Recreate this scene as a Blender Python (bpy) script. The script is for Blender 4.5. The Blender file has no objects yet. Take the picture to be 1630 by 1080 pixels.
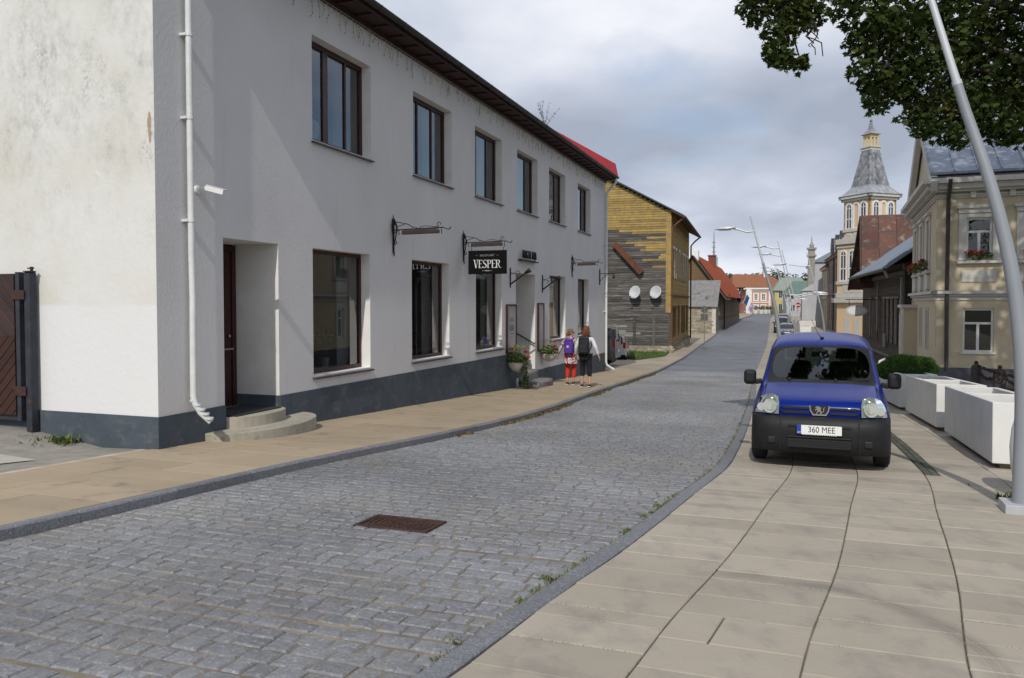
import bpy, bmesh, math, random
from mathutils import Vector, Matrix, noise as mnoise
R = math.radians
PI = math.pi
random.seed(7)
S = bpy.context.scene
COL = S.collection

# ------------------------------------------------------------------ camera, world, sun, exposure
CAM = (0.0, 0.0, 1.55)
cd = bpy.data.cameras.new('camera'); co = bpy.data.objects.new('camera', cd); COL.objects.link(co)
co.location = CAM
PITCH = math.atan(40/1250.)
co.rotation_euler = (PI/2 - PITCH, 0, 0)
cd.sensor_width = 36.0; cd.lens = 1250/1630.*36.0
cd.shift_y = -17/1630.
cd.clip_start = 0.05; cd.clip_end = 3000
S.camera = co

SUN_EL = R(42.5)
SUN_DIR = Vector((0.238, 0.971, 0)).normalized()        # way the light travels on the ground
W = bpy.data.worlds.new("World"); S.world = W; W.use_nodes = True
def build_world():
    nt = W.node_tree; nt.nodes.clear(); N = nt.nodes.new; L = nt.links.new
    out = N('ShaderNodeOutputWorld'); bg = N('ShaderNodeBackground'); bg.inputs['Strength'].default_value = 0.125
    sky = N('ShaderNodeTexSky'); sky.sky_type = 'NISHITA'; sky.sun_disc = False
    sky.sun_elevation = SUN_EL; sky.sun_rotation = math.atan2(-SUN_DIR.x, -SUN_DIR.y)
    sky.air_density = 1.0; sky.dust_density = 0.6; sky.ozone_density = 1.5
    tc = N('ShaderNodeTexCoord'); sep = N('ShaderNodeSeparateXYZ'); L(tc.outputs['Generated'], sep.inputs[0])
    # flat cloud layer: direction projected on a plane overhead
    zc = N('ShaderNodeMath'); zc.operation = 'MAXIMUM'; L(sep.outputs['Z'], zc.inputs[0]); zc.inputs[1].default_value = 0.0
    za = N('ShaderNodeMath'); za.operation = 'ADD'; L(zc.outputs[0], za.inputs[0]); za.inputs[1].default_value = 0.30
    dx = N('ShaderNodeMath'); dx.operation = 'DIVIDE'; L(sep.outputs['X'], dx.inputs[0]); L(za.outputs[0], dx.inputs[1])
    dy = N('ShaderNodeMath'); dy.operation = 'DIVIDE'; L(sep.outputs['Y'], dy.inputs[0]); L(za.outputs[0], dy.inputs[1])
    cmb = N('ShaderNodeCombineXYZ'); L(dx.outputs[0], cmb.inputs['X']); L(dy.outputs[0], cmb.inputs['Y']); cmb.inputs['Z'].default_value = 15.2
    n1 = N('ShaderNodeTexNoise'); n1.inputs['Scale'].default_value = 0.85; n1.inputs['Detail'].default_value = 9; n1.inputs['Roughness'].default_value = 0.52; n1.inputs['Distortion'].default_value = 0.25
    L(cmb.outputs[0], n1.inputs['Vector'])
    n2 = N('ShaderNodeTexNoise'); n2.inputs['Scale'].default_value = 0.95; n2.inputs['Detail'].default_value = 7; n2.inputs['Roughness'].default_value = 0.5; n2.inputs['Distortion'].default_value = 0.15
    off = N('ShaderNodeVectorMath'); off.operation = 'ADD'; off.inputs[1].default_value = (4.2, 1.3, 2.0); L(cmb.outputs[0], off.inputs[0]); L(off.outputs[0], n2.inputs['Vector'])
    cov = N('ShaderNodeValToRGB'); cov.color_ramp.elements[0].position = 0.30; cov.color_ramp.elements[1].position = 0.46
    gap = N('ShaderNodeMapRange'); gap.inputs['From Min'].default_value = 0.45; gap.inputs['From Max'].default_value = 0.95; gap.inputs['To Min'].default_value = 0.0; gap.inputs['To Max'].default_value = -0.14; L(sep.outputs['X'], gap.inputs['Value'])
    brk = N('ShaderNodeMath'); brk.operation = 'ADD'; L(n1.outputs['Fac'], brk.inputs[0]); L(gap.outputs[0], brk.inputs[1])      # the cover breaks up towards the east
    L(brk.outputs[0], cov.inputs[0])
    shade = N('ShaderNodeValToRGB'); e = shade.color_ramp.elements
    e[0].position = 0.33; e[0].color = (3.1, 3.5, 4.3, 1)
    e[1].position = 0.66; e[1].color = (9.4, 9.4, 9.6, 1)
    m = e.new(0.44); m.color = (4.6, 5.0, 5.9, 1)
    m = e.new(0.54); m.color = (6.7, 6.9, 7.5, 1)
    L(n2.outputs['Fac'], shade.inputs[0])
    mix = N('ShaderNodeMix'); mix.data_type = 'RGBA'
    L(cov.outputs[0], mix.inputs['Factor']); L(sky.outputs[0], mix.inputs['A']); L(shade.outputs[0], mix.inputs['B'])
    # thicker, paler veil of cloud towards the horizon
    hz = N('ShaderNodeMapRange'); hz.inputs['From Min'].default_value = 0.0; hz.inputs['From Max'].default_value = 0.10
    hz.inputs['To Min'].default_value = 0.45; hz.inputs['To Max'].default_value = 0.0; L(zc.outputs[0], hz.inputs['Value'])
    mix2 = N('ShaderNodeMix'); mix2.data_type = 'RGBA'
    L(hz.outputs[0], mix2.inputs['Factor']); L(mix.outputs['Result'], mix2.inputs['A']); mix2.inputs['B'].default_value = (6.2, 6.7, 7.7, 1)
    L(mix2.outputs['Result'], bg.inputs['Color']); L(bg.outputs[0], out.inputs['Surface'])
build_world()
sd = bpy.data.lights.new('sun', 'SUN'); so = bpy.data.objects.new('sun', sd); COL.objects.link(so)
sd.energy = 2.85; sd.angle = R(0.53); sd.color = (1.0, 0.95, 0.87)
so.rotation_euler = Vector((SUN_DIR.x*math.cos(SUN_EL), SUN_DIR.y*math.cos(SUN_EL), -math.sin(SUN_EL))).to_track_quat('-Z', 'Y').to_euler()
so.location = (-5, -20, 30)
S.view_settings.view_transform = 'Standard'; S.view_settings.look = 'None'
S.view_settings.gamma = 1.0; S.view_settings.exposure = 0.0; S.view_settings.use_curve_mapping = False

# ------------------------------------------------------------------ helpers
YS = [-60, -30, -10, 0, 10, 22, 35, 50, 65, 90, 130, 200, 260, 400, 1500]
ZS = [-.2, -.35, -1.15, -1.56, -1.97, -2.48, -2.98, -3.4, -3.6, -3.6, -3.3, -2.3, -1.5, -1.0, -1.0]
def zc(y):
    for i in range(len(YS)-1):
        if y <= YS[i+1]:
            t = (y-YS[i])/(YS[i+1]-YS[i]); return ZS[i] + (ZS[i+1]-ZS[i])*max(0, t)
    return ZS[-1]
def gz(x, y): return zc(y) - .012*max(-12, min(14, x)) + CAM[2]
CP, SP = math.cos(PITCH), math.sin(PITCH)
def at(u, v, y):                                  # photo pixel + distance north -> point in the place
    a = (u-815.)/1250.; b = (523.-v)/1250.
    r = Vector((a, CP+b*SP, -SP+b*CP)); t = y/r.y
    return Vector((CAM[0]+r.x*t, y, CAM[2]+r.z*t))
def proj(p):
    d = Vector(p)-Vector(CAM); fw = d.y*CP-d.z*SP; up = d.y*SP+d.z*CP
    if fw <= .01: return (-9999, -9999)
    return (815+1250*d.x/fw, 523-1250*up/fw)
def in_view(p, m=15):
    u, v = proj(p); return -m < u < 1630+m and -m < v < 1080+m

class MB:
    def __init__(s, T=None): s.v = []; s.f = []; s.m = []; s.T = T
    def add(s, verts, faces, m=0):
        b = len(s.v)
        if s.T is not None: verts = [s.T @ Vector(p) for p in verts]
        s.v += [tuple(p) for p in verts]
        for f in faces: s.f.append([b+i for i in f]); s.m.append(m)
    def box(s, x0, x1, y0, y1, z0, z1, m=0):
        s.add([(x0,y0,z0),(x1,y0,z0),(x1,y1,z0),(x0,y1,z0),(x0,y0,z1),(x1,y0,z1),(x1,y1,z1),(x0,y1,z1)],
              [(3,2,1,0),(4,5,6,7),(0,1,5,4),(1,2,6,5),(2,3,7,6),(3,0,4,7)], m)
    def bar(s, a, b, w, h, up=(0,0,1), m=0):          # box between two points
        a = Vector(a); b = Vector(b); d = (b-a).normalized(); up = Vector(up)
        x = d.cross(up)
        if x.length < 1e-4: x = d.cross(Vector((1,0,0)))
        x.normalize(); z = x.cross(d); x *= w/2; z *= h/2
        s.add([a-x-z,a+x-z,a+x+z,a-x+z,b-x-z,b+x-z,b+x+z,b-x+z],[(3,2,1,0),(4,5,6,7),(0,1,5,4),(1,2,6,5),(2,3,7,6),(3,0,4,7)], m)
    def poly(s, pts, m=0): s.add(pts, [list(range(len(pts)))], m)
    def prism(s, pts, vec, m=0):                      # polygon extruded along vec
        n = len(pts); v = Vector(vec); pts = [Vector(p) for p in pts]
        s.add(pts+[p+v for p in pts], [list(range(n))[::-1], list(range(n,2*n))]+[(i,(i+1)%n,n+(i+1)%n,n+i) for i in range(n)], m)
    def tube(s, pts, r, n=8, cap=True, m=0):
        pts = [Vector(p) for p in pts]; k = len(pts)
        rs = r if isinstance(r, (list, tuple)) else [r]*k
        V = []; F = []; prev = None
        for i, p in enumerate(pts):
            d = (pts[min(i+1,k-1)]-pts[max(i-1,0)]).normalized()
            if prev is None:
                u = d.cross(Vector((0,0,1)));
                if u.length < 1e-3: u = d.cross(Vector((1,0,0)))
            else: u = prev - d*prev.dot(d)
            u.normalize(); prev = u; w = d.cross(u)
            for j in range(n):
                a = 2*PI*j/n; V.append(p+(u*math.cos(a)+w*math.sin(a))*rs[i])
        for i in range(k-1):
            for j in range(n): F.append((i*n+j, i*n+(j+1)%n, (i+1)*n+(j+1)%n, (i+1)*n+j))
        if cap: F.append(list(range(n))[::-1]); F.append([(k-1)*n+j for j in range(n)])
        s.add(V, F, m)
    def lathe(s, prof, n=16, c=(0,0,0), axis='z', m=0, cap=True, arc=2*PI):
        V = []; F = []; c = Vector(c); k = len(prof); full = abs(arc-2*PI) < 1e-6; nn = n if full else n+1
        for r, h in prof:
            for j in range(nn):
                a = arc*j/n; x, y = r*math.cos(a), r*math.sin(a)
                V.append(c+Vector({'z':(x,y,h),'x':(h,x,y),'y':(y,h,x)}[axis]))
        for i in range(k-1):
            for j in range(n): F.append((i*nn+j, i*nn+(j+1)%nn, (i+1)*nn+(j+1)%nn, (i+1)*nn+j))
        if cap: F.append(list(range(nn))[::-1]); F.append([(k-1)*nn+j for j in range(nn)])
        s.add(V, F, m)
    def ball(s, c, rx, ry=None, rz=None, n=12, k=8, m=0):
        ry = ry or rx; rz = rz or rx; c = Vector(c); V = [c+Vector((0,0,-rz))]; F = []
        for i in range(1, k):
            t = -PI/2+PI*i/k
            for j in range(n):
                a = 2*PI*j/n; V.append(c+Vector((rx*math.cos(t)*math.cos(a), ry*math.cos(t)*math.sin(a), rz*math.sin(t))))
        V.append(c+Vector((0,0,rz)))
        for j in range(n): F.append((0, 1+(j+1)%n, 1+j)); F.append((len(V)-1, 1+(k-2)*n+j, 1+(k-2)*n+(j+1)%n))
        for i in range(k-2):
            for j in range(n): F.append((1+i*n+j, 1+i*n+(j+1)%n, 1+(i+1)*n+(j+1)%n, 1+(i+1)*n+j))
        s.add(V, F, m)
    def mesh(s, name, mats, smooth=None):
        me = bpy.data.meshes.new(name); me.from_pydata(s.v, [], s.f)
        for m in (mats if isinstance(mats, (list, tuple)) else [mats]): me.materials.append(m)
        if any(s.m): me.polygons.foreach_set('material_index', s.m)
        if smooth:
            me.polygons.foreach_set('use_smooth', [True]*len(me.polygons))
            me.set_sharp_from_angle(angle=R(smooth))
        me.update(); return me

def link(name, me, parent=None, kind=None, loc=None, rz=None):
    o = bpy.data.objects.new(name, me); COL.objects.link(o)
    if parent is not None: o.parent = parent
    if kind: o['kind'] = kind
    if loc is not None: o.location = loc
    if rz is not None: o.rotation_euler = (0,0,rz)
    return o
def obj(name, mb, mats, parent=None, smooth=None, bevel=None, kind=None, label=None, loc=None, rz=None, seg=2):
    o = link(name, mb.mesh(name, mats, smooth), parent, kind, loc, rz)
    if bevel:
        b = o.modifiers.new('bevel', 'BEVEL'); b.width = bevel; b.segments = seg; b.limit_method = 'ANGLE'; b.angle_limit = R(40)
    if label: o['label'] = label
    return o
def tag(o, label, cat, group=None):
    o['label'] = label; o['category'] = cat
    if group: o['group'] = group
    return o
def thing(name, label, cat, loc=(0,0,0), rz=0, group=None):
    o = bpy.data.objects.new(name, None); COL.objects.link(o); o.empty_display_size = .2
    o.location = loc; o.rotation_euler = (0,0,rz)
    return tag(o, label, cat, group)
def copy_tree(o, parent=None):
    c = o.copy(); COL.objects.link(c)
    if parent is not None: c.parent = parent
    for ch in list(o.children): copy_tree(ch, c)
    return c
def text_mesh(txt, size, extrude=0.0, name='lettering', sx=1.0, bold=0.0, space=1.0):
    cu = bpy.data.curves.new(name, 'FONT'); cu.body = txt; cu.size = size; cu.extrude = extrude; cu.align_x = 'CENTER'; cu.align_y = 'CENTER'; cu.offset = bold
    cu.resolution_u = 3; cu.space_character = space
    ob = bpy.data.objects.new(name, cu); COL.objects.link(ob)
    dg = bpy.context.evaluated_depsgraph_get()
    me = bpy.data.meshes.new_from_object(ob.evaluated_get(dg))
    bpy.data.objects.remove(ob); bpy.data.curves.remove(cu)
    if sx != 1: me.transform(Matrix.Diagonal((sx,1,1,1)))
    me.name = name
    return me

# ------------------------------------------------------------------ materials
def rgb(c): return (c[0], c[1], c[2], 1)
def mat(name, c1, c2=None, scale=2.0, rough=.75, bump=0.0, bscale=40.0, metal=0.0, spec=.4, stretch=(1,1,1), detail=6, lo=.35, hi=.65, rnd=0.0, coat=0.0, c3=None, s3=1.0, lo3=.5, hi3=.7, emit=None, bdetail=4, space='pos', stretch3=None):
    m = bpy.data.materials.new(name); m.use_nodes = True; nt = m.node_tree; N = nt.nodes.new; L = nt.links.new
    b = nt.nodes['Principled BSDF']; b.inputs['Roughness'].default_value = rough; b.inputs['Metallic'].default_value = metal
    b.inputs['Specular IOR Level'].default_value = spec; b.inputs['Coat Weight'].default_value = coat; b.inputs['Coat Roughness'].default_value = 0.03
    if space == 'pos': g = N('ShaderNodeNewGeometry'); vec = g.outputs['Position']
    else: g = N('ShaderNodeTexCoord'); vec = g.outputs['Object']
    def noise(sc, st, det=detail):
        mp = N('ShaderNodeMapping'); mp.inputs['Scale'].default_value = st; L(vec, mp.inputs[0])
        n = N('ShaderNodeTexNoise'); n.inputs['Scale'].default_value = sc; n.inputs['Detail'].default_value = det; n.inputs['Roughness'].default_value = .6
        L(mp.outputs[0], n.inputs['Vector']); return n.outputs['Fac']
    def rng(sock, lo, hi):
        r = N('ShaderNodeMapRange'); r.inputs['From Min'].default_value = lo; r.inputs['From Max'].default_value = hi; L(sock, r.inputs['Value']); return r.outputs[0]
    colr = None
    if c2 is not None:
        mx = N('ShaderNodeMix'); mx.data_type = 'RGBA'; L(rng(noise(scale, stretch), lo, hi), mx.inputs['Factor'])
        mx.inputs['A'].default_value = rgb(c1); mx.inputs['B'].default_value = rgb(c2); colr = mx.outputs['Result']
    if c3 is not None:
        mx = N('ShaderNodeMix'); mx.data_type = 'RGBA'; L(rng(noise(s3, stretch3 or stretch), lo3, hi3), mx.inputs['Factor'])
        if colr is None: mx.inputs['A'].default_value = rgb(c1)
        else: L(colr, mx.inputs['A'])
        mx.inputs['B'].default_value = rgb(c3); colr = mx.outputs['Result']
    if rnd:
        oi = N('ShaderNodeObjectInfo'); ge = N('ShaderNodeNewGeometry')
        ad = N('ShaderNodeMath'); ad.operation = 'ADD'; L(oi.outputs['Random'], ad.inputs[0]); L(ge.outputs['Random Per Island'], ad.inputs[1])
        fr = N('ShaderNodeMath'); fr.operation = 'FRACT'; L(ad.outputs[0], fr.inputs[0])
        mr = N('ShaderNodeMapRange'); mr.inputs['To Min'].default_value = 1-rnd; mr.inputs['To Max'].default_value = 1+rnd; L(fr.outputs[0], mr.inputs['Value'])
        hs = N('ShaderNodeHueSaturation'); L(mr.outputs[0], hs.inputs['Value'])
        if colr is None: hs.inputs['Color'].default_value = rgb(c1)
        else: L(colr, hs.inputs['Color'])
        colr = hs.outputs[0]
    if colr is None: b.inputs['Base Color'].default_value = rgb(c1)
    else: L(colr, b.inputs['Base Color'])
    if bump:
        bp = N('ShaderNodeBump'); bp.inputs['Strength'].default_value = bump; bp.inputs['Distance'].default_value = .02
        L(noise(bscale, stretch, bdetail), bp.inputs['Height']); L(bp.outputs[0], b.inputs['Normal'])
    if emit: b.inputs['Emission Color'].default_value = rgb(emit[:3]); b.inputs['Emission Strength'].default_value = emit[3]
    return m
def glass_mat(name, tint=(.85,.88,.88), ior=1.7, rough=0.0):
    m = bpy.data.materials.new(name); m.use_nodes = True; nt = m.node_tree; nt.nodes.clear(); N = nt.nodes.new; L = nt.links.new
    o = N('ShaderNodeOutputMaterial'); mx = N('ShaderNodeMixShader'); t = N('ShaderNodeBsdfTransparent'); t.inputs[0].default_value = rgb(tint)
    g = N('ShaderNodeBsdfGlossy'); g.inputs['Roughness'].default_value = rough; g.inputs['Color'].default_value = (1,1,1,1)
    fr = N('ShaderNodeFresnel'); fr.inputs['IOR'].default_value = ior
    L(fr.outputs[0], mx.inputs[0]); L(t.outputs[0], mx.inputs[1]); L(g.outputs[0], mx.inputs[2]); L(mx.outputs[0], o.inputs[0]); return m

def plaster_gable():
    m = mat('gable_plaster', (.66,.66,.64), (.58,.57,.50), scale=.7, rough=.9, bump=.25, bscale=12, lo=.42, hi=.72, spec=.2)
    nt = m.node_tree; N = nt.nodes.new; L = nt.links.new; b = nt.nodes['Principled BSDF']
    base = b.inputs['Base Color'].links[0].from_socket
    g = N('ShaderNodeNewGeometry'); sp = N('ShaderNodeSeparateXYZ'); L(g.outputs['Position'], sp.inputs[0])
    def nz(scale, st, lo, hi, det=8, ro=.7):
        mp = N('ShaderNodeMapping'); mp.inputs['Scale'].default_value = st; L(g.outputs['Position'], mp.inputs[0])
        n = N('ShaderNodeTexNoise'); n.inputs['Scale'].default_value = scale; n.inputs['Detail'].default_value = det; n.inputs['Roughness'].default_value = ro; L(mp.outputs[0], n.inputs[0])
        r = N('ShaderNodeMapRange'); r.inputs['From Min'].default_value = lo; r.inputs['From Max'].default_value = hi; L(n.outputs['Fac'], r.inputs['Value']); return r.outputs[0]
    def mul(a, bb):
        x = N('ShaderNodeMath'); x.operation = 'MULTIPLY'; L(a, x.inputs[0])
        if isinstance(bb, float): x.inputs[1].default_value = bb
        else: L(bb, x.inputs[1])
        return x.outputs[0]
    def over(fac, c, prev):
        mx = N('ShaderNodeMix'); mx.data_type = 'RGBA'; L(fac, mx.inputs['Factor']); L(prev, mx.inputs['A']); mx.inputs['B'].default_value = rgb(c); return mx.outputs['Result']
    # old dirt on the upper wall, patched paint near the ground
    up = N('ShaderNodeMapRange'); up.inputs['From Min'].default_value = 2.0; up.inputs['From Max'].default_value = 3.6; L(sp.outputs['Z'], up.inputs['Value'])
    d1 = mul(mul(nz(1.1, (1,1,.8), .44, .66), nz(9, (1,1,.7), .38, .70)), up.outputs[0])
    c = over(mul(d1, .75), (.30,.31,.28), base)
    d2 = mul(mul(nz(2.2, (1,1,.5), .50, .72), nz(22, (1,1,1), .46, .66)), up.outputs[0])
    c = over(mul(d2, .85), (.16,.16,.15), c)
    low = N('ShaderNodeMapRange'); low.inputs['From Min'].default_value = 1.55; low.inputs['From Max'].default_value = 1.50; L(sp.outputs['Z'], low.inputs['Value'])
    c = over(mul(low.outputs[0], nz(.9, (1,1,1), .2, .45)), (.68,.68,.68), c)
    c = over(nz(1.6, (1,1,1.8), .66, .69), (.71,.71,.71), c)
    L(c, b.inputs['Base Color']); return m

MAT = dict(
  gable = plaster_gable(),
  facade = mat('facade_plaster', (.635,.62,.62), (.575,.56,.56), scale=.8, rough=.92, bump=.20, bscale=26, lo=.3, hi=.7, spec=.2, c3=(.50,.495,.50), s3=1.6, lo3=.60, hi3=.86, stretch=(1,1,.8), stretch3=(2.2,2.2,.14)),
  plinth = mat('plinth_paint', (.050,.066,.084), (.075,.092,.112), scale=1.8, rough=.85, bump=.3, bscale=18, c3=(.15,.145,.135), s3=3.5, lo3=.56, hi3=.82, stretch3=(1,1,1.6)),
  reveal = mat('reveal_paint', (.75,.74,.72), (.66,.65,.62), scale=2.5, rough=.9, bump=.15, bscale=20),
  brown = mat('brown_frame', (.055,.016,.014), (.035,.012,.011), scale=5, rough=.45, bump=.05),
  sill = mat('sill_metal', (.060,.045,.050), (.09,.075,.08), scale=8, rough=.5, metal=.3),
  soffit = mat('soffit_boards', (.050,.020,.018), (.030,.014,.012), scale=4, rough=.7, bump=.2),
  gutter = mat('gutter_metal', (.030,.030,.028), (.055,.05,.045), scale=6, rough=.5, metal=.4),
  tile_roof = mat('roof_sheet_dark', (.10,.035,.045), (.06,.03,.035), scale=5, rough=.55),
  red_roof = mat('red_sheet_metal', (.34,.010,.016), (.29,.010,.014), scale=.8, rough=.75, spec=.08, metal=.0, bump=.04, bscale=3),
  pipe = mat('pipe_paint', (.68,.70,.68), (.58,.61,.60), scale=5, rough=.45),
  iron = mat('wrought_iron', (.014,.014,.015), (.03,.024,.02), scale=20, rough=.5, metal=.5),
  lampbar = mat('brown_lamp_bar', (.05,.035,.032), (.03,.022,.02), scale=6, rough=.5),
  glass = glass_mat('window_glass', (.80,.83,.83), 2.25),
  room = mat('room_plaster', (.42,.42,.41), (.36,.36,.36), scale=1.0, rough=.9),
  room_floor = mat('room_floor', (.12,.09,.07), (.08,.06,.05), scale=3, rough=.6),
  curtain = mat('curtain_cloth', (.62,.62,.60), (.5,.5,.49), scale=6, rough=.9, stretch=(1,1,.1)),
  concrete = mat('concrete_step', (.40,.36,.29), (.30,.28,.23), scale=3, rough=.9, bump=.3, bscale=50, c3=(.2,.19,.15), s3=7, lo3=.6, hi3=.75),
  granite = mat('rough_granite', (.24,.23,.22), (.14,.14,.14), scale=12, rough=.85, bump=.7, bscale=16),
  black_board = mat('black_sign_paint', (.006,.006,.007), rough=.7, spec=.08),
  white_paint = mat('white_paint', (.78,.78,.77), (.70,.70,.69), scale=3, rough=.55),
  sett = None,
)
def sett_mat():
    m = mat('sett_granite', (.222,.227,.240), (.142,.147,.158), scale=16, rough=.62, bump=.55, bscale=34, rnd=.13, lo=.28, hi=.74, c3=(.36,.36,.365), s3=48, lo3=.52, hi3=.75, spec=.5, bdetail=7)
    nt = m.node_tree; N = nt.nodes.new; L = nt.links.new; b = nt.nodes['Principled BSDF']
    base = b.inputs['Base Color'].links[0].from_socket
    g = N('ShaderNodeNewGeometry')
    n = N('ShaderNodeTexNoise'); n.inputs['Scale'].default_value = .55; n.inputs['Detail'].default_value = 9; n.inputs['Roughness'].default_value = .72; L(g.outputs['Position'], n.inputs[0])
    r = N('ShaderNodeMapRange'); r.inputs['From Min'].default_value = .50; r.inputs['From Max'].default_value = .74; r.inputs['To Max'].default_value = .55; L(n.outputs['Fac'], r.inputs['Value'])
    mx = N('ShaderNodeMix'); mx.data_type = 'RGBA'; L(r.outputs[0], mx.inputs['Factor']); L(base, mx.inputs['A']); mx.inputs['B'].default_value = (.25,.215,.165,1)
    n = N('ShaderNodeTexNoise'); n.inputs['Scale'].default_value = .35; n.inputs['Detail'].default_value = 5; L(g.outputs['Position'], n.inputs[0])
    r = N('ShaderNodeMapRange'); r.inputs['From Min'].default_value = .35; r.inputs['From Max'].default_value = .65; r.inputs['To Min'].default_value = .74; r.inputs['To Max'].default_value = 1.14; L(n.outputs['Fac'], r.inputs['Value'])
    hs = N('ShaderNodeHueSaturation'); L(r.outputs[0], hs.inputs['Value']); L(mx.outputs['Result'], hs.inputs['Color'])
    L(hs.outputs[0], b.inputs['Base Color']); return m
MAT['sett'] = sett_mat()
MAT['joint'] = mat('sandy_joint', (.27,.225,.16), (.13,.11,.085), scale=3, rough=.95, bump=.5, bscale=60, c3=(.07,.085,.035), s3=1.3, lo3=.62, hi3=.72)
MAT['slab_r'] = mat('pale_paving_slab', (.375,.332,.268), (.325,.286,.230), scale=1.1, rough=.85, bump=.22, bscale=55, rnd=.10, lo=.3, hi=.7, c3=(.245,.222,.195), s3=3.2, lo3=.50, hi3=.75, stretch3=(1.2,.8,1))
def tyre_mark(m, c, rad):                          # rubber left by a turning wheel, an arc across the slabs
    nt = m.node_tree; N = nt.nodes.new; L = nt.links.new; b = nt.nodes['Principled BSDF']; base = b.inputs['Base Color'].links[0].from_socket
    def mth(op, a, bb=None):
        x = N('ShaderNodeMath'); x.operation = op
        for i, s in enumerate((a, bb)):
            if s is None: continue
            if isinstance(s, (int, float)): x.inputs[i].default_value = s
            else: L(s, x.inputs[i])
        return x.outputs[0]
    g = N('ShaderNodeNewGeometry'); sp = N('ShaderNodeSeparateXYZ'); L(g.outputs['Position'], sp.inputs[0])
    dx, dy = mth('SUBTRACT', sp.outputs['X'], c[0]), mth('SUBTRACT', sp.outputs['Y'], c[1]); r = mth('SQRT', mth('ADD', mth('MULTIPLY', dx, dx), mth('MULTIPLY', dy, dy)))
    d = mth('ABSOLUTE', mth('SUBTRACT', r, rad)); band = N('ShaderNodeMapRange'); band.inputs['From Min'].default_value = .11; band.inputs['From Max'].default_value = .03; L(d, band.inputs['Value'])
    groove = N('ShaderNodeTexNoise'); groove.noise_dimensions = '1D'; groove.inputs['Scale'].default_value = 55; L(r, groove.inputs['W'])
    n = N('ShaderNodeTexNoise'); n.inputs['Scale'].default_value = 2.2; L(g.outputs['Position'], n.inputs[0])
    ang = N('ShaderNodeMapRange'); ang.inputs['From Min'].default_value = .05; ang.inputs['From Max'].default_value = .35; L(dx, ang.inputs['Value'])
    f = mth('MULTIPLY', mth('MULTIPLY', mth('MULTIPLY', band.outputs[0], groove.outputs['Fac']), mth('MULTIPLY', n.outputs['Fac'], 1.5)), ang.outputs[0])
    mx = N('ShaderNodeMix'); mx.data_type = 'RGBA'; L(mth('MULTIPLY', f, .95), mx.inputs['Factor']); L(base, mx.inputs['A']); mx.inputs['B'].default_value = (.10,.095,.09,1); L(mx.outputs['Result'], b.inputs['Base Color'])
tyre_mark(MAT['slab_r'], (1.221, 4.000), 1.149)
MAT['slab_l'] = mat('sand_paving_slab', (.365,.292,.200), (.305,.245,.170), scale=1.0, rough=.88, bump=.2, bscale=60, rnd=.08, lo=.3, hi=.7, c3=(.22,.18,.135), s3=2.3, lo3=.58, hi3=.72)
MAT['sand_joint'] = mat('pale_sand_joint', (.52,.45,.34), (.36,.30,.22), scale=3, rough=1)
MAT['slab_joint'] = mat('slab_joint', (.20,.175,.135), (.085,.085,.055), scale=2.5, rough=.95)
MAT['kerb'] = mat('kerb_granite', (.165,.172,.185), (.115,.12,.132), scale=30, rough=.75, bump=.35, bscale=60, rnd=.10, c3=(.27,.28,.29), s3=70, lo3=.5, hi3=.7)
MAT['asphalt'] = mat('asphalt_patch', (.22,.21,.185), (.30,.28,.245), scale=5, rough=.95, bump=.5, bscale=90)
MAT['earth'] = mat('earth_ground', (.11,.095,.06), (.07,.085,.035), scale=.8, rough=1, bump=.5, bscale=8)
MAT['grass'] = mat('grass_blades', (.045,.105,.014), (.085,.135,.025), scale=3, rough=.7, rnd=.3)
MAT['weed'] = mat('weed_leaves', (.07,.115,.022), (.12,.12,.04), scale=9, rough=.7, rnd=.3)
MAT['far_road'] = mat('road_far_setts', (.185,.195,.215), (.14,.15,.17), scale=5, rough=.8, bump=.4, bscale=12, c3=(.115,.122,.138), s3=.5, lo3=.4, hi3=.7)
# ------------------------------------------------------------------ street coordinates: q along the street, w across it (to the right)
DX, DY = .3367, .9416
def qw(x, y): return (x*DX+y*DY, x*DY-y*DX)
def xy(q, w): return (q*DX+w*DY, q*DY-w*DX)
def P3(q, w, dz=0.0):
    x, y = xy(q, w); return (x, y, gz(x, y)+dz)
def spline(pts):
    pts = sorted(pts); n = len(pts); xs = [p[0] for p in pts]; ys = [p[1] for p in pts]; t = []
    for i in range(n):
        a, b = max(0, i-1), min(n-1, i+1); t.append((ys[b]-ys[a])/(xs[b]-xs[a]))
    def f(x):
        if x <= xs[0]: return ys[0]+t[0]*(x-xs[0])
        if x >= xs[-1]: return ys[-1]+t[-1]*(x-xs[-1])
        i = max(k for k in range(n-1) if xs[k] <= x); h = xs[i+1]-xs[i]; u = (x-xs[i])/h
        return (2*u**3-3*u*u+1)*ys[i]+(u**3-2*u*u+u)*h*t[i]+(3*u*u-2*u**3)*ys[i+1]+(u**3-u*u)*h*t[i+1]
    return f
wL = spline([qw(*p) for p in ((-7.2,-1.5),(-5.35,2.4),(-3.777,5.742),(-2.32,9.17),(-.95,11.9),(.42,15.2),(2.5,22.0),(6.62,35.1),(15.2,64.3),(20.6,81.5),(28.7,107),(45,154),(53,174),(60,196))])
wR = spline([qw(*p) for p in ((-3.0,-1.5),(-1.05,2.2),(-.294,3.509),(.2,4.53),(.865,5.79),(1.76,7.665),(2.775,9.85),(5.42,17.59),(8.1,26),(11.2,36),(17.6,55),(24.7,75.9),(52.4,159),(60,180))])
BAND = .135
def frange(a, b, s):
    n = max(1, int(round((b-a)/s))); return [a+(b-a)*i/n for i in range(n+1)]
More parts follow.
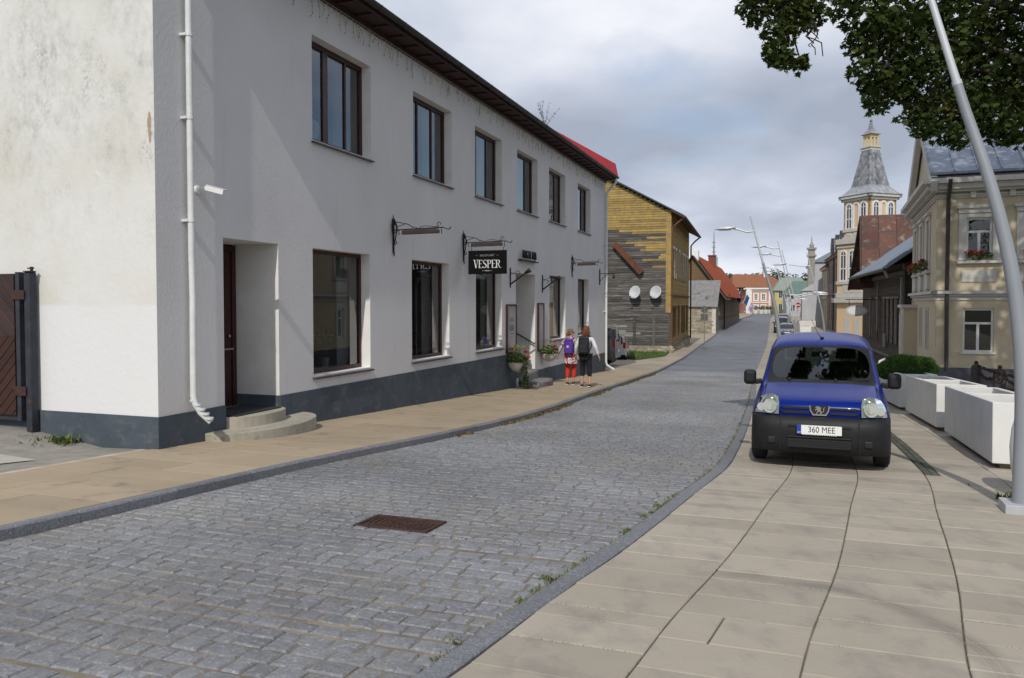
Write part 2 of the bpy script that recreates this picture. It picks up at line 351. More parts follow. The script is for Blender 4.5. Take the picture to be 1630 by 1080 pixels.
def strip(name, m, q0, q1, dq, f0, f1, dz, nw=2, parent=None, kind='structure'):
    mb = MB(); qs = frange(q0, q1, dq); V = []; F = []
    for q in qs:
        a, b = f0(q), f1(q)
        for j in range(nw): V.append(P3(q, a+(b-a)*j/(nw-1), dz))
    for i in range(len(qs)-1):
        for j in range(nw-1): F.append((i*nw+j, i*nw+j+1, (i+1)*nw+j+1, (i+1)*nw+j))
    mb.add(V, F); return obj(name, mb, m, parent, kind=kind)

# ground under everything, out to the horizon
def build_ground():
    mb = MB(); ys = [-60,-30,-12,-4,0,4,8,12,16,20,24,28,32,36,40,45,50,58,66,75,90,110,130,160,200,260,400,800,1500]
    xs = [-900,-300,-120,-60,-30,-18,-12,-8,-4,0,4,8,12,16,22,30,40,60,90,150,300,900]
    V = [(x, y, gz(x, y)-.12) for y in ys for x in xs]; n = len(xs)
    mb.add(V, [(i*n+j, i*n+j+1, (i+1)*n+j+1, (i+1)*n+j) for i in range(len(ys)-1) for j in range(n-1)])
    return obj('ground', mb, MAT['earth'], kind='structure')
build_ground()

# ---- road: joint bed + far carriageway + setts
QN = 36.0
road = strip('road', MAT['joint'], 0.2, QN, .4, lambda q: wL(q), lambda q: wR(q)-BAND+.02, -.0095, 6)
far_road = strip('far_road', MAT['far_road'], QN-.05, 205, 1.5, lambda q: wL(q), lambda q: wR(q), -.004, 4)
MHq0, MHq1, MHw0, MHw1 = 5.50, 6.03, -3.32, -2.56      # manhole frame
def manhole_box():
    c = [qw(x, y) for x, y in ((-1.283,6.36),(-1.098,6.706),(-.523,6.551),(-.736,6.081))]
    return min(p[0] for p in c)+.05, max(p[0] for p in c)-.06, min(p[1] for p in c)+.0, max(p[1] for p in c)-.0
MHq0, MHq1, MHw0, MHw1 = manhole_box()
rs = random.Random(3)
def stone_geo(sw, sq, r):                 # local stone, top near z = 0
    ring = []
    for k, (a, b) in enumerate(((-1,-1),(0,-1),(1,-1),(1,0),(1,1),(0,1),(-1,1),(-1,0))):
        ring.append((a*sw/2*(1+r.uniform(-.05,.03)), b*sq/2*(1+r.uniform(-.09,.03))))
    V = []; ins = min(.011, sq*.10)
    tilt = r.uniform(-.017,.017), r.uniform(-.012,.012); up = r.uniform(-.003,.002)
    for zz, i in ((-.04,0),(-.009,0.0),(0.0,ins)):
        for x, y in ring:
            k = 1-i/(.5*max(sw, sq)); kx = 1-2*i/sw; ky = 1-2*i/sq
            V.append((x*kx, y*ky, zz+up+x*tilt[1]+y*tilt[0] + (r.uniform(-.003,.003) if zz > -.02 else 0)))
    V.append((r.uniform(-.02,.02), r.uniform(-.01,.01), up+.002))
    F = [(l*8+j, l*8+(j+1)%8, (l+1)*8+(j+1)%8, (l+1)*8+j) for l in (0,1) for j in range(8)]+[(16+j, 16+(j+1)%8, 24) for j in range(8)]
    return V, F
stones = []
q = 1.2
while q < QN:
    dq = rs.uniform(.112,.148)
    for e_ in (MHq0-.012, MHq1+.012):
        if q < e_-.002 and e_-.075 < q+dq: dq = min(max(.05, e_-q), .16) if e_-q < .17 else dq
    a, b = wL(q+dq/2)+.02, wR(q+dq/2)-BAND-.012; w = a - rs.uniform(0,.12)
    skew = rs.uniform(-.02,.02)
    while w < b:
        dw = rs.choice((.12,.15,.17,.19,.22))*rs.uniform(.92,1.08); w0, w1 = max(w, a), min(w+dw, b)
        if MHq0-.02 < q+dq/2 < MHq1+.02:                 # butt the setts up to the manhole frame
            if w0 < MHw0-.012 < w1+.06: w1 = MHw0-.012; dw = w1-w
            elif MHw0-.02 < w0 < MHw1: w = MHw1+.012; continue
        if b-w1 < .06: w1 = b
        if w1-w0 > .05:
            wc, qc = (w0+w1)/2, q+dq/2+skew*((w0+w1)/2-a)*.4
            if not (MHq0-.005 < qc < MHq1+.005 and MHw0-.005 < wc < MHw1+.005): stones.append((qc, wc, w1-w0-.010, dq-.010))
        w = w1 if w1 == b else w+dw
        if w1 == b: break
    q += dq
def near_key(s):
    p = P3(s[0], s[1]); return (Vector(p)-Vector(CAM)).length if in_view(p, 0) else 1e6+s[0]
stones.sort(key=near_key)
rest = MB()
SLOPE_ROT = {}
def surf_matrix(q, w, dz=0.0):
    p = Vector(P3(q, w, dz)); ax = (Vector(P3(q, w+.1, dz))-p).normalized(); ay = (Vector(P3(q+.1, w, dz))-p).normalized(); az = ax.cross(ay).normalized(); ay = az.cross(ax)
    return Matrix(((ax.x,ay.x,az.x,p.x),(ax.y,ay.y,az.y,p.y),(ax.z,ay.z,az.z,p.z),(0,0,0,1)))
variants = {}
for i, (qc, wc, sw, sq) in enumerate(stones):
    M_ = surf_matrix(qc, wc)
    if i < 300:
        key = (round(sw/.02), round(sq/.01), rs.randrange(3))
        if key not in variants:
            mb = MB(); mb.add(*stone_geo(sw, sq, rs)); variants[key] = mb.mesh('cobblestone', MAT['sett'], 28)
        o = bpy.data.objects.new('cobblestone', variants[key]); COL.objects.link(o); o.parent = road; o.matrix_world = M_
    else:
        V, F = stone_geo(sw, sq, rs)
        if wc > -99: rest.add([M_ @ Vector(v) for v in V], F)
obj('cobblestones', rest, MAT['sett'], road, smooth=28, kind='stuff')

# ---- slabs cut along two curves
def slab_mb(q0, q1, f0, f1, dz, gap=.0045, h=.035, ch=.005, jit=0.0):
    def ring(i, z): return [P3(a, b, z) for a, b in ((q0+i, f0(q0)+i), (q0+i, f1(q0)-i), (q1-i, f1(q1)-i), (q1-i, f0(q1)+i))]
    V = ring(gap, dz-h)+ring(gap, dz-ch)+ring(gap+ch, dz)
    F = [(l*4+j, l*4+(j+1)%4, (l+1)*4+(j+1)%4, (l+1)*4+j) for l in (0,1) for j in range(4)]+[(8,9,10,11)]
    mb = MB(); mb.add(V, F); return mb
def lay_slabs(parent, name, pieces, m, dz, **kw):
    def key(p):
        c = P3((p[0]+p[1])/2, (p[2]((p[0]+p[1])/2)+p[3]((p[0]+p[1])/2))/2); return (Vector(c)-Vector(CAM)).length if in_view(c, 30) else 1e6
    pieces.sort(key=key); rest = MB()
    for i, (q0, q1, f0, f1) in enumerate(pieces):
        mb = slab_mb(q0, q1, f0, f1, dz+rs.uniform(-.002,.002), **kw)
        if i < 300: obj(name, mb, m, parent)
        else: rest.add(mb.v, mb.f)
    if rest.v: obj(name+'s', rest, m, parent, kind='stuff')
# right pavement, flush with the road
offs = [0.0, .72, 1.44, 2.16, 2.94, 3.72, 4.5, 5.3, 6.1]
def woff(k): return lambda q: wR(q)+offs[k]
pavement = strip('pavement', MAT['slab_joint'], .2, 40, .4, lambda q: wR(q)-.01, lambda q: wR(q)+6.3, -.014, 4)
pcs = []; bay_q = qw(2.86, 9.75)[0]
for k in range(8):
    q = 1.0 + rs.uniform(0,.1)
    if k < 3: pass
    while q < 40:
        dq = rs.choice((.36,.38,.40,.42,.42,.19)) if q < 22 else .4
        if k < 3 and q < bay_q < q+dq+.1: dq = bay_q-q
        # drain strip runs along the third curve past the parking bay line
        f1 = woff(k+1); f0 = woff(k)
        if k == 3 and q+dq > bay_q+.02: f0 = (lambda q, k=k: wR(q)+offs[k]+.17)
        if q < 16 and rs.random() < .05:
            h = offs[k]+(offs[k+1]-offs[k])*rs.uniform(.35,.65); mid = (lambda q, h=h: wR(q)+h)
            pcs.append((q, q+dq, f0, mid)); pcs.append((q, q+dq, mid, f1))
        else: pcs.append((q, q+dq, f0, f1))
        q += dq
pcs_r = list(pcs)
lay_slabs(pavement, 'paving_slab', pcs, MAT['slab_r'], 0.0)
# drain strip of dark setts
drain = thing('drain_channel', 'dark strip of small mossy setts set into the pale slabs beside the blue van', 'drain', P3(bay_q, wR(bay_q)+offs[3]))
dmb = MB(); drain_loc = Vector(P3(bay_q, wR(bay_q)+offs[3]))
MAT['drain'] = mat('drain_setts', (.085,.09,.085), (.05,.06,.035), scale=6, rough=.8, bump=.4, bscale=40, rnd=.3, c3=(.08,.10,.03), s3=3, lo3=.55, hi3=.7)
dj = MB(); q = bay_q+.03; n = 0
dq = .095
while q < bay_q+13:
    for c in (0, 1):
        a = .012+c*.078
        mb = slab_mb(q, q+dq, lambda q, a=a: wR(q)+offs[3]+a, lambda q, a=a: wR(q)+offs[3]+a+.074, -.003, gap=.004)
        if n < 140: obj('drain_sett', MB_ := mb, MAT['drain'], drain).location = -drain_loc
        else: dj.add([Vector(v)-drain_loc for v in mb.v], mb.f)
        n += 1
    q += dq
obj('drain_setts', dj, MAT['drain'], drain, kind='stuff')
far_pave_mat = mat('far_paving', (.335,.295,.235), (.28,.245,.195), scale=1.2, rough=.9, c3=(.22,.20,.17), s3=.5, lo3=.5, hi3=.7, bump=.2)
strip('far_pavement', far_pave_mat, 39.9, 205, 2, lambda q: wR(q), lambda q: wR(q)+14, -.010, 3)
strip('yard_paving', far_pave_mat, .2, 40, 2, lambda q: wR(q)+6.1, lambda q: wR(q)+9.5, -.022, 3)
# kerb bands
kerb_r = thing('kerb', 'flush band of grey granite kerbstones between the setts and the pale paving on the right', 'kerb', (0,0,0))
q = 1.0; rest = MB(); n = 0
while q < 60:
    L_ = rs.uniform(.9,1.05); mb = slab_mb(q, q+L_, lambda q: wR(q)-BAND, lambda q: wR(q), .006, gap=.002, ch=.008)
    if q < 30: obj('kerb_stone', mb, MAT['kerb'], kerb_r)
    else: rest.add(mb.v, mb.f)
    q += L_
obj('kerb_stones', rest, MAT['kerb'], kerb_r, kind='stuff')
KW, KH = .115, .085
kerb_l = thing('kerb', 'raised grey granite kerb along the sand coloured sidewalk on the left', 'kerb', (0,0,0))
q = -1.0; rest = MB()
while q < 110:
    L_ = rs.uniform(.9,1.05); mb = slab_mb(q, q+L_, lambda q: wL(q)-KW, lambda q: wL(q), KH+rs.uniform(-.003,.004), gap=.002, ch=.016, h=.2)
    if q < 40: obj('kerb_stone', mb, MAT['kerb'], kerb_l)
    else: rest.add(mb.v, mb.f)
    q += L_
obj('kerb_stones', rest, MAT['kerb'], kerb_l, kind='stuff')
for k_ in (kerb_r, kerb_l):
    del k_['category']; k_['kind'] = 'structure'
# left sidewalk between kerb and wall
WALLW = qw(-4.42, 9.777)[1]
def wWall(q):
    return WALLW if q < 33.2 else WALLW+.2+(q-33.2)*-.0
def wInner(q): return min(wWall(q)-.05, wL(q)-KW-1.55)
sidewalk = strip('sidewalk', MAT['sand_joint'], -1.0, 33.6, .4, lambda q: wWall(q)-.25, lambda q: wL(q)-KW+.01, KH-.014, 3)
pcs = []
q = -1.0
row = 0
while q < 33.4:
    dq = rs.choice((.46,.48,.50)); a = lambda q: wWall(q)-.1; b = lambda q: wL(q)-KW
    s = .36 if row % 2 else .58; mid = (lambda q, s=s: a(q)+(b(q)-a(q))*s) if rs.random() < .8 else None
    if mid: pcs.append((q, q+dq, a, mid)); pcs.append((q, q+dq, mid, b))
    else: pcs.append((q, q+dq, a, b))
    q += dq; row += 1
lay_slabs(sidewalk, 'paving_slab', pcs, MAT['slab_l'], KH-.002, gap=.0055, ch=.003)
strip('far_sidewalk', mat('far_sidewalk_paving', (.36,.30,.22), (.30,.25,.19), scale=1.0, rough=.9, c3=(.24,.21,.17), s3=.4, lo3=.5, hi3=.7), 33.5, 200, 1.2, lambda q: wL(q)-KW-3.6-max(0,min(6,(q-60)*.1)), lambda q: wL(q)-KW, KH-.006, 3)
# ground in front of the gate, left of the house
mb = MB(); V = []; qs = frange(-2, 10.9, .6)
for q in qs:
    for w, dz in ((WALLW-16,.35),(WALLW-4,.30),(WALLW-2.2,.23),(WALLW-.9,.05),(WALLW-.09,KH-.012)): V.append(P3(q, w, dz))
mb.add(V, [(i*5+j, i*5+j+1, (i+1)*5+j+1, (i+1)*5+j) for i in range(len(qs)-1) for j in range(4)]); obj('gate_apron', mb, MAT['asphalt'], kind='structure')
def apron_dz(w):
    A = ((WALLW-16,.35),(WALLW-4,.30),(WALLW-2.2,.23),(WALLW-.9,.05),(WALLW-.09,KH-.012))
    for (a,b),(c,d) in zip(A,A[1:]):
        if a <= w <= c: return b+(d-b)*(w-a)/(c-a)
    return .05
mb = MB(); mb.poly([(x,y,gz(x,y)+apron_dz(qw(x,y)[1])+.012) for x, y in ((-6.3,8.75),(-5.75,8.62),(-5.45,8.95),(-6.1,9.1))]); obj('concrete_slab', mb, mat('pale_concrete_slab', (.42,.40,.36), (.36,.34,.31), scale=3, rough=.9), kind='structure')
# manhole
MAT['rust'] = mat('rusty_iron', (.085,.042,.030), (.045,.025,.022), scale=12, rough=.75, metal=.35, bump=.3, bscale=60)
mc = ((MHq0+MHq1)/2, (MHw0+MHw1)/2); Mm = surf_matrix(*mc, .002)
man = thing('manhole_cover', 'rusty rectangular iron manhole cover with rings of studs set in the cobbled road', 'manhole cover'); man.matrix_world = Mm
hw, hq = (MHw1-MHw0)/2, (MHq1-MHq0)/2
mb = MB()
for x0, x1, y0, y1 in ((-hw,hw,-hq,-hq+.035),(-hw,hw,hq-.035,hq),(-hw,-hw+.035,-hq+.035,hq-.035),(hw-.035,hw,-hq+.035,hq-.035)): mb.box(x0,x1,y0,y1,-.04,.004)
obj('frame', mb, MAT['rust'], man, bevel=.003)
mb = MB(); mb.box(-hw+.038,hw-.038,-hq+.038,hq-.038,-.04,-.006); obj('plate', mb, MAT['rust'], man)
mb = MB()
for rr in (.04,.085,.13,.175,.22,.265,.31,.355):
    n = max(6, int(rr*2*PI/.04))
    for i in range(n):
        a = 2*PI*i/n+rr*7; x, y = rr*math.cos(a)*1.0, rr*math.sin(a)
        if abs(x) < hw-.06 and abs(y) < hq-.06:
            mb.T = Matrix.Translation((x,y,0)) @ Matrix.Rotation(a,4,'Z'); mb.box(-.011,.011,-.014,.014,-.006,.003)
mb.T = None
obj('stud', mb, MAT['rust'], man, kind='stuff')
# ---- weeds in joints and along the kerbs
def tufts(name, label_pts, m, hmin=.01, hmax=.03, per=5, spread=.012, wide=.004):
    mb = MB()
    for (q, w, dz) in label_pts:
        for _ in range(per):
            qq, ww = q+rs.gauss(0,spread), w+rs.gauss(0,spread*.6); p = Vector(P3(qq, ww, dz)); h = rs.uniform(hmin,hmax); a = rs.uniform(0,2*PI); ln = Vector((math.cos(a),math.sin(a),0))*h*rs.uniform(.3,.9)
            s = Vector((-math.sin(a),math.cos(a),0))*wide*rs.uniform(.6,1.5)
            mb.add([p-s, p+s, p+ln*.6+Vector((0,0,h*.7))+s*.7, p+ln+Vector((0,0,h))], [(0,1,2,3)])
    o = obj(name, mb, m, kind='stuff'); return o
pts = []
for k in (1,2,3):
    q = 3.0
    while q < 16:
        dens = mnoise.noise(Vector((q*1.3,k*5.1,0)))
        if dens > .02 and rs.random() < .6: pts.append((q, wR(q)+offs[k], -.006))
        q += .035
for (q0_, q1_, f0_, f1_) in pcs_r:                         # broken runs of moss in the cross joints
    if 2.5 < q0_ < 13:
        a_, b_ = f0_(q0_), f1_(q0_); w = a_
        while w < b_:
            if mnoise.noise(Vector((w*3.1, q0_*7.7, 1.7))) > .12: pts.append((q0_, w, -.008))
            w += .018
tag(tufts('joint_moss', pts, MAT['weed'], .003, .010, 4, .0045, .0025), 'thin lines of moss and weeds growing in the joints of the pale paving', 'weeds')
pts = []
for (q0, q1, n, side) in ((4.2,5.3,26,1),(6.1,6.25,16,1),(6.9,7.9,34,1),(8.6,9.5,18,1),(3.2,3.5,8,1),(9.9,14,30,1),(14,24,80,1)):
    for _ in range(n):
        q = rs.uniform(q0,q1); pts.append((q, wR(q)-BAND-abs(rs.gauss(0,.03)), -.01))
for c, n in ((4.75,26),(6.78,14),(7.25,12),(3.6,8)):
    for _ in range(n): pts.append((c+rs.gauss(0,.025), wR(c)-BAND-.05+rs.gauss(0,.025), -.01))
tag(tufts("kerb_weeds", pts, MAT["weed"], .012, .034, 5, .02, .005), 'green weeds sprouting along the flush kerb on the right of the road', 'weeds')
pts = []
for _ in range(900):
    q = rs.uniform(11,33); 
    if mnoise.noise(Vector((q*.9,3.3,0))) > -.15: pts.append((q, wL(q)+abs(rs.gauss(.0,.05)), -.005))
MAT['leaflitter'] = mat('dry_leaves', (.14,.065,.02), (.10,.10,.03), scale=14, rough=.8, rnd=.3)
tag(tufts('gutter_weeds', pts, MAT['leaflitter'], .012, .05, 4, .04, .016), 'brown fallen leaves and weeds gathered in the gutter below the left kerb', 'weeds')
# ------------------------------------------------------------------ house builders
def frame_inv(o):                                   # world -> local of a thing (location + rotation z)
    return (Matrix.Translation(o.location) @ Matrix.Rotation(o.rotation_euler.z, 4, 'Z')).inverted()
def wall_grid(mb, x0, x1, z0, z1, openings, y0=0.0, depth=0.0, m=0, mr=None, step=None, inward=1):
    """front face in plane y0 (outside is -y), rectangular openings with reveals going to y0+depth"""
    xs = sorted(set([x0,x1]+[a for o in openings for a in o[:2] if x0 < a < x1])); zs = sorted(set([z0,z1]+[a for o in openings for a in o[2:4] if z0 < a < z1]))
    if step:
        ex = []
        for a, b in zip(xs, xs[1:]): ex += frange(a, b, step)[:-1] if b-a > step*1.5 else [a]
        xs = ex+[xs[-1]]
    V = [(x, y0, z) for z in zs for x in xs]; n = len(xs); F = []
    for i in range(len(zs)-1):
        for j in range(n-1):
            cx, cz = (xs[j]+xs[j+1])/2, (zs[i]+zs[i+1])/2
            if any(o[0] < cx < o[1] and o[2] < cz < o[3] for o in openings): continue
            F.append((i*n+j, i*n+j+1, (i+1)*n+j+1, (i+1)*n+j))
    mb.add(V, F, m)
    if depth:
        k = m if mr is None else mr
        for o in openings:
            a, b, c, d = o[:4]; dd = y0+(o[4] if len(o) > 4 else depth)
            mb.add([(b,y0,c),(b,dd,c),(b,dd,d),(b,y0,d)], [(0,1,2,3)], k); mb.add([(a,dd,c),(a,y0,c),(a,y0,d),(a,dd,d)], [(0,1,2,3)], k)
            mb.add([(a,y0,d),(b,y0,d),(b,dd,d),(a,dd,d)], [(0,1,2,3)], k); mb.add([(a,dd,c),(b,dd,c),(b,y0,c),(a,y0,c)], [(0,1,2,3)], k)
def window(parent, a, b, c, d, y, fm, gm, fw=.06, mull=(), trans=(), mw=.04, dep=.06, glaze=True, sill=None, sill_m=None, name='window', T=None):
    """frame filling a..b, c..d at depth y (outside -y); pane and sill are its sub-parts"""
    mb = MB(T); mb.box(a,a+fw,y,y+dep,c,d); mb.box(b-fw,b,y,y+dep,c,d); mb.box(a+fw,b-fw,y,y+dep,c,c+fw); mb.box(a+fw,b-fw,y,y+dep,d-fw,d)
    for x in mull:
        xx, ww = (x if isinstance(x, tuple) else (x, mw)); mb.box(xx-ww/2,xx+ww/2,y+.004,y+dep-.004,c+fw,d-fw)
    for t in trans:
        zz, xa, xb = t if isinstance(t, tuple) else (t, a+fw, b-fw); mb.box(xa,xb,y+.008,y+dep-.008,zz-mw/2,zz+mw/2)
    f = obj(name, mb, fm, parent)
    if glaze:
        mb = MB(T); yy = y+dep*.5; mb.poly([(a+fw*.5,yy,c+fw*.5),(b-fw*.5,yy,c+fw*.5),(b-fw*.5,yy,d-fw*.5),(a+fw*.5,yy,d-fw*.5)]); obj('pane', mb, gm, f)
    if sill:
        mb = MB(T); mb.prism([(a-.03,y+.01,c-.002),(a-.03,-sill,c-.035),(a-.03,-sill,c-.06),(a-.03,y+.01,c-.03)], (b-a+.06,0,0)); obj('sill', mb, sill_m or fm, f)
    return f

# ------------------------------------------------------------------ the white corner house
KX, KY = -4.42, 9.777
wh = thing('white_house', 'long white plastered two storey corner house with dark slate plinth and brown framed windows', 'house', (KX, KY, 0), math.atan2(DY, DX))
def wl(p): return frame_inv(wh) @ Vector(p)
def wgz(s, y=0):                                     # ground height at local (s, y)
    p = Matrix.Translation((KX,KY,0)) @ Matrix.Rotation(math.atan2(DY,DX),4,'Z') @ Vector((s,y,0)); return gz(p.x, p.y)
LEN, EAVE, DEP = 24.78, 6.74, 9.0
low = [(3.38,5.24),(6.95,8.84),(10.45,12.31),(16.75,18.64),(20.32,21.97)]
upw = [(3.40,5.31),(7.04,9.00),(10.40,12.32),(13.56,15.48),(16.67,18.61),(20.28,22.19)]
LZ, UZ = (.35,2.46), (4.24,5.95)
door1 = (1.22,2.46,-.22,2.46); door2 = (13.46,15.24,-.62,2.42)
RV = .19
op = [(a,b,*LZ) for a,b in low]+[(a,b,*UZ) for a,b in upw]
mb = MB(); wall_grid(mb, 0, LEN, -2.0, EAVE, op+[door1+(.86,), door2+(1.25,)], 0, RV, 0, 1, step=None)
obj('wall', mb, [MAT['facade'], MAT['reveal']], wh)
mb = MB()
gx = [(0,0,-2.0),(0,DEP,-2.0),(0,DEP,EAVE),(0,DEP/2,EAVE+DEP/2*.78),(0,0,EAVE)]
mb.poly([(0,0,-2),(0,0,EAVE),(0,DEP/2,EAVE+DEP/2*.78),(0,DEP,EAVE),(0,DEP,-2)])
obj('wall', mb, MAT['gable'], wh, label='sunlit gable wall with grey weather stains')
mb = MB(); mb.poly([(LEN,0,-2),(LEN,DEP,-2),(LEN,DEP,EAVE),(LEN,DEP/2,EAVE+DEP/2*.78),(LEN,0,EAVE)]); mb.poly([(0,DEP,-2),(0,DEP,EAVE),(LEN,DEP,EAVE),(LEN,DEP,-2)]); obj('wall', mb, MAT['facade'], wh)
# plinth, set a little proud, stepping down past the second doorway
mb = MB()
for a, b, z in ((-.02,door1[0],.125),(door1[1],door2[0],.125),(door2[1],LEN+.02,-.525)): mb.box(a, b, -.02, .004, -2.2, z)
mb.box(-.02,.0,.004,DEP,-2.2,.125)
mb.box(door1[1]-.016,door1[1]+.0,.004,.855,-.3,.125); mb.box(door2[1]-.016,door2[1],.004,1.24,-1,-.525); mb.box(door2[0],door2[0]+.016,.004,1.24,-1,.125)
obj('plinth', mb, MAT['plinth'], wh)
# rooms behind the glass
mb = MB()
for z0, z1 in ((-.15,2.85),(3.35,6.4)):
    mb.add([(.1,.40,z0),(LEN-.1,.40,z0),(LEN-.1,4.4,z0),(.1,4.4,z0),(.1,.40,z1),(LEN-.1,.40,z1),(LEN-.1,4.4,z1),(.1,4.4,z1)], [(7,6,5,4),(3,2,6,7),(1,5,6,2),(0,3,7,4)], 0)
    mb.poly([(.1,.4,z0+.01),(LEN-.1,.4,z0+.01),(LEN-.1,4.4,z0+.01),(.1,4.4,z0+.01)], 1)
inner = [(a+.02,b-.02,LZ[0]+.02,LZ[1]-.02) for a,b in low]+[(a+.02,b-.02,UZ[0]+.02,UZ[1]-.02) for a,b in upw]
wall_grid(mb, 0.05, LEN-.05, -.2, 6.5, inner+[(door1[0]-.3,door1[1]+.05,-.2,2.5),(door2[0]-.05,door2[1]+.05,-.2,2.5)], .40, 0)
for a,b,c,d in inner:   # inner reveals
    for q in (((b,.255,c),(b,.40,c),(b,.40,d),(b,.255,d)),((a,.40,c),(a,.255,c),(a,.255,d),(a,.40,d)),((a,.255,d),(b,.255,d),(b,.40,d),(a,.40,d)),((a,.40,c),(b,.40,c),(b,.255,c),(a,.255,c))): mb.poly(list(q))
for x in (6.1,9.7,13.2,15.5,19.5): mb.box(x-.08,x+.08,.42,4.3,-.14,6.3)
obj('room', mb, [MAT['room'], MAT['room_floor']], wh)
# windows
for i, (a, b) in enumerate(low):
    f = window(wh, a, b, LZ[0], LZ[1], RV, MAT['brown'], MAT['glass'], fw=.07, sill=.07, sill_m=MAT['sill'])
    if True:
        mb = MB(); n = 10; x0, x1 = b-.42-.1*(i%2), b-.05
        for k in range(n):
            xa, xb = x0+(x1-x0)*k/n, x0+(x1-x0)*(k+1)/n; ya, yb = .46+.03*(k%2), .46+.03*((k+1)%2)
            mb.poly([(xa,ya,LZ[0]-.2),(xb,yb,LZ[0]-.2),(xb,yb,LZ[1]+.1),(xa,ya,LZ[1]+.1)])
        obj('curtain', mb, MAT['curtain'], f)
for i, (a, b) in enumerate(upw):
    w = b-a
    if i in (0,):  ml = [(a+w*.36,.15),(a+w*.70,.05)]
    elif i == 1: ml = [(a+w*.30,.05),(a+w*.66,.05)]
    else: ml = [(a+w*.26,.10),(a+w*.66,.05)]
    f = window(wh, a, b, UZ[0], UZ[1], RV, MAT['brown'], MAT['glass'], fw=.085, mull=ml, sill=.06, sill_m=MAT['sill'])
    mb = MB(); n = 8; x0, x1 = b-.55, b-.05
    for k in range(n):
        xa, xb = x0+(x1-x0)*k/n, x0+(x1-x0)*(k+1)/n; ya, yb = .48+.04*(k%2), .48+.04*((k+1)%2)
        mb.poly([(xa,ya,UZ[0]-.3),(xb,yb,UZ[0]-.3),(xb,yb,UZ[1]+.1),(xa,ya,UZ[1]+.1)])
    obj('curtain', mb, MAT['curtain'], f)
# doors
def glazed_door(a, b, z0, z1, y, label=None):
    mb = MB(); mb.box(a,a+.09,y-.07,y,z0,z1); mb.box(b-.09,b,y-.07,y,z0,z1); mb.box(a+.09,b-.09,y-.07,y,z1-.09,z1)
    mb.box(a+.10,a+.24,y-.05,y-.01,z0+.02,z1-.1); mb.box(b-.24,b-.10,y-.05,y-.01,z0+.02,z1-.1); mb.box(a+.24,b-.24,y-.05,y-.01,z0+.02,z0+.85); mb.box(a+.24,b-.24,y-.05,y-.01,z1-.26,z1-.1)
    mb.box(a+.30,b-.30,y-.062,y-.05,z0+.15,z0+.75)
    d = obj('door', mb, MAT['brown'], wh, label=label)
    mb = MB(); mb.poly([(a+.24,y-.03,z0+.85),(b-.24,y-.03,z0+.85),(b-.24,y-.03,z1-.26),(a+.24,y-.03,z1-.26)]); obj('pane', mb, MAT['glass'], d)
    mb = MB(); mb.tube([(a+.12,y-.10,z0+1.02),(b-.12,y-.10,z0+1.02)], .018); mb.tube([(b-.16,y-.10,z0+1.02),(b-.16,y-.04,z0+1.02)], .012); mb.tube([(a+.16,y-.10,z0+1.02),(a+.16,y-.04,z0+1.02)], .012)
    mb.ball((b-.17,y-.075,z0+1.22),.025); obj('handle', mb, MAT['steel'], d)
MAT['steel'] = mat('brushed_steel', (.45,.44,.42), (.35,.34,.33), scale=20, rough=.4, metal=.8)
MAT['door_mat'] = mat('rubber_mat', (.02,.02,.022), (.035,.035,.035), scale=30, rough=.95, bump=.5, bscale=120)
glazed_door(door1[0]+.0, door1[1]-.02, -.18, 2.44, .85)
glazed_door(door2[0]+.03, door2[1]-.03, -.3, 2.40, 1.23)
# entrance steps
g1 = wgz(1.9)+KH
mb = MB(); c = (1.92,0)
pts = [(c[0]+1.13*math.cos(PI+PI*k/22), .66*math.sin(PI+PI*k/22), 0) for k in range(23)]
mb.prism([(x,y-.02,g1-.3) for x,y,z in pts], (0,0,.3+.155)); s1 = obj('step', mb, MAT['concrete'], wh, bevel=.012)
mb = MB(); pts = [(door1[0]-.02,-.021),]+[(1.84+.68*math.cos(PI+PI*k/14), -.025+.30*math.sin(PI+PI*k/14)) for k in range(15)]+[(door1[1]+.02,-.021)]
mb.prism([(x,y,g1-.1) for x,y in [(door1[0]+.005,-.02)]+[(1.84+.62*math.cos(PI+PI*k/14), -.022+.30*math.sin(PI+PI*k/14)) for k in range(15)]+[(door1[1]-.005,-.02)]], (0,0,.1+.31)); obj('step', mb, MAT['concrete'], wh, bevel=.012)
mb = MB(); mb.box(door1[0]+.002,door1[1]-.018,-.02,.845,-.5,g1+.30); obj('threshold', mb, MAT['concrete'], wh)
mb = MB(); mb.box(door1[0]+.1,door1[1]-.12,-.12,.62,g1+.31,g1+.325); o = obj('door_mat', mb, MAT['door_mat'], None, loc=wh.location, rz=wh.rotation_euler.z); tag(o, 'black rubber door mat on the curved step of the first doorway', 'door mat')
g2 = wgz(14.3)+KH
def rough_block(w, d, h, seed):
    r = random.Random(seed); bm = bmesh.new(); bmesh.ops.create_cube(bm, size=1)
    bmesh.ops.subdivide_edges(bm, edges=bm.edges[:], cuts=3, use_grid_fill=True)
    for v in bm.verts:
        n = mnoise.noise_vector(Vector(v.co)*2.3+Vector((seed*3.1,0,0)))*.06
        # round the corners of the block
        k = 1-.10*max(0, (abs(v.co.x)*2)**6*(abs(v.co.y)*2)**6); v.co = Vector((v.co.x*k*w, v.co.y*k*d, v.co.z*h))+n*min(w,d,h)*2.0
    me = bpy.data.meshes.new('stone_step'); bm.to_mesh(me); bm.free(); me.materials.append(MAT['granite'])
    me.polygons.foreach_set('use_smooth', [True]*len(me.polygons)); return me
o = link('step', rough_block(1.5,.62,.26,1), wh); o.location = (14.35,-.36,g2+.06); o = link('step', rough_block(1.3,.5,.30,2), wh); o.location = (14.35,.0,g2+.30)
mb = MB(); mb.box(door2[0]+.02,door2[1]-.02,.1,1.23,-1.2,-.32); obj('threshold', mb, MAT['concrete'], wh)
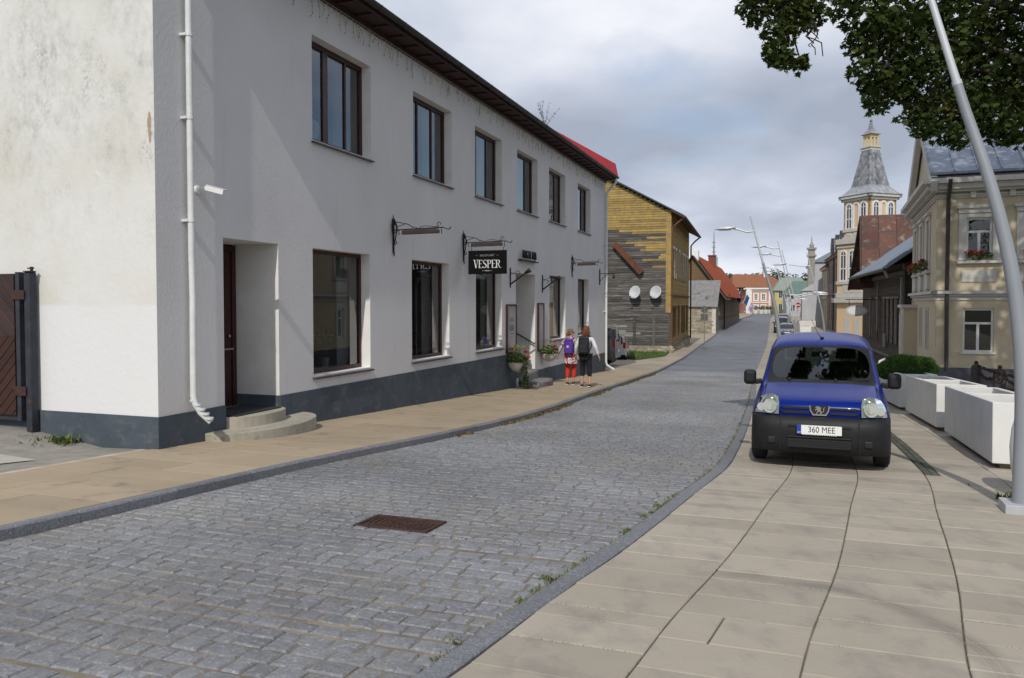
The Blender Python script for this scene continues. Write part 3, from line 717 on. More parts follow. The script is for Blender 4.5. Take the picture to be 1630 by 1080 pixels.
mb = MB(); mb.tube([(door2[1]-.09,-.02,.30),(door2[1]-.09,1.05,.88)], .02); mb.tube([(door2[1]-.09,.3,.47),(door2[1]-.012,.3,.44)], .012); mb.tube([(door2[1]-.09,.9,.79),(door2[1]-.012,.9,.76)], .012); obj('handrail', mb, MAT['iron'], wh)
# eaves, gutter, roof
OV = .40
mb = MB(); mb.box(-.30,LEN+.05,-OV+.0,.0,EAVE-.04,EAVE); mb.box(-.30,LEN+.05,-.05,-.002,EAVE-.16,EAVE-.04)
x = -.3
obj('soffit', mb, MAT['soffit'], wh)
for k in range(3):
    pass
x = -.28; mbr = MB()
while x < LEN: mbr.box(x,x+.10,-OV+.02,-.06,EAVE-.075,EAVE-.042); x += .62
obj('rafter_ends', mbr, MAT['soffit'], wh, kind='stuff')
mb = MB(); mb.box(-.30,LEN+.05,-OV-.025,-OV,EAVE-.07,EAVE+.08); obj('fascia', mb, MAT['soffit'], wh)
mb = MB()                                           # half round gutter
prof = [(math.cos(PI+PI*k/8)*.075, math.sin(PI+PI*k/8)*.075) for k in range(9)]
prof += [(x*.9, z*.9) for x, z in reversed(prof)]
mb.prism([(-.32, -OV-.105+x, EAVE+.06+z) for x, z in prof], (LEN+.36,0,0)); obj('gutter', mb, MAT['gutter'], wh, smooth=40)
mb = MB(); x = .2
while x < LEN: mb.prism([(x,-OV-.105+px*1.12,EAVE+.06+pz*1.12) for px,pz in prof[:9]]+[(x,-OV-.105+px*1.0,EAVE+.06+pz*1.0) for px,pz in reversed(prof[:9])], (.03,0,0)); x += .9
obj('gutter_bracket', mb, MAT['gutter'], wh)
mb = MB(); rise = .58; XS = 14.6                       # ribbed dark sheet, then the plain red part at the far end
n = 120; V = []; yk = (-OV-.09, DEP/2)
for k in range(n+1):
    xx = -.36+(XS+.36)*k/n; z = .022*(k%2)
    for yy in yk: V.append((xx, yy, EAVE+.12+z+(yy+OV)*rise))
mb.add(V, [(2*k,2*k+2,2*k+3,2*k+1) for k in range(n)])
mb.poly([(-.36,DEP/2,EAVE+.12+(DEP/2+OV)*rise),(LEN,DEP/2,EAVE+.12+(DEP/2+OV)*rise),(LEN,DEP+.4,EAVE+.12),(-.36,DEP+.4,EAVE+.12)])
mb.poly([(XS,DEP/2,EAVE+.11+(DEP/2+OV)*rise),(XS,-OV-.05,EAVE+.09),(LEN,-OV-.05,EAVE+.09),(LEN,DEP/2,EAVE+.11+(DEP/2+OV)*rise)])
obj('roof', mb, MAT['tile_roof'], wh)
def on_depth(u, v, ly):                              # photo ray onto a plane parallel to the facade, ly metres behind it
    o = Vector((KX,KY,0))+Vector((-DY,DX,0))*ly; nrm = Vector((DY,-DX,0)); r = at(u,v,1.0)-Vector(CAM); t = (o-Vector(CAM)).dot(nrm)/r.dot(nrm); return wl(Vector(CAM)+r*t)
mb = MB(); A = on_depth(862,196,.5); B = on_depth(980,261,1.6); e0 = (A.x,-OV-.09,EAVE+.115); e1 = (LEN+.25,-OV-.09,EAVE+.115)
for k in range(10):
    t0, t1 = k/10, (k+1)/10
    l0 = Vector(e0).lerp(Vector(e1), t0); l1 = Vector(e0).lerp(Vector(e1), t1); u0 = A.lerp(B, t0); u1 = A.lerp(B, t1); mb.poly([l0,l1,u1,u0])
    k % 3 == 2 and mb.bar(l0+Vector((0,0,.008)), u0+Vector((0,0,.008)), .012, .016, up=(0,-.5,1))
mb.poly([e1, Vector(e1)+Vector((0.12,.1,-.06)), B+Vector((.12,.1,-.0)), B]); mb.poly([A,B,B+Vector((0,2.5,.3)),A+Vector((0,2.5,.3))])
mb.poly([Vector(e1)+Vector((0.12,.1,-.06)), (LEN+.37,B.y+.1,EAVE+.1), B+Vector((.12,.1,0))])
obj('roof', mb, MAT['red_roof'], wh, label='plain red sheet metal end of the roof')
# downpipes
def pipe(pts, r, name='downpipe', m=None, parent=None, extra=None):
    mb = MB(); mb.tube(pts, r, 10)
    if extra: extra(mb)
    return obj(name, mb, m or MAT['pipe'], parent, smooth=50)
def near_pipe(mb):
    for z in (5.0,3.94,2.62): mb.lathe([(.050,z-.02),(.050,z+.02)],12,(.50,-.10,0)); 
    for z in (5.0,3.94,2.62): mb.box(.44,.56,-.10,-.0,z-.015,z+.015)
    for k in range(5): p = Vector((.50+.012*k,-.10-.055*k,.28-.045*k-.012*k)); mb.lathe([(.047,-.012),(.047,.012)],12,p)
pipe([(.50,-.10,6.8),(.50,-.10,4),(.50,-.10,2.2),(.512,-.10,1.6),(.505,-.10,1.1),(.50,-.10,.34),(.505,-.12,.24),(.53,-.19,.12),(.58,-.31,-.0)], .042, parent=wh, extra=near_pipe)
def far_pipe(mb):
    for z in (4,1.2): mb.box(24.5,24.7,-.09,0,z-.015,z+.015)
gg = wgz(24.6)
pipe([(24.60,-OV-.10,EAVE+.04),(24.60,-OV-.08,EAVE-.18),(24.60,-.25,EAVE-.42),(24.60,-.09,EAVE-.62),(24.60,-.09,4),(24.60,-.09,gg+.5),(24.60,-.12,gg+.36),(24.66,-.42,gg+.16)], .05, parent=wh, extra=far_pipe)
# peeled patch on the gable: bare render showing
mb = MB(); r = random.Random(5)
pts = [(-.004, .075+.030*math.cos(a)*r.uniform(.5,1.25), 3.74+.20*math.sin(a)*r.uniform(.8,1.1)) for a in [2*PI*k/26 for k in range(26)]]
mb.poly(pts[::-1]); obj('bare_patch', mb, mat('bare_render', (.42,.33,.23), (.34,.25,.17), scale=14, rough=.95, bump=.5, bscale=40), wh)
# security camera
cam_t = thing('security_camera', 'small white security camera on the white wall above the first doorway', 'security camera', wh.matrix_basis @ Vector((.72,0,3.05)), wh.rotation_euler.z)
mb = MB(); mb.lathe([(.055,0),(.055,-.03),(.03,-.04)],14,(0,0,0),'y'); mb.tube([(0,-.03,0),(.0,-.09,.02),(.05,-.14,.03)],.018); obj('mount', mb, MAT['white_paint'], cam_t, smooth=40)
mb = MB(Matrix.Translation((.10,-.2,.0)) @ Matrix.Rotation(R(-58),4,'Z') @ Matrix.Rotation(R(14),4,'Y')); mb.box(-.11,.12,-.04,.04,-.036,.036); mb.box(-.1,.15,-.046,.046,.036,.044); obj('housing', mb, MAT['white_paint'], cam_t, bevel=.008)
# icicle string lights under the eaves
mb = MB(); x = 1.6; r = random.Random(11)
MAT['wire'] = mat('pale_wire', (.30,.27,.23), rough=.5)
mb.bar((1.5,-.075,EAVE-.17),(LEN-.4,-.075,EAVE-.17),.008,.008)
while x < LEN-.4:
    L_ = r.choice((.10,.16,.22,.30,.38)); z = EAVE-.17; px, py = x, -.075
    for s in range(int(L_/.055)+1):
        nx, ny, nz = px+r.uniform(-.025,.025), max(-.11,min(-.03,py+r.uniform(-.02,.02))), z-.055; mb.bar((px,py,z),(nx,ny,nz),.006,.006); 
        if r.random() < .5: mb.box(nx-.008,nx+.008,ny-.008,ny+.008,nz-.012,nz+.012)
        px, py, z = nx, ny, nz
    x += r.uniform(.10,.17)
o = obj('string_lights', mb, MAT['wire'], None, loc=wh.location, rz=wh.rotation_euler.z); tag(o, 'pale icicle string lights hanging under the eaves of the white house', 'string lights')
# ---- wrought iron sign brackets
def arc(cx, cz, r, a0, a1, n, y): return [(y, cx+r*math.cos(a0+(a1-a0)*k/n), cz+r*math.sin(a0+(a1-a0)*k/n)) for k in range(n+1)]
def scroll_bracket(name, label, s, z, L_=1.22):
    t = thing(name, label, 'sign bracket', wh.matrix_basis @ Vector((s,0,z)), wh.rotation_euler.z, 'iron scroll brackets on the white house')
    mb = MB()                                        # out from the wall is -y
    def o(d, h): return (0,-d,h)
    mb.bar(o(.02,-.42),o(.02,.22),.03,.03); mb.tube([o(.02,-.42),o(.035,-.48),o(.02,-.52)],[.02,.014,.004],6); mb.tube([o(.02,.22),o(.02,.30)],[.014,.004],6); mb.ball((0,-.02,.17),.045,.05,.06,8,6)
    for k in (-1,1):
        mb.tube([(k*.03,-.03,.2),(k*.10,-.04,.1),(k*.09,-.04,-.03),(k*.03,-.04,-.2),(0,-.03,-.3)],.012,6)
    mb.tube([o(.05,.12),o(.10,.06),o(.10,-.02),o(.05,-.05)],.013,6); mb.tube([o(.03,-.28),o(.07,-.28),o(.09,-.25),o(.085,-.22)],.009,6)
    obj('backplate', mb, MAT['iron'], t)
    mb = MB(); mb.bar(o(.02,0),o(L_-.12,.02),.022,.022); mb.tube([o(L_-.12,.02),o(L_-.05,-.01),o(L_,-.02),o(L_+.03,.01),o(L_+.02,.03)],.011,6)
    mb.tube([o(.05,.16),o(.18,.14),o(.32,.11),o(.42,.06),o(.56,.02)],.008,5); mb.tube([o(.06,.05),o(.20,.09),o(.30,.12),o(.38,.09),o(.45,.03)],.007,5)
    mb.tube([o(.58,.02),o(.63,.055),o(.75,.06),o(.88,.045),o(.98,.035)],.007,5)
    c = [o(1.0+.045*math.cos(a)*(1-a/12), .085+.045*math.sin(a)*(1-a/12)) for a in [PI*1.5-k*.5 for k in range(11)]]
    mb.tube([o(.98,.03)]+c, .008, 5)
    for d in (.14, L_-.16): mb.bar(o(d,-.0),o(d,-.10),.012,.014)
    obj('arm', mb, MAT['iron'], t)
    mb = MB(); mb.prism([o(.24,-.015),o(L_-.24,.0),o(L_-.22,-.03),o(L_-.22,-.085),o(.22,-.095),o(.22,-.04)], (.11,0,0)); 
    for v in range(len(mb.v)): mb.v[v] = (mb.v[v][0]-.055,)+mb.v[v][1:]
    obj('lamp_bar', mb, MAT['lampbar'], t, bevel=.01)
    return t
scroll_bracket('sign_bracket', 'empty iron scroll bracket with lamp bar between the first and second shop windows', 6.13, 2.99)
scroll_bracket('sign_bracket', 'iron scroll bracket carrying the black hanging sign', 9.64, 2.99)
scroll_bracket('sign_bracket', 'iron scroll bracket with lamp bar near the far end of the white house', 19.45, 2.98, 1.1)
# small far bracket with a camera
fb = thing('camera_bracket', 'small dark bracket with a tiny camera at the far corner of the white house', 'bracket', wh.matrix_basis @ Vector((23.7,0,2.75)), wh.rotation_euler.z)
mb = MB(); mb.bar((0,0,0),(0,-.62,0),.03,.03); mb.bar((0,-.02,.18),(0,-.02,-.45),.05,.03); mb.tube([(0,-.04,-.3),(0,-.2,-.12),(0,-.4,-.02)],.012,6); mb.tube([(0,-.6,0),(0,-.6,-.1)],.02); mb.ball((0,-.6,-.15),.06); obj('arm', mb, MAT['iron'], fb)
# ---- VESPER hanging sign, seen face on from up the street
sg = thing('hanging_sign', 'black hanging board with white lettering under the iron bracket', 'sign', wh.matrix_basis @ Vector((9.64,-.63,2.52)), wh.rotation_euler.z-PI/2)
# local x = out from the wall... the board faces back along the street (-y local)
SW, SH = .97, .56
mb = MB(); mb.box(-SW/2,SW/2,-.02,.02,-SH/2,SH/2); obj('board', mb, MAT['black_board'], sg, bevel=.004)
mb = MB()
for x in (-.40,.40): mb = MB(); mb.tube([(x,0,SH/2-.01),(x*1.02,0,SH/2+.06),(x*1.08,0,SH/2+.12)],.007,6); obj('hanger', mb, MAT['iron'], sg)
MAT['letter'] = mat('white_letter_paint', (.72,.72,.70), rough=.6)
MAT['letter_grey'] = mat('grey_letter_paint', (.25,.25,.25), rough=.6)
def serif_word(word, h, y, mb, x0, pitch):
    tk, tn = .022, .0075; s = .016
    def V(a, b, w): mb.prism([(x0+a[0]-w/2,y,a[1]),(x0+a[0]+w/2,y,a[1]),(x0+b[0]+w/2,y,b[1]),(x0+b[0]-w/2,y,b[1])], (0,.003,0))
    def Hh(x, z, w, t=tn): mb.box(x0+x,x0+x+w,y,y+.003,z-t/2,z+t/2)
    for ch in word:
        w = h*.62
        if ch == 'V': V((.02,h),(w/2,0),tk); V((w-.01,h),(w/2+.004,0),tn); Hh(-.01,h,.06); Hh(w-.045,h,.06)
        if ch == 'E': V((.02,0),(.02,h),tk); Hh(0,h-.004,w*.8); Hh(.02,h*.52,w*.5); Hh(0,.004,w*.85); V((w*.8,h*.8),(w*.8,h),tn); V((w*.85,0),(w*.85,h*.2),tn)
        if ch == 'S':
            P = [(w*.8,h*.8),(w*.72,h*.96),(w*.42,h),(w*.14,h*.88),(w*.12,h*.68),(w*.4,h*.54),(w*.68,h*.40),(w*.78,h*.2),(w*.6,.02),(w*.35,0),(w*.1,h*.08),(w*.03,h*.25)]
            T = [.008,.008,.010,.015,.02,.024,.024,.018,.012,.01,.009,.008]
            for (a, b, t) in zip(P, P[1:], T): mb.bar((x0+a[0],y+.0015,a[1]),(x0+b[0],y+.0015,b[1]),.003,t,up=(0,0,1) if abs(b[0]-a[0])>.004 else (1,0,0))
        if ch in 'PR':
            V((.02,0),(.02,h),tk); Hh(-.005,h-.004,.05); Hh(-.005,.004,.055)
            P = [(.02,h-.004),(w*.5,h-.006),(w*.76,h*.88),(w*.78,h*.7),(w*.55,h*.52),(.02,h*.5)]
            for a, b, t in zip(P, P[1:], (tn,.012,tk,.014,tn)): mb.bar((x0+a[0],y+.0015,a[1]),(x0+b[0],y+.0015,b[1]),.003,t,up=(0,0,1) if abs(b[0]-a[0])>.01 else (1,0,0))
            if ch == 'R': V((w*.45,h*.5),(w*.8,.02),tk*.8); Hh(w*.72,.006,.05)
        x0 += pitch[ch]
mb = MB(); serif_word('VESPER', .19, -.0245, mb, -.345, dict(V=.128,E=.108,S=.112,P=.110,R=.11))
for v in range(len(mb.v)): mb.v[v] = (mb.v[v][0], mb.v[v][1], mb.v[v][2]-.135)
obj('lettering', mb, MAT['letter'], sg)
me = text_mesh('SALON ART', .07, .0015, sx=1.0); me.materials.append(MAT['letter_grey']); o = link('lettering', me, sg); o.rotation_euler = (PI/2,0,0); o.location = (0,-.0225,.16)
mb = MB(); mb.box(-.13,.13,-.023,-.021,-.203,-.195); mb.box(-.055,.055,-.0235,-.0212,-.212,-.188); mb.box(-.29,-.24,-.023,-.021,.158,.163); mb.box(.24,.29,-.023,-.021,.158,.163); obj('lettering', mb, MAT['letter_grey'], sg)
# ---- standing letters over the doorway
lt = thing('letter_sign', 'dark standing metal letters on a rail above the second doorway', 'sign', wh.matrix_basis @ Vector((14.40,-.03,2.80)), wh.rotation_euler.z)
me = text_mesh('MARGERI MAJA', .34, .012, sx=.40, space=1.5); me.materials.append(MAT['iron']); o = link('lettering', me, lt); o.rotation_euler = (PI/2,0,0); o.location = (0,-.07,.16)
mb = MB(); mb.box(-.80,.80,-.10,-.0,-.03,0.0); mb.box(-.78,.78,-.02,0,-.0,.03); obj('rail', mb, MAT['iron'], lt)
# ---- spot lamps on scroll arms beside the doorway
def spot(label, s, z):
    t = thing('wall_lamp', label, 'wall lamp', wh.matrix_basis @ Vector((s,0,z)), wh.rotation_euler.z, 'spot lamps beside the second doorway')
    mb = MB(); mb.bar((0,-.015,-.32),(0,-.015,.24),.035,.02); mb.tube([(0,-.02,-.22),(.0,-.48,.10)],.024,8)
    for d, h, rr in ((.12,.02,.075),(.24,.09,.06)): mb.tube([(0,-d+rr*math.cos(a), h+rr*math.sin(a)) for a in [PI*.1+k*PI*.2 for k in range(7)]],.009,5)
    mb.tube([(0,-.02,.1),(0,-.14,.08),(0,-.26,.02)],.009,5)
    obj('arm', mb, MAT['iron'], t)
    mb = MB(Matrix.Translation((0,-.53,.13)) @ Matrix.Rotation(R(62),4,'X')); mb.lathe([(.03,-.10),(.05,-.03),(.065,.07),(.06,.08)],12); obj('lamp_head', mb, MAT['iron'], t, smooth=40)
spot('black spot lamp on a scroll arm left of the second doorway', 12.95, 2.30)
spot('black spot lamp on a scroll arm right of the second doorway', 15.95, 2.20)
# ---- menu boards
MAT['menu'] = mat('menu_sheet', (.40,.40,.40), (.32,.32,.33), scale=4, rough=.3)
MAT['menu_print'] = mat('menu_print', (.10,.10,.10), rough=.5)
def menu(label, s, z0, z1, w, lines):
    t = thing('menu_board', label, 'menu board', wh.matrix_basis @ Vector((s,0,z0)), wh.rotation_euler.z); h = z1-z0
    mb = MB(); y0, y1 = -.06, -.002; mb.box(0,.05,y0,y1,0,h); mb.box(w-.05,w,y0,y1,0,h); mb.box(.05,w-.05,y0,y1,0,.05); mb.box(.05,w-.05,y0,y1,h-.05,h); obj('frame', mb, MAT['brown'], t)
    mb = MB(); mb.box(.05,w-.05,-.04,-.006,.05,h-.05); obj('sheet', mb, MAT['menu'], t)
    if lines:
        mb = MB()
        for fz, fw in lines: mb.box(w/2-fw*w/2,w/2+fw*w/2,-.043,-.0405,h*fz-.012,h*fz+.012)
        obj('printed_lines', mb, MAT['menu_print'], t)
menu('framed menu board with printed lines left of the second doorway', 12.60, .15, 1.52, .78, [(.70,.3),(.66,.4),(.60,.12),(.56,.5),(.53,.46),(.50,.5),(.47,.42),(.40,.3),(.33,.1)])
menu('blank framed board between the second doorway and the next shop window', 15.42, .05, 1.56, .60, [])
# ---- hanging flower bowls
MAT['bowl'] = mat('white_ceramic', (.62,.60,.55), (.5,.48,.43), scale=8, rough=.5)
MAT['leaf'] = mat('flower_leaves', (.05,.10,.018), (.10,.14,.03), scale=12, rough=.6, rnd=.35)
MAT['leaf_pale'] = mat('pale_plumes', (.25,.22,.10), (.15,.15,.05), scale=12, rough=.8, rnd=.3)
MAT['petal'] = mat('red_petals', (.42,.012,.014), (.5,.03,.02), scale=20, rough=.6, rnd=.2)
def leaf_cloud(mb, c, rx, ry, rz, n, size, r, m=0, drop=0):
    for _ in range(n):
        while True:
            p = Vector((r.uniform(-1,1), r.uniform(-1,1), r.uniform(-1,1)))
            if p.length < 1: break
        p = Vector((c[0]+p.x*rx, c[1]+p.y*ry, c[2]+p.z*rz)); a = r.uniform(0,2*PI); u = Vector((math.cos(a),math.sin(a),r.uniform(-.6,.6))).normalized(); w = u.cross(Vector((r.uniform(-1,1),r.uniform(-1,1),r.uniform(-.3,1.2)))).normalized()
        s = size*r.uniform(.6,1.3); mb.add([p-u*s, p+w*s*.6, p+u*s, p-w*s*.6], [(0,1,2,3)], m)
def flower_bowl(label, s, z, trail, seed):
    r = random.Random(seed); t = thing('flower_bowl', label, 'flower bowl', wh.matrix_basis @ Vector((s,-.24,z)), wh.rotation_euler.z, 'flower bowls beside the second doorway')
    mb = MB(); mb.lathe([(.05,-.24),(.15,-.20),(.23,-.10),(.26,.0),(.24,.01),(.20,-.02)],18); mb.box(-.03,.03,.1,.24,-.05,.0); obj('bowl', mb, MAT['bowl'], t, smooth=50)
    mb = MB(); leaf_cloud(mb, (0,-.02,.10),.36,.30,.18,420,.042,r)
    if trail:
        for k in range(5): leaf_cloud(mb,(-.02+.05*k-.1*(k%2),-.24,-.05-.17*k),.15,.09,.13,90,.036,r)
    obj('foliage', mb, MAT['leaf'], t, kind='stuff')
    mb = MB()
    for k in range(26 if trail else 10):
        a = r.uniform(0,2*PI); b = Vector((r.uniform(-.2,.05),r.uniform(-.1,.1),.08)); mb.tube([b,b+Vector((math.cos(a)*.08,math.sin(a)*.08,.22)),b+Vector((math.cos(a)*.2,math.sin(a)*.2,.40))],.004,4); leaf_cloud(mb,b+Vector((math.cos(a)*.15,math.sin(a)*.15,.34)),.05,.05,.09,5,.03,r)
    obj('plumes', mb, MAT['leaf_pale'], t, kind='stuff')
    mb = MB()
    for (x,y,zz) in (((.22,-.2,.30),(.12,-.3,.16)) if trail else ((-.02,-.2,.26),(.34,-.15,.14),(.30,-.1,.05))): leaf_cloud(mb,(x,y,zz),.06,.06,.045,60,.026,r)
    obj('blossom', mb, MAT['petal'], t, kind='stuff')
flower_bowl('white bowl of red geraniums with a long trailing vine left of the second doorway', 12.85, -.10, True, 1)
flower_bowl('white bowl of red geraniums without trailing vine right of the second doorway', 15.95, -.05, False, 2)
# ---- things inside the windows
MAT['bust'] = mat('white_plaster', (.75,.75,.74), rough=.8)
def bust(label, s, y):
    t = thing('bust', label, 'bust', wh.matrix_basis @ Vector((s,y,UZ[0]+.02)), wh.rotation_euler.z+R(-30), 'white busts in the first upper window')
    mb = MB(); mb.lathe([(.10,0),(.12,.02),(.06,.06),(.055,.14),(.06,.18)],14); mb.ball((.0,0,.30),.115,.09,.15,14,10); mb.ball((.10,0,.27),.035,.025,.05,8,6); mb.ball((-.05,0,.36),.105,.105,.11,12,8); obj('head', mb, MAT['bust'], t, smooth=60)
bust('white plaster bust behind the glass of the first upper window, its right hand one', 3.98, .36); bust('white plaster bust at the left edge of the first upper window', 3.56, .36)
MAT['wood_lamp'] = mat('wooden_shade', (.33,.20,.11), (.25,.15,.08), scale=9, rough=.6)
for s, y, z, lb in ((4.55,1.2,1.42,'upper conical pendant lamp inside the first shop window'),(4.35,1.5,.98,'lower conical pendant lamp inside the first shop window')):
    t = thing('pendant_lamp', lb, 'pendant lamp', wh.matrix_basis @ Vector((s,y,z)), wh.rotation_euler.z, 'pendant lamps in the first shop window')
    mb = MB(); mb.lathe([(.15,0),(.08,.17),(.03,.22),(.02,.26)],16,cap=False); obj('shade', mb, MAT['wood_lamp'], t, smooth=40); mb = MB(); mb.tube([(0,0,.26),(0,0,2.8-z)],.006,5); obj('cord', mb, MAT['iron'], t)
MAT['green'] = mat('green_paint', (.03,.22,.10), rough=.4)
t = thing('chair', 'green chair seen through the first shop window', 'chair', wh.matrix_basis @ Vector((3.98,.9,-.14)), wh.rotation_euler.z+.6)
mb = MB(); mb.box(-.2,.2,-.2,.2,.43,.46); obj('seat', mb, MAT['green'], t, bevel=.01)
mb = MB(); mb.box(-.2,.2,.17,.2,.6,.88); mb.box(-.2,-.17,.17,.2,.45,.6); mb.box(.17,.2,.17,.2,.45,.6); obj('backrest', mb, MAT['green'], t, bevel=.01)
for x in (-.17,.17):
    for y in (-.17,.17): mb = MB(); mb.tube([(x,y,0),(x*.95,y*.95,.43)],.016,6); obj('leg', mb, MAT['green'], t)
for k, (s, y, z) in enumerate(((4.75,.7,.35),(8.3,.75,.3),(11.2,.7,.3))):
    r = random.Random(40+k); t = thing('potted_plant', ['potted plant behind the glass of the first shop window','potted plant behind the glass of the second shop window','potted plant behind the glass of the third shop window'][k], 'plant', wh.matrix_basis @ Vector((s,y,z)), wh.rotation_euler.z)
    mb = MB(); mb.lathe([(.08,0),(.11,.2),(.1,.2)],12); obj('pot', mb, MAT['bowl'], t); mb = MB(); leaf_cloud(mb,(0,0,.5),.22,.2,.28,130,.06,r); obj('foliage', mb, MAT['leaf'], t, kind='stuff')
# sapling rooted on the roof ridge
tw = thing('roof_sapling', 'thin sapling growing on the roof edge of the white house', 'plant', at(865,196,25.0))
mb = MB(); r = random.Random(9)
for k in range(6):
    a = Vector((0,0,-.3)); d = Vector((r.uniform(-.35,.45),r.uniform(-.2,.2),1)).normalized(); pts = [a]
    for s in range(6): a = a+d*.16; d = (d+Vector((r.uniform(-.2,.2),r.uniform(-.2,.2),r.uniform(-.1,.15)))).normalized(); pts.append(a.copy())
    mb.tube(pts,[.012,.011,.009,.007,.005,.004,.003],5)
    for p in pts[2:]: leaf_cloud(mb,p,.06,.06,.06,4,.022,r)
obj('twigs', mb, mat('dark_twigs', (.05,.055,.03), (.10,.09,.04), scale=12, rough=.8), tw)
# ------------------------------------------------------------------ gate to the left of the house
gl = lambda u, v, y: at(u, v, y)
MAT['gate_wood'] = mat('gate_boards', (.045,.022,.020), (.028,.015,.014), scale=3, rough=.6, bump=.3, bscale=14, rnd=.2)
MAT['gate_wood2'] = mat('gate_boards_red', (.052,.017,.009), (.032,.012,.008), scale=3, rough=.55, bump=.3, bscale=14, rnd=.2)
MAT['post'] = mat('gate_post_paint', (.030,.038,.055), (.022,.022,.026), scale=6, rough=.6, bump=.2, c3=(.10,.045,.03), s3=6, lo3=.62, hi3=.72)
gy = 1.90                                            # along the gable, local y of the post
gpz = lambda z: z
g0 = -.06
ga = thing('wooden_gate', 'dark brown wooden gate leaf of diagonal boards left of the white house', 'gate', wh.matrix_basis @ Vector((-.13,gy+.34,g0)), wh.rotation_euler.z+PI/2)
# local x runs left along the gable line, -y ... faces the street
Hg, Wg = 2.02, 2.6
def clip_board(mb, x0, z0, x1, z1, cw, ang, y, xmin, xmax, zmin, zmax): pass
def diag_boards(ga, zmin, zmax, slope, m):
    k = -6.0; n = 0
    while k < 8:
        # board between lines z = slope*x + k and + pitch, clipped to rectangle
        pitch = .155; poly = [(0,zmin),(Wg,zmin),(Wg,zmax),(0,zmax)]
        def clip(poly, f):
            out = []
            for i in range(len(poly)):
                a, b = poly[i], poly[(i+1)%len(poly)]; fa, fb = f(a), f(b)
                if fa >= 0: out.append(a)
                if fa*fb < 0: t = fa/(fa-fb); out.append((a[0]+(b[0]-a[0])*t, a[1]+(b[1]-a[1])*t))
            return out
        p = clip(poly, lambda a: a[1]-slope*a[0]-k-.004)
        if len(p) > 2: p = clip(p, lambda a: slope*a[0]+k+pitch-.004-a[1])
        if len(p) > 2:
            mb = MB(); mb.prism([(x,0,z) for x, z in p], (0,.03,0)); obj('plank', mb, m, ga, bevel=.004, seg=1)
        k += pitch
diag_boards(ga, .12, 1.17, -1.0, MAT['gate_wood2']); diag_boards(ga, 1.17, Hg-.02, 1.0, MAT['gate_wood'])
mb = MB(); mb.box(-.10,-.03,-.06,.03,.05,Hg+.0); mb.box(-.03,Wg,-.06,-.002,.05,.16); mb.box(-.03,Wg,-.06,-.002,Hg-.12,Hg-.02); mb.box(-.03,Wg,-.06,-.002,1.13,1.21); obj('frame', mb, MAT['post'], ga)
for z in (.45,1.72): mb = MB(); mb.box(-.2,.02,.031,.045,z-.06,z+.06); obj('hinge', mb, MAT['rust'], ga)
gp = thing('gate_post', 'blue black steel gate post against the gable of the white house', 'gate post', wh.matrix_basis @ Vector((-.09,gy+.05,g0-.1)), wh.rotation_euler.z)
mb = MB(); mb.box(-.06,.05,.02,.12,0,Hg+.10); obj('post', mb, MAT['post'], gp, bevel=.012)
mb = MB(); mb.box(-.08,.03,-.0,.1,Hg+.10,Hg+.115); mb.tube([(-.02,.02,Hg+.11),(-.02,.02,Hg+.17)],.02,6); mb.tube([(-.02,.09,Hg+.15),(-.02,-.02,Hg+.15)],.010,6); obj('cap', mb, MAT['rust'], gp)
pts = []
for _ in range(90): p = wh.matrix_basis @ Vector((random.gauss(-.35,.12), gy+random.gauss(.1,.25), 0)); pts.append((*qw(p.x,p.y), KH-.03))
for _ in range(30): p = wh.matrix_basis @ Vector((random.gauss(-.2,.05), gy-.55+random.gauss(0,.08), 0)); pts.append((*qw(p.x,p.y), KH-.01))
tag(tufts('post_weeds', pts, MAT['weed'], .04, .16, 7, .05, .014), 'clump of green weeds at the foot of the gate post', 'weeds')
# ------------------------------------------------------------------ cars: a lofted cage, subdivided; glass shares the cage so it fits the openings
MAT['tyre'] = mat('tyre_rubber', (.018,.018,.019), (.03,.03,.03), scale=20, rough=.85, bump=.2, bscale=60)
MAT['rim'] = mat('wheel_rim', (.45,.46,.47), rough=.35, metal=.8)
MAT['hubcap'] = mat('grey_hubcap', (.22,.22,.23), rough=.5, metal=.4)
MAT['black_plastic'] = mat('black_plastic', (.012,.012,.013), (.017,.017,.018), scale=8, rough=.55, spec=.25, bump=.06, bscale=220)
MAT['dark_trim'] = mat('dark_trim', (.010,.010,.011), rough=.6)
MAT['seat_cloth'] = mat('seat_cloth', (.025,.026,.032), (.035,.036,.04), scale=30, rough=.95)
MAT['car_glass'] = glass_mat('car_glass', (.24,.30,.30), 1.8)
MAT['lamp_glass'] = glass_mat('lamp_lens', (.90,.92,.88), 1.5, .03)
MAT['reflector'] = mat('lamp_reflector', (.72,.74,.70), rough=.25, metal=.75)
MAT['lamp_inner'] = mat('lamp_bowl', (.36,.40,.39), rough=.22, metal=.55)
MAT['chrome'] = mat('chrome', (.75,.75,.76), rough=.12, metal=1)
MAT['red_lens'] = mat('red_lens', (.35,.01,.015), rough=.15, coat=1)
MAT['plate'] = mat('plate_white', (.72,.72,.70), rough=.35)
MAT['plate_ink'] = mat('plate_black', (.015,.015,.015), rough=.5)
MAT['eu_blue'] = mat('plate_blue', (.01,.05,.32), rough=.4)
def paint(name, c, rough=.28): return mat(name, c, tuple(x*.9 for x in c), scale=2.5, rough=rough, coat=.7, spec=.5, bump=.012, bscale=5)
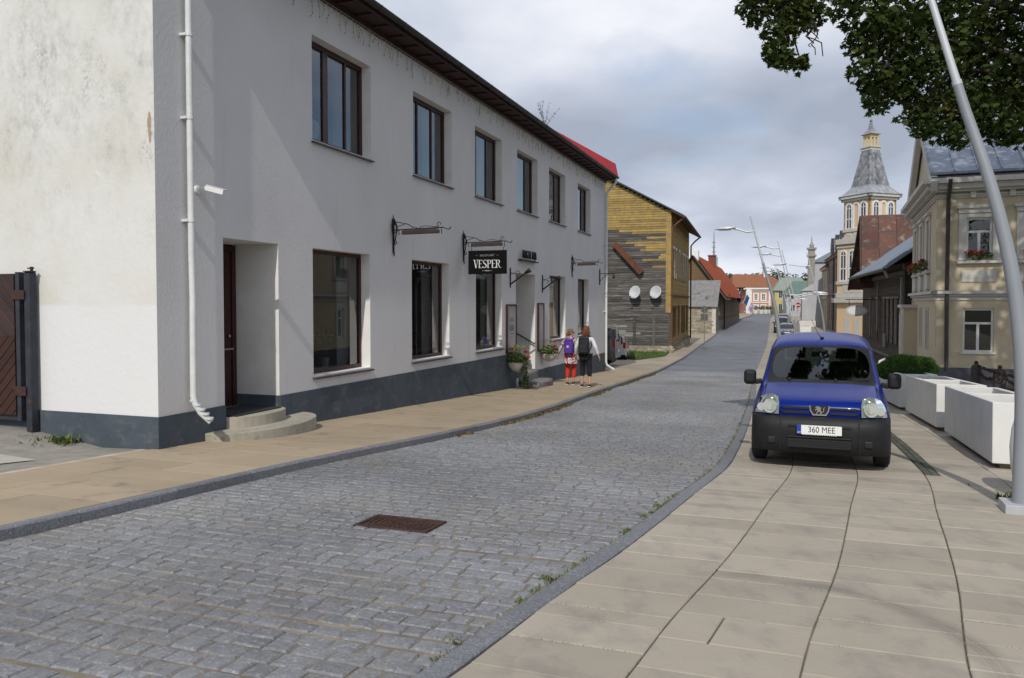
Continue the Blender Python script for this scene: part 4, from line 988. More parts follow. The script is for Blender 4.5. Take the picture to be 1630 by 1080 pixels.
def grid_faces(rows, sel):
    """faces of the half cage for which sel(i,j) is true, mirrored over x=0; merged by distance on the middle line"""
    bm = bmesh.new(); cache = {}
    def vert(i, j, s):
        p = rows[i][j]; k = (i, j, s if p[0] > 1e-6 else 1)
        if k not in cache: cache[k] = bm.verts.new((p[0]*k[2], p[1], p[2]))
        return cache[k]
    for i in range(len(rows)-1):
        for j in range(len(rows[0])-1):
            m = sel(i, j)
            if m is None: continue
            for s in (1, -1):
                vs = [vert(i,j,s), vert(i,j+1,s), vert(i+1,j+1,s), vert(i+1,j,s)]
                u = []
                for v in vs:
                    if v not in u: u.append(v)
                if s == 1: u = u[::-1]
                if len(u) > 2:
                    try: f = bm.faces.new(u); f.material_index = m; f.smooth = True
                    except ValueError: pass
    bmesh.ops.recalc_face_normals(bm, faces=bm.faces[:]); return bm
def cage_obj(name, rows, sel, mats, parent, lv=2, thick=0.0, label=None):
    bm = grid_faces(rows, sel); me = bpy.data.meshes.new(name); bm.to_mesh(me); bm.free()
    for m in mats: me.materials.append(m)
    o = link(name, me, parent); s = o.modifiers.new('subdivision', 'SUBSURF'); s.levels = lv; s.render_levels = lv
    if thick: t = o.modifiers.new('thickness', 'SOLIDIFY'); t.thickness = thick; t.offset = -1
    if label: o['label'] = label
    return o
def wheel(parent, x, y, r, w, side, rim):
    t = MB(); prof = [(r*.62,-w/2),(r*.9,-w/2),(r*.98,-w*.40),(r,-w*.25),(r,w*.25),(r*.98,w*.40),(r*.9,w/2),(r*.62,w/2)]
    t.lathe(prof, 28, (0,0,0), 'x', cap=False)
    e = link('wheel', None, parent); e.location = (x, y, r); e.empty_display_size = .1
    obj('tyre', t, MAT['tyre'], e, smooth=40)
    m = MB(); s = side
    m.lathe([(r*.63,-w*.3),(r*.63,w*.42*1)] if s > 0 else [(r*.63,-w*.42),(r*.63,w*.3)], 24, (0,0,0), 'x', cap=True)
    for k in range(6):
        a = 2*PI*k/6; m.T = Matrix.Rotation(a, 4, 'X'); m.box(min(s*w*.42,s*w*.50),max(s*w*.42,s*w*.50),-r*.07,r*.07,r*.12,r*.58)
    m.T = None; m.lathe([(r*.18,s*w*.42),(r*.15,s*w*.52)] if s > 0 else [(r*.15,s*w*.52),(r*.18,s*w*.42)], 16, (0,0,0), 'x')
    obj('rim', m, rim, e, smooth=40)
    return e
def interior(t, y0, w, zf, back=True):
    mb = MB(); mb.box(-w,w,y0,y0+.30,zf+.28,zf+.44); obj('dashboard', mb, MAT['dark_trim'], t, bevel=.05)
    for x in (-.36,.36):
        mb = MB(); T = Matrix.Translation((x,y0+1.15,zf+.10)) @ Matrix.Rotation(R(-12),4,'X'); mb.T = T
        mb.box(-.23,.23,-.06,.08,0,.58); mb.T = Matrix.Translation((x,y0+.9,zf)); mb.box(-.24,.24,-.3,.3,0,.16); mb.T = T; s = obj('seat', mb, MAT['seat_cloth'], t, bevel=.06)
        mb = MB(T); mb.box(-.14,.14,-.04,.06,.63,.83); mb.box(-.06,-.045,0,.015,.55,.65); mb.box(.045,.06,0,.015,.55,.65); obj('headrest', mb, MAT['seat_cloth'], s, bevel=.045)
    mb = MB(); c = Vector((.36,y0+.42,zf+.44)); pts = [c+Vector((.18*math.cos(a),.07*math.sin(a),.17*math.sin(a))) for a in [2*PI*k/20 for k in range(21)]]
    mb.tube(pts,.015,6,cap=False); mb.bar(c+Vector((-.17,0,0)),c+Vector((.17,0,0)),.04,.02); obj('steering_wheel', mb, MAT['dark_trim'], t)
    mb = MB(); mb.box(-w,w,y0,y0+2.3,zf-.25,zf-.2); obj('cabin_floor', mb, MAT['dark_trim'], t)
# cage of the small van; columns: 0 mid .. 9 sill, rows nose .. tail
def row(y, pts, dy=None): return [(x, y+(dy[i] if dy else 0), z) for i, (x, z) in enumerate(pts)]
def van_rows():
    nd = (0,.005,.015,.035,.07,.10,.16,.24,.34)
    Rw = []
    Rw.append(row(.08, ((0,.60),(.34,.60),(.52,.60),(.62,.60),(.70,.60),(.745,.60),(.79,.60),(.815,.52),(.82,.40)), nd))
    Rw.append(row(.07, ((0,.70),(.34,.70),(.52,.70),(.62,.70),(.71,.70),(.76,.695),(.80,.66),(.825,.54),(.83,.42)), nd))
    Rw.append(row(.10, ((0,.785),(.34,.785),(.52,.782),(.62,.775),(.72,.765),(.77,.74),(.81,.69),(.835,.60),(.84,.52)), nd))
    Rw.append(row(.19, ((0,.835),(.34,.835),(.52,.832),(.62,.828),(.72,.815),(.775,.78),(.82,.70),(.84,.66),(.845,.62)), tuple(a*.8 for a in nd)))
    Rw.append(row(.52, ((0,.925),(.34,.925),(.54,.92),(.65,.91),(.735,.885),(.79,.83),(.835,.74),(.85,.70),(.855,.66)), tuple(a*.4 for a in nd)))
    Rw.append(row(.86, ((0,1.0),(.36,1.0),(.672,.988),(.69,.985),(.745,.965),(.785,.92),(.84,.80),(.855,.71),(.86,.66)), tuple(-a*.0 for a in nd)))
    Rw.append(row(.915, ((0,1.035),(.36,1.035),(.670,1.021),(.688,1.018),(.745,.99),(.785,.945),(.84,.82),(.855,.70),(.86,.60)), (0,.0,.03,.06,.06,.06,.06,.14,.20)))
    Rw.append(row(1.475, ((0,1.449),(.34,1.446),(.628,1.422),(.645,1.414),(.70,1.36),(.795,1.0),(.845,.86),(.86,.55),(.855,.25)), (0,.0,.02,.05,.06,.02,0,0,0)))
    Rw.append(row(1.50, ((0,1.465),(.34,1.463),(.624,1.436),(.640,1.43),(.695,1.385),(.795,1.01),(.845,.87),(.86,.55),(.855,.25)), (0,.0,.02,.05,.06,.02,0,0,0)))
    Rw.append(row(1.66, ((0,1.56),(.33,1.555),(.57,1.535),(.635,1.50),(.69,1.43),(.795,1.015),(.845,.87),(.86,.55),(.855,.25)), (0,.0,.02,.05,.03,0,0,0,0)))
    Rw.append(row(2.18, ((0,1.655),(.33,1.648),(.57,1.62),(.64,1.575),(.695,1.50),(.80,1.02),(.85,.88),(.86,.55),(.855,.25))))
    Rw.append(row(2.27, ((0,1.66),(.33,1.653),(.57,1.625),(.64,1.58),(.695,1.505),(.80,1.02),(.85,.88),(.86,.55),(.855,.25))))
    Rw.append(row(3.08, ((0,1.675),(.33,1.668),(.57,1.64),(.64,1.595),(.695,1.52),(.80,1.03),(.85,.88),(.86,.70),(.855,.62))))
    Rw.append(row(3.17, ((0,1.675),(.33,1.668),(.57,1.64),(.64,1.595),(.695,1.52),(.80,1.03),(.85,.88),(.86,.70),(.855,.62))))
    Rw.append(row(3.92, ((0,1.645),(.33,1.638),(.57,1.61),(.63,1.565),(.68,1.49),(.775,1.03),(.82,.88),(.84,.55),(.835,.3))))
    Rw.append(row(4.02, ((0,1.58),(.33,1.575),(.56,1.555),(.60,1.52),(.64,1.45),(.72,1.03),(.76,.88),(.78,.55),(.78,.3))))
    Rw.append(row(4.08, ((0,1.05),(.33,1.05),(.56,1.05),(.62,1.05),(.66,1.04),(.72,.98),(.76,.84),(.78,.55),(.78,.3))))
    Rw.append(row(4.10, ((0,.40),(.33,.40),(.56,.40),(.62,.40),(.66,.40),(.72,.40),(.76,.40),(.78,.38),(.78,.3))))
    return Rw
def scaled(rows, sx, sy, sz): return [[(x*sx, y*sy, z*sz) for x, y, z in r] for r in rows]
def is_screen(i, j): return i == 6 and j < 2
def is_frit(i, j): return (i == 5 and j < 3) or (i == 7 and j < 3) or (i == 6 and j == 2)
def is_side_glass(i, j): return j == 4 and i in (7,8,9,11,13)
def is_tail_glass(i, j): return i == 15 and j < 3
def build_van_shell(t, rows, pm, lv=2, hood=True):
    cage_obj('body', rows, lambda i, j: None if (is_screen(i,j) or is_side_glass(i,j) or is_tail_glass(i,j)) else (1 if is_frit(i,j) else 0), [pm, MAT['dark_trim']], t, lv)
    cage_obj('windscreen', rows, lambda i, j: 0 if is_screen(i,j) else None, [MAT['car_glass']], t, lv)
    cage_obj('side_window', rows, lambda i, j: 0 if is_side_glass(i,j) else None, [MAT['car_glass']], t, lv)
    cage_obj('rear_window', rows, lambda i, j: 0 if is_tail_glass(i,j) else None, [MAT['car_glass']], t, lv)
def place_vehicle(t, nose, direction, slope=True):
    """local -y is the nose, +y runs to the tail along direction; front tyres on the ground"""
    d = Vector((direction[0], direction[1], 0)).normalized(); x = Vector((d.y, -d.x, 0)); n = Vector((nose[0], nose[1], 0))
    pf = n+d*.75; pr = n+d*3.4; zf, zr = gz(pf.x, pf.y), gz(pr.x, pr.y); dd = Vector((d.x, d.y, (zr-zf)/2.65)).normalized(); z = x.cross(dd); o = Vector((n.x, n.y, zf-(zr-zf)/2.65*.75))
    t.matrix_world = Matrix(((x.x,dd.x,z.x,o.x),(x.y,dd.y,z.y,o.y),(x.z,dd.z,z.z,o.z),(0,0,0,1)))

# ---- the blue van in the parking bay
MAT['blue'] = mat('blue_car_paint', (.001,.015,.175), (.001,.013,.16), scale=2.5, rough=.25, coat=.06, spec=.12, bump=.012, bscale=5)
van = thing('van', 'bright blue small van parked nose first on the pale paving with plate 360 MEE', 'van')
VR = van_rows(); build_van_shell(van, VR, MAT['blue'])
place_vehicle(van, (3.876-.368*.62, 9.79-.93*.62), (.368,.930))
van.matrix_world = van.matrix_world @ Matrix.Translation((-.025,0,0)) @ Matrix.Diagonal((.935,1,1,1))
# bumper: upper rubber band, lower apron, intakes
def bump_sec(z, push):                               # plan outline of the bumper at a height
    xs = (0,.30,.5,.62,.70,.765,.81,.838,.848); ys = (0,.004,.014,.035,.062,.10,.16,.25,.40)
    return [(x*(1-.012*abs(push)*8), y-push, z) for x, y in zip(xs, ys)]
rowsB = [bump_sec(.635,-.05),bump_sec(.625,-.005),bump_sec(.56,.045),bump_sec(.47,.055),bump_sec(.40,.05),bump_sec(.31,.045),bump_sec(.24,.02),bump_sec(.20,-.03)]
rowsB = [r for r in rowsB]
cage_obj('bumper', rowsB, lambda i, j: 0, [MAT['black_plastic']], van, 2)
mb = MB(); mb.box(-.37,.37,-.058,-.02,.515,.535); 
obj('intake_slot', mb, MAT['dark_trim'], van)
mb = MB(); mb.box(-.37,.37,-.056,-.02,.275,.375); obj('intake', mb, MAT['dark_trim'], van)
mb = MB()
for z in (.30,.325,.35): mb.box(-.365,.365,-.060,-.05,z-.004,z+.004)
for z in (.285,.372): pass
obj('intake_grille', mb, MAT['black_plastic'], van, kind='stuff')
mb = MB(); mb.box(-.375,.375,-.066,-.045,.385,.405); obj('bumper_rib', mb, MAT['black_plastic'], van, bevel=.006)
for s in (-1,1):
    mb = MB(); mb.box(s*.462-.004,s*.462+.004,-.052,-.02,.24,.60); obj('bumper_seam', mb, MAT['dark_trim'], van)
    mb = MB(); mb.box(s*.57-.05,s*.57+.05,-.038,-.01,.30,.38); obj('fog_lamp_blank', mb, MAT['dark_trim'], van, bevel=.015)
# grille slots between lamp and badge
for s in (-1,1):
    for z0, z1 in ((.715,.742),(.660,.688)):
        mb = MB(); y = .066
        mb.prism([(s*.13,y-.004,z0+.004),(s*.42,y+.004,z0),(s*.47,y+.012,(z0+z1)/2+.002),(s*.42,y+.004,z1),(s*.13,y-.004,z1)][::s], (0,.03,0)); obj('grille_slot', mb, MAT['dark_trim'], van)
mb = MB(); mb.prism([(-.115,.052,.765),(.115,.052,.765),(.105,.052,.70),(.075,.052,.655),(-.075,.052,.655),(-.105,.052,.70)], (0,.03,0)); badge = obj('badge', mb, MAT['dark_trim'], van)
mb = MB(); o_ = [(-.122,.765),(-.112,.70),(-.08,.648),(.08,.648),(.112,.70),(.122,.765)]; i_ = [(-.106,.765),(-.098,.705),(-.07,.663),(.07,.663),(.098,.705),(.106,.765)]
for a, b, c, d in zip(o_, o_[1:], i_[1:], i_): mb.prism([(p[0],.044,p[1]) for p in (a,b,c,d)], (0,.012,0))
obj('badge_frame', mb, MAT['chrome'], badge)
lion = [[(-.045,.755),(-.02,.762),(-.005,.75),(.012,.752),(.022,.735),(.012,.72),(.022,.70),(.03,.68),(.022,.668),(.002,.668),(.012,.68),(.0,.698),(-.015,.69),(-.03,.668),(-.045,.668),(-.032,.684),(-.024,.702),(-.03,.716),(-.048,.706),(-.056,.712),(-.032,.73),(-.052,.735),(-.055,.742),(-.03,.745)],[(.028,.69),(.045,.70),(.043,.73),(.058,.75),(.066,.748),(.055,.73),(.054,.698),(.04,.684)]]
mb = MB()
for pl in lion: mb.prism([(x,.042,z) for x, z in pl], (0,.010,0))
obj('lion_emblem', mb, MAT['chrome'], badge)
# head lamps
for s in (-1,1):
    out = [(.49,.648),(.485,.79),(.50,.862),(.56,.888),(.65,.878),(.715,.845),(.755,.79),(.785,.70),(.79,.648)]
    def dep(x): return .028+.0*x+max(0,(x-.45))**2*1.35
    mb = MB(); fr = [Vector((s*x, dep(x)-.012-.10*max(0,z-.70)*-1.2, z)) for x, z in out]; c = Vector((s*.62,.026,.755))
    V = fr+[c+(p-c)*.6+Vector((0,-.014,0)) for p in fr]+[c+Vector((0,-.018+.02,0))]; n = len(fr)
    F = [(i,(i+1)%n,n+(i+1)%n,n+i) for i in range(n)]+[(n+i,n+(i+1)%n,2*n) for i in range(n)]
    mb.add(V, F if s > 0 else [f[::-1] for f in F]); hl = obj('headlight', mb, MAT['lamp_glass'], van, smooth=60)
    mb = MB(); bk = [p+Vector((0,.012,0)) for p in fr]; mb.add(bk+[c+(p-c)*.9+Vector((0,.02,0)) for p in fr], [(i,(i+1)%n,n+(i+1)%n,n+i) for i in range(n)]+[tuple(range(n,2*n))]); obj('housing', mb, MAT['lamp_inner'], hl)
    mb = MB(); mb.lathe([(.085,-.005),(.065,.03),(.03,.05)],18,(s*.60,.045,.740),'y',cap=True); mb.lathe([(.045,-.01),(.03,.02)],12,(s*.60,.03,.740),'y'); obj('reflector', mb, MAT['reflector'], hl, smooth=60)
    mb = MB(); mb.lathe([(.05,-.01),(.03,.03)],14,(s*.71,.075,.725),'y'); obj('side_lamp', mb, MAT['reflector'], hl, smooth=60); mb = MB(); mb.ball((s*.575,.045,.83),.03,.02,.02,10,6); obj('indicator', mb, MAT['reflector'], hl, smooth=60)
# licence plate
pl = None
mb = MB(); mb.box(-.275,.275,-.072,-.052,.425,.545); pl = obj('licence_plate', mb, MAT['dark_trim'], van, bevel=.004)
mb = MB(); mb.box(-.262,.262,-.076,-.071,.434,.540); obj('plate_field', mb, MAT['plate'], pl)
mb = MB(); mb.box(-.262,-.212,-.0775,-.0755,.434,.540); obj('country_band', mb, MAT['eu_blue'], pl)
me = text_mesh('360 MEE', .100, .0008, sx=.90); me.materials.append(MAT['plate_ink']); o = link('plate_number', me, pl); o.rotation_euler = (PI/2,0,0); o.location = (.027,-.0768,.487)
me = text_mesh('EST', .026, .0006); me.materials.append(MAT['plate']); o = link('country_code', me, pl); o.rotation_euler = (PI/2,0,0); o.location = (-.237,-.0782,.452)
mb = MB(); r = random.Random(2); x = -.20
while x < .20: w = r.uniform(.012,.03); mb.box(x,x+w,-.0755,-.0725,.4275,.4315); x += w+.006
obj('frame_print', mb, MAT['plate'], pl, kind='stuff')
# mirrors, wipers, aerial, freshener, wheels, cabin
for s in (-1,1):
    mb = MB(); mb.box(*sorted((s*.86,s*1.03)),1.06,1.20,.935,1.135); mi = obj('mirror', mb, MAT['black_plastic'], van, bevel=.05, seg=4)
    mb = MB(); mb.bar((s*.78,1.12,.985),(s*.88,1.12,.97),.05,.07); obj('mirror_arm', mb, MAT['black_plastic'], mi, bevel=.015)
for x0, x1 in ((-.40,.12),(.20,.62)):
    mb = MB(); za = 1.035; mb.bar((x0,.925,za-.01),(x1,.90+.05,za+.015),.018,.012); mb.bar((x0-.1,.95,za+.0),(x0+.42,.96,za+.025),.010,.022); mb.ball((x0,.91,za-.005),.025); obj('wiper', mb, MAT['dark_trim'], van)
mb = MB(); mb.tube([(.02,1.78,1.575),(-.03,1.74,1.62),(-.13,1.55,1.83)],[.006,.004,.003],5); mb.ball((.02,1.78,1.575),.028,.05,.02); obj('aerial', mb, MAT['dark_trim'], van)
mb = MB(); mb.ball((0,1.50,1.19),.045,.012,.055); mb.prism([(-.042,1.49,1.20),(.042,1.49,1.20),(0,1.49,1.29)],(0,.015,0)); mb.tube([(0,1.5,1.28),(0,1.5,1.40)],.003,4); obj('air_freshener', mb, mat('freshener_blue', (.01,.12,.55), rough=.4), van)
mb = MB(); mb.box(-.12,.12,1.46,1.48,1.32,1.39); obj('inside_mirror', mb, MAT['dark_trim'], van, bevel=.015)
for x, y, s in ((-.765,.75,-1),(.765,.75,1),(-.755,3.42,-1),(.755,3.42,1)): wheel(van, x, y, .31, .19, s, MAT['hubcap'])
interior(van, 1.0, .66, .58)
mb = MB(); mb.box(-.62,.62,3.0,3.12,.62,1.12); obj('rear_seat', mb, MAT['seat_cloth'], van, bevel=.05)
mb = MB(); mb.box(-.74,.74,.25,4.0,.24,.30); obj('underbody', mb, MAT['dark_trim'], van)
for x in (-.76,.76):
    mb = MB(); mb.tube([(x*.985,.16,.805),(x*.975,.30,.852),(x*.94,.55,.915),(x*.91,.84,.975)],.006,5); obj('bonnet_seam', mb, MAT['dark_trim'], van)
mb = MB(); mb.tube([(-.71,1.10,1.10),(-.70,1.24,1.235)],.010,5); 
# ---- other cars
def other_car(name, label, cat, pm, nose, d, sc, rim, group=None, detail=True, estate=True):
    t = thing(name, label, cat, group=group); rows = scaled(van_rows(), *sc)
    build_van_shell(t, rows, pm, 2)
    sx, sy, sz = sc; r = .31
    rb = [[(x*sx, y, z*sz) for x, y, z in q] for q in [bump_sec(.62,-.05),bump_sec(.60,.02),bump_sec(.45,.05),bump_sec(.30,.03),bump_sec(.20,-.04)]]
    cage_obj('bumper', rb, lambda i, j: 0, [pm if not detail else MAT['black_plastic']], t, 2)
    for x, y, s in ((-.74*sx,.75*sy,-1),(.74*sx,.75*sy,1),(-.74*sx,3.42*sy,-1),(.74*sx,3.42*sy,1)): wheel(t, x, y, r, .2, s, rim)
    for s in (-1,1):
        mb = MB(); mb.prism([(s*.48*sx,.05,.66*sz),(s*.48*sx,.06,.80*sz),(s*.72*sx,.12,.80*sz),(s*.78*sx,.18,.70*sz),(s*.77*sx,.16,.66*sz)][::s],(0,.05,0)); obj('headlight', mb, MAT['reflector'], t)
        mb = MB(); mb.box(*sorted((s*.84*sx,s*1.0*sx)),1.1,1.2,.98*sz,1.14*sz); obj('mirror', mb, pm, t, bevel=.04, seg=3)
        mb = MB(); mb.box(*sorted((s*.62*sx,s*.79*sx)),4.0*sy,4.09*sy,.80*sz,1.18*sz); obj('tail_light', mb, MAT['red_lens'], t, bevel=.02)
    mb = MB(); mb.box(-.26,.26,-.066,-.05,.42,.53); obj('licence_plate', mb, MAT['plate'], t); mb = MB(); mb.box(-.26,.26,4.10*sy,4.115*sy,.62*sz,.73*sz); obj('licence_plate', mb, MAT['plate'], t)
    mb = MB(); mb.box(-.35,.35,.03,.06,.66*sz,.72*sz); obj('grille', mb, MAT['dark_trim'], t)
    mb = MB(); mb.box(-.72*sx,.72*sx,.25,3.9*sy,.24,.30); obj('underbody', mb, MAT['dark_trim'], t)
    interior(t, 1.0*sy, .62*sx, .55*sz)
    place_vehicle(t, nose, d); return t
MAT['brownmet'] = paint('dark_bronze_paint', (.050,.042,.040), .3)
MAT['silver'] = paint('silver_car_paint', (.42,.44,.46), .3)
MAT['darkcar'] = paint('black_car_paint', (.012,.015,.022), .25)
MAT['navy'] = paint('dark_blue_car_paint', (.008,.016,.05), .25)
# ------------------------------------------------------------------ left side behind the white house
def G(u, v, dz=0.0):
    y = 2.0
    while y < 400:
        p = at(u, v, y)
        if p.z < gz(p.x, p.y)+dz: break
        y *= 1.01
    lo, hi = y/1.01, y
    for _ in range(30):
        m = (lo+hi)/2; p = at(u, v, m)
        if p.z < gz(p.x, p.y)+dz: hi = m
        else: lo = m
    return at(u, v, hi)
# forecourt, grass
def ground_poly(name, pix, m, dz, kind='structure'):
    pts = [G(u, v, .0) for u, v in pix]; mb = MB()
    mb.poly([(p.x, p.y, gz(p.x,p.y)+dz) for p in pts]); return obj(name, mb, m, kind=kind)
MAT['forecourt'] = mat('forecourt_concrete', (.26,.235,.195), (.19,.175,.15), scale=1.2, rough=.95, bump=.3, bscale=30, c3=(.12,.12,.08), s3=1.6, lo3=.58, hi3=.72)
mb = MB(); q0 = 33.3; qs = frange(33.3, 52, .8); V = []
for q in qs:
    for w in (-30, -14, wL(q)-KW-3.4): V.append(P3(q, w, KH-.02))
n = 3; mb.add(V, [(i*n+j, i*n+j+1, (i+1)*n+j+1, (i+1)*n+j) for i in range(len(qs)-1) for j in range(2)]); obj('forecourt', mb, MAT['forecourt'], kind='structure')
# grass mound before the wooden house, with a low rubble wall behind it
def blades(name, region, n, hmin, hmax, m, seed, dz=0.0):
    r = random.Random(seed); mb = MB()
    for _ in range(n):
        x, y = region(r); z = gz(x, y)+dz; h = r.uniform(hmin, hmax); a = r.uniform(0,2*PI); w = Vector((math.cos(a),math.sin(a),0))*.014*r.uniform(.7,1.6); l = Vector((math.sin(a),-math.cos(a),0))*h*r.uniform(.1,.6); p = Vector((x,y,z))
        mb.add([p-w,p+w,p+l+Vector((0,0,h))],[(0,1,2)])
    return obj(name, mb, m, kind='stuff')
gA, gB, gC, gD = G(962,568), G(1010,575), G(1070,562), G(1000,552)
def tri_region(pts):
    def f(r):
        i = r.randrange(len(pts)-2); a, b, c = pts[0], pts[i+1], pts[i+2]; s, t = r.random(), r.random()
        if s+t > 1: s, t = 1-s, 1-t
        p = a+(b-a)*s+(c-a)*t; return p.x, p.y
    return f
gpix = [(955,560),(985,571),(1015,573.5),(1060,567),(1068,560),(1052,551),(990,550)]
gpts = [G(u,v,KH) for u, v in gpix]
mb = MB(); mb.poly([(p.x,p.y,gz(p.x,p.y)+KH+.01) for p in gpts]); obj('lawn', mb, mat('lawn_soil', (.06,.075,.025), (.05,.09,.02), scale=2, rough=1), kind='structure')
tag(blades('grass', tri_region(gpts), 9000, .06, .22, MAT['grass'], 4, KH), 'bright green grass patch with clover in front of the weathered plank gable', 'grass')
# ---- yellow timber house
yd = Vector((.29,.957,0)).normalized(); yb = G(1066,562,KH); yang = math.atan2(yd.y, yd.x)
yh = thing('timber_house', 'weathered two storey timber house with flaking yellow paint and bare grey planks on its gable', 'house', (yb.x, yb.y, 0), yang)
zg = gz(yb.x, yb.y)+KH
def ylocal(u, v, plane='gable'):
    """ray onto the gable (local x=0) or the street wall (local y=0)"""
    M_ = frame_inv(yh); c = M_ @ Vector(CAM); d = (M_ @ at(u,v,30.)) - c
    t = (-c.x/d.x) if plane == 'gable' else (-c.y/d.y); return c+d*t
zE = ylocal(1062,335).z; YL = 17.5; ZR = ylocal(985,293)
slope_y = (ZR.z-zE)/(ZR.y); YW = 10.0
MAT['ywood'] = mat('flaking_yellow_boards', (.36,.245,.065), (.25,.17,.055), scale=3, rough=.8, bump=.3, bscale=30, stretch=(1,1,1), rnd=.22, c3=(.16,.14,.11), s3=2.2, lo3=.54, hi3=.64, stretch3=(.8,.8,9))
MAT['gwood'] = mat('bare_grey_boards', (.125,.115,.105), (.055,.050,.047), scale=2.0, rough=.9, bump=.5, bscale=25, stretch=(.5,.5,9), rnd=.35, c3=(.21,.20,.185), s3=2.0, lo3=.56, hi3=.70, stretch3=(.5,.5,7))
MAT['gwood2'] = mat('whitewashed_boards', (.30,.29,.265), (.15,.14,.13), scale=1.6, rough=.9, bump=.5, bscale=25, stretch=(.6,.6,7), rnd=.2)
MAT['brown_paint'] = mat('brown_trim_paint', (.085,.034,.014), (.055,.026,.014), scale=4, rough=.7, rnd=.1)
MAT['street_boards'] = mat('ochre_boards', (.33,.215,.055), (.25,.165,.045), scale=2, rough=.8, rnd=.15)
MAT['pale_wood'] = mat('pale_old_paint', (.58,.56,.50), (.42,.38,.31), scale=4, rough=.7)
mb = MB(); mb.poly([(0.03,0,zg-1),(0.03,YW,zg-1),(0.03,YW,zE+YW*slope_y),(0.03,0,zE)]); obj('wall', mb, mat('shadow_gap', (.02,.018,.015), rough=1), yh)
rr = random.Random(21); z = zg+.42; k = 0; zb = ylocal(1000,368).z; ph = .172
while z < zE+YW*slope_y:
    h = ph*rr.uniform(.9,1.08); y = 0.0; y_from = max(0.0, (z+h-zE)/slope_y) if z+h > zE else 0.0
    y = y_from+rr.uniform(-.0,.0)
    while y < YW-.2:
        L_ = rr.uniform(1.6,4.5); first = y == y_from; mixed = zb-2.7 < z < zb
        if first and mixed: L_ = rr.uniform(.8,3.6)*(.6+.5*(z-zb+2.7)/2.7)
        y1 = min(YW, y+L_)
        c = (y+y1)/2
        # paint survives high up; the bare area steps down to the left
        lim = (zb-9 if rr.random() < .68 else zb) if (first and mixed) else zb + rr.uniform(-.1,.1)
        lim_ = zb + (-1.05 + rr.uniform(-.35,.25) if y1 < 2.7 else (-.5+rr.uniform(-.3,.3) if y < 2.2 and y1 < 4.2 else 0))
        yellow = z > lim
        m = MAT['ywood'] if yellow else (MAT['gwood2'] if (z < zg+1.9 and c > 3.6+rr.uniform(-.4,.4)) else MAT['gwood'])
        tl = rr.uniform(-.012,.012) if not yellow else rr.uniform(-.004,.004)
        if y1-y > .15:
            mb = MB(); mb.add([(-.035,y+.004,z+tl),(-.035,y1-.004,z-tl),(.01,y1-.004,z-tl),(.01,y+.004,z+tl),(-.012,y+.004,z+h-.012+tl),(-.012,y1-.004,z+h-.012-tl),(.012,y1-.004,z+h-.012-tl),(.012,y+.004,z+h-.012+tl)],[(3,2,1,0),(4,5,6,7),(0,1,5,4),(1,2,6,5),(2,3,7,6),(3,0,4,7)])
            obj('plank', mb, m, yh)
        y = y1
    z += h
mb = MB(); mb.box(-.05,.0,-.06,.30,zg+2.85,zE); obj('corner_board', mb, MAT['ywood'], yh); mb = MB(); mb.box(-.05,.0,-.06,.12,zg+.3,zg+2.84); obj('corner_board', mb, MAT['gwood'], yh)
for u in (1010,1041): p = ylocal(u,520); mb = MB(); mb.box(-.10,-.03,p.y-.10,p.y+.10,zg+.35,zg+2.45); obj('batten', mb, MAT['gwood'], yh)
# slanting rusty chute on the gable
a, b = ylocal(979,388), ylocal(1022,435); mb = MB(); mb.bar((-.20,a.y,a.z),(-.20,b.y,b.z),.34,.36,up=(1,0,0)); mb.bar((-.40,a.y,a.z),(-.40,b.y,b.z),.40,.06,up=(1,0,0)); obj('chute', mb, mat('rusty_sheet', (.16,.055,.022), (.08,.035,.02), scale=3, rough=.8, c3=(.06,.03,.02), s3=2), yh)
# stone footing
rr = random.Random(8); y = -.1
MAT['limestone'] = mat('limestone', (.36,.32,.24), (.24,.21,.16), scale=5, rough=.95, bump=.5, bscale=14, rnd=.28)
def rubble(parent, x0, x1, y0, y1, z0, z1, w, h, seed, name='stone', face='x', lim=300, m=None):
    """courses of uneven stones on a wall; face x: wall runs along y at x0; face y: runs along x at y0"""
    r = random.Random(seed); z = z0; n = 0; rest = MB()
    while z < z1:
        hh = h*r.uniform(.7,1.3); a = (y0 if face == 'x' else x0)-r.uniform(0,w*.5); end = y1 if face == 'x' else x1
        while a < end:
            ww = w*r.uniform(.6,1.6); j = lambda s=.02: r.uniform(-s,s)
            o = r.uniform(.0,.05); mb = MB()
            b0, b1 = a+.006, a+ww-.008; zt = z+hh-.008
            if face == 'x': P = [(x0-.02-o+j(),b0+j(.01),z+j(.01)),(x0-.02-o+j(),b1+j(.01),z+j(.01)),(x0-.02-o+j(),b1+j(.015),zt+j(.012)),(x0-.02-o+j(),b0+j(.015),zt+j(.012)),(x0+.12,b0,z),(x0+.12,b1,z),(x0+.12,b1,zt),(x0+.12,b0,zt)]
            else: P = [(b0+j(.01),y0-.02-o+j(),z+j(.01)),(b1+j(.01),y0-.02-o+j(),z+j(.01)),(b1+j(.015),y0-.02-o+j(),zt+j(.012)),(b0+j(.015),y0-.02-o+j(),zt+j(.012)),(b0,y0+.12,z),(b1,y0+.12,z),(b1,y0+.12,zt),(b0,y0+.12,zt)]
            mb.add(P, [(0,1,2,3),(1,0,4,5),(2,1,5,6),(3,2,6,7),(0,3,7,4)])
            if n < lim: obj(name, mb, m or MAT['limestone'], parent)
            else: rest.add(mb.v, mb.f)
            n += 1; a += ww
        z += hh
    if rest.v: obj(name+'s', rest, m or MAT['limestone'], parent, kind='stuff')
rubble(yh, -.06, 0, -.15, 7.5, zg-.5, zg+.40, .42, .15, 31)
rubble(yh, 0, YL, -.08, 0, zg-.6, zg+.40, .5, .16, 32, face='y', lim=0)
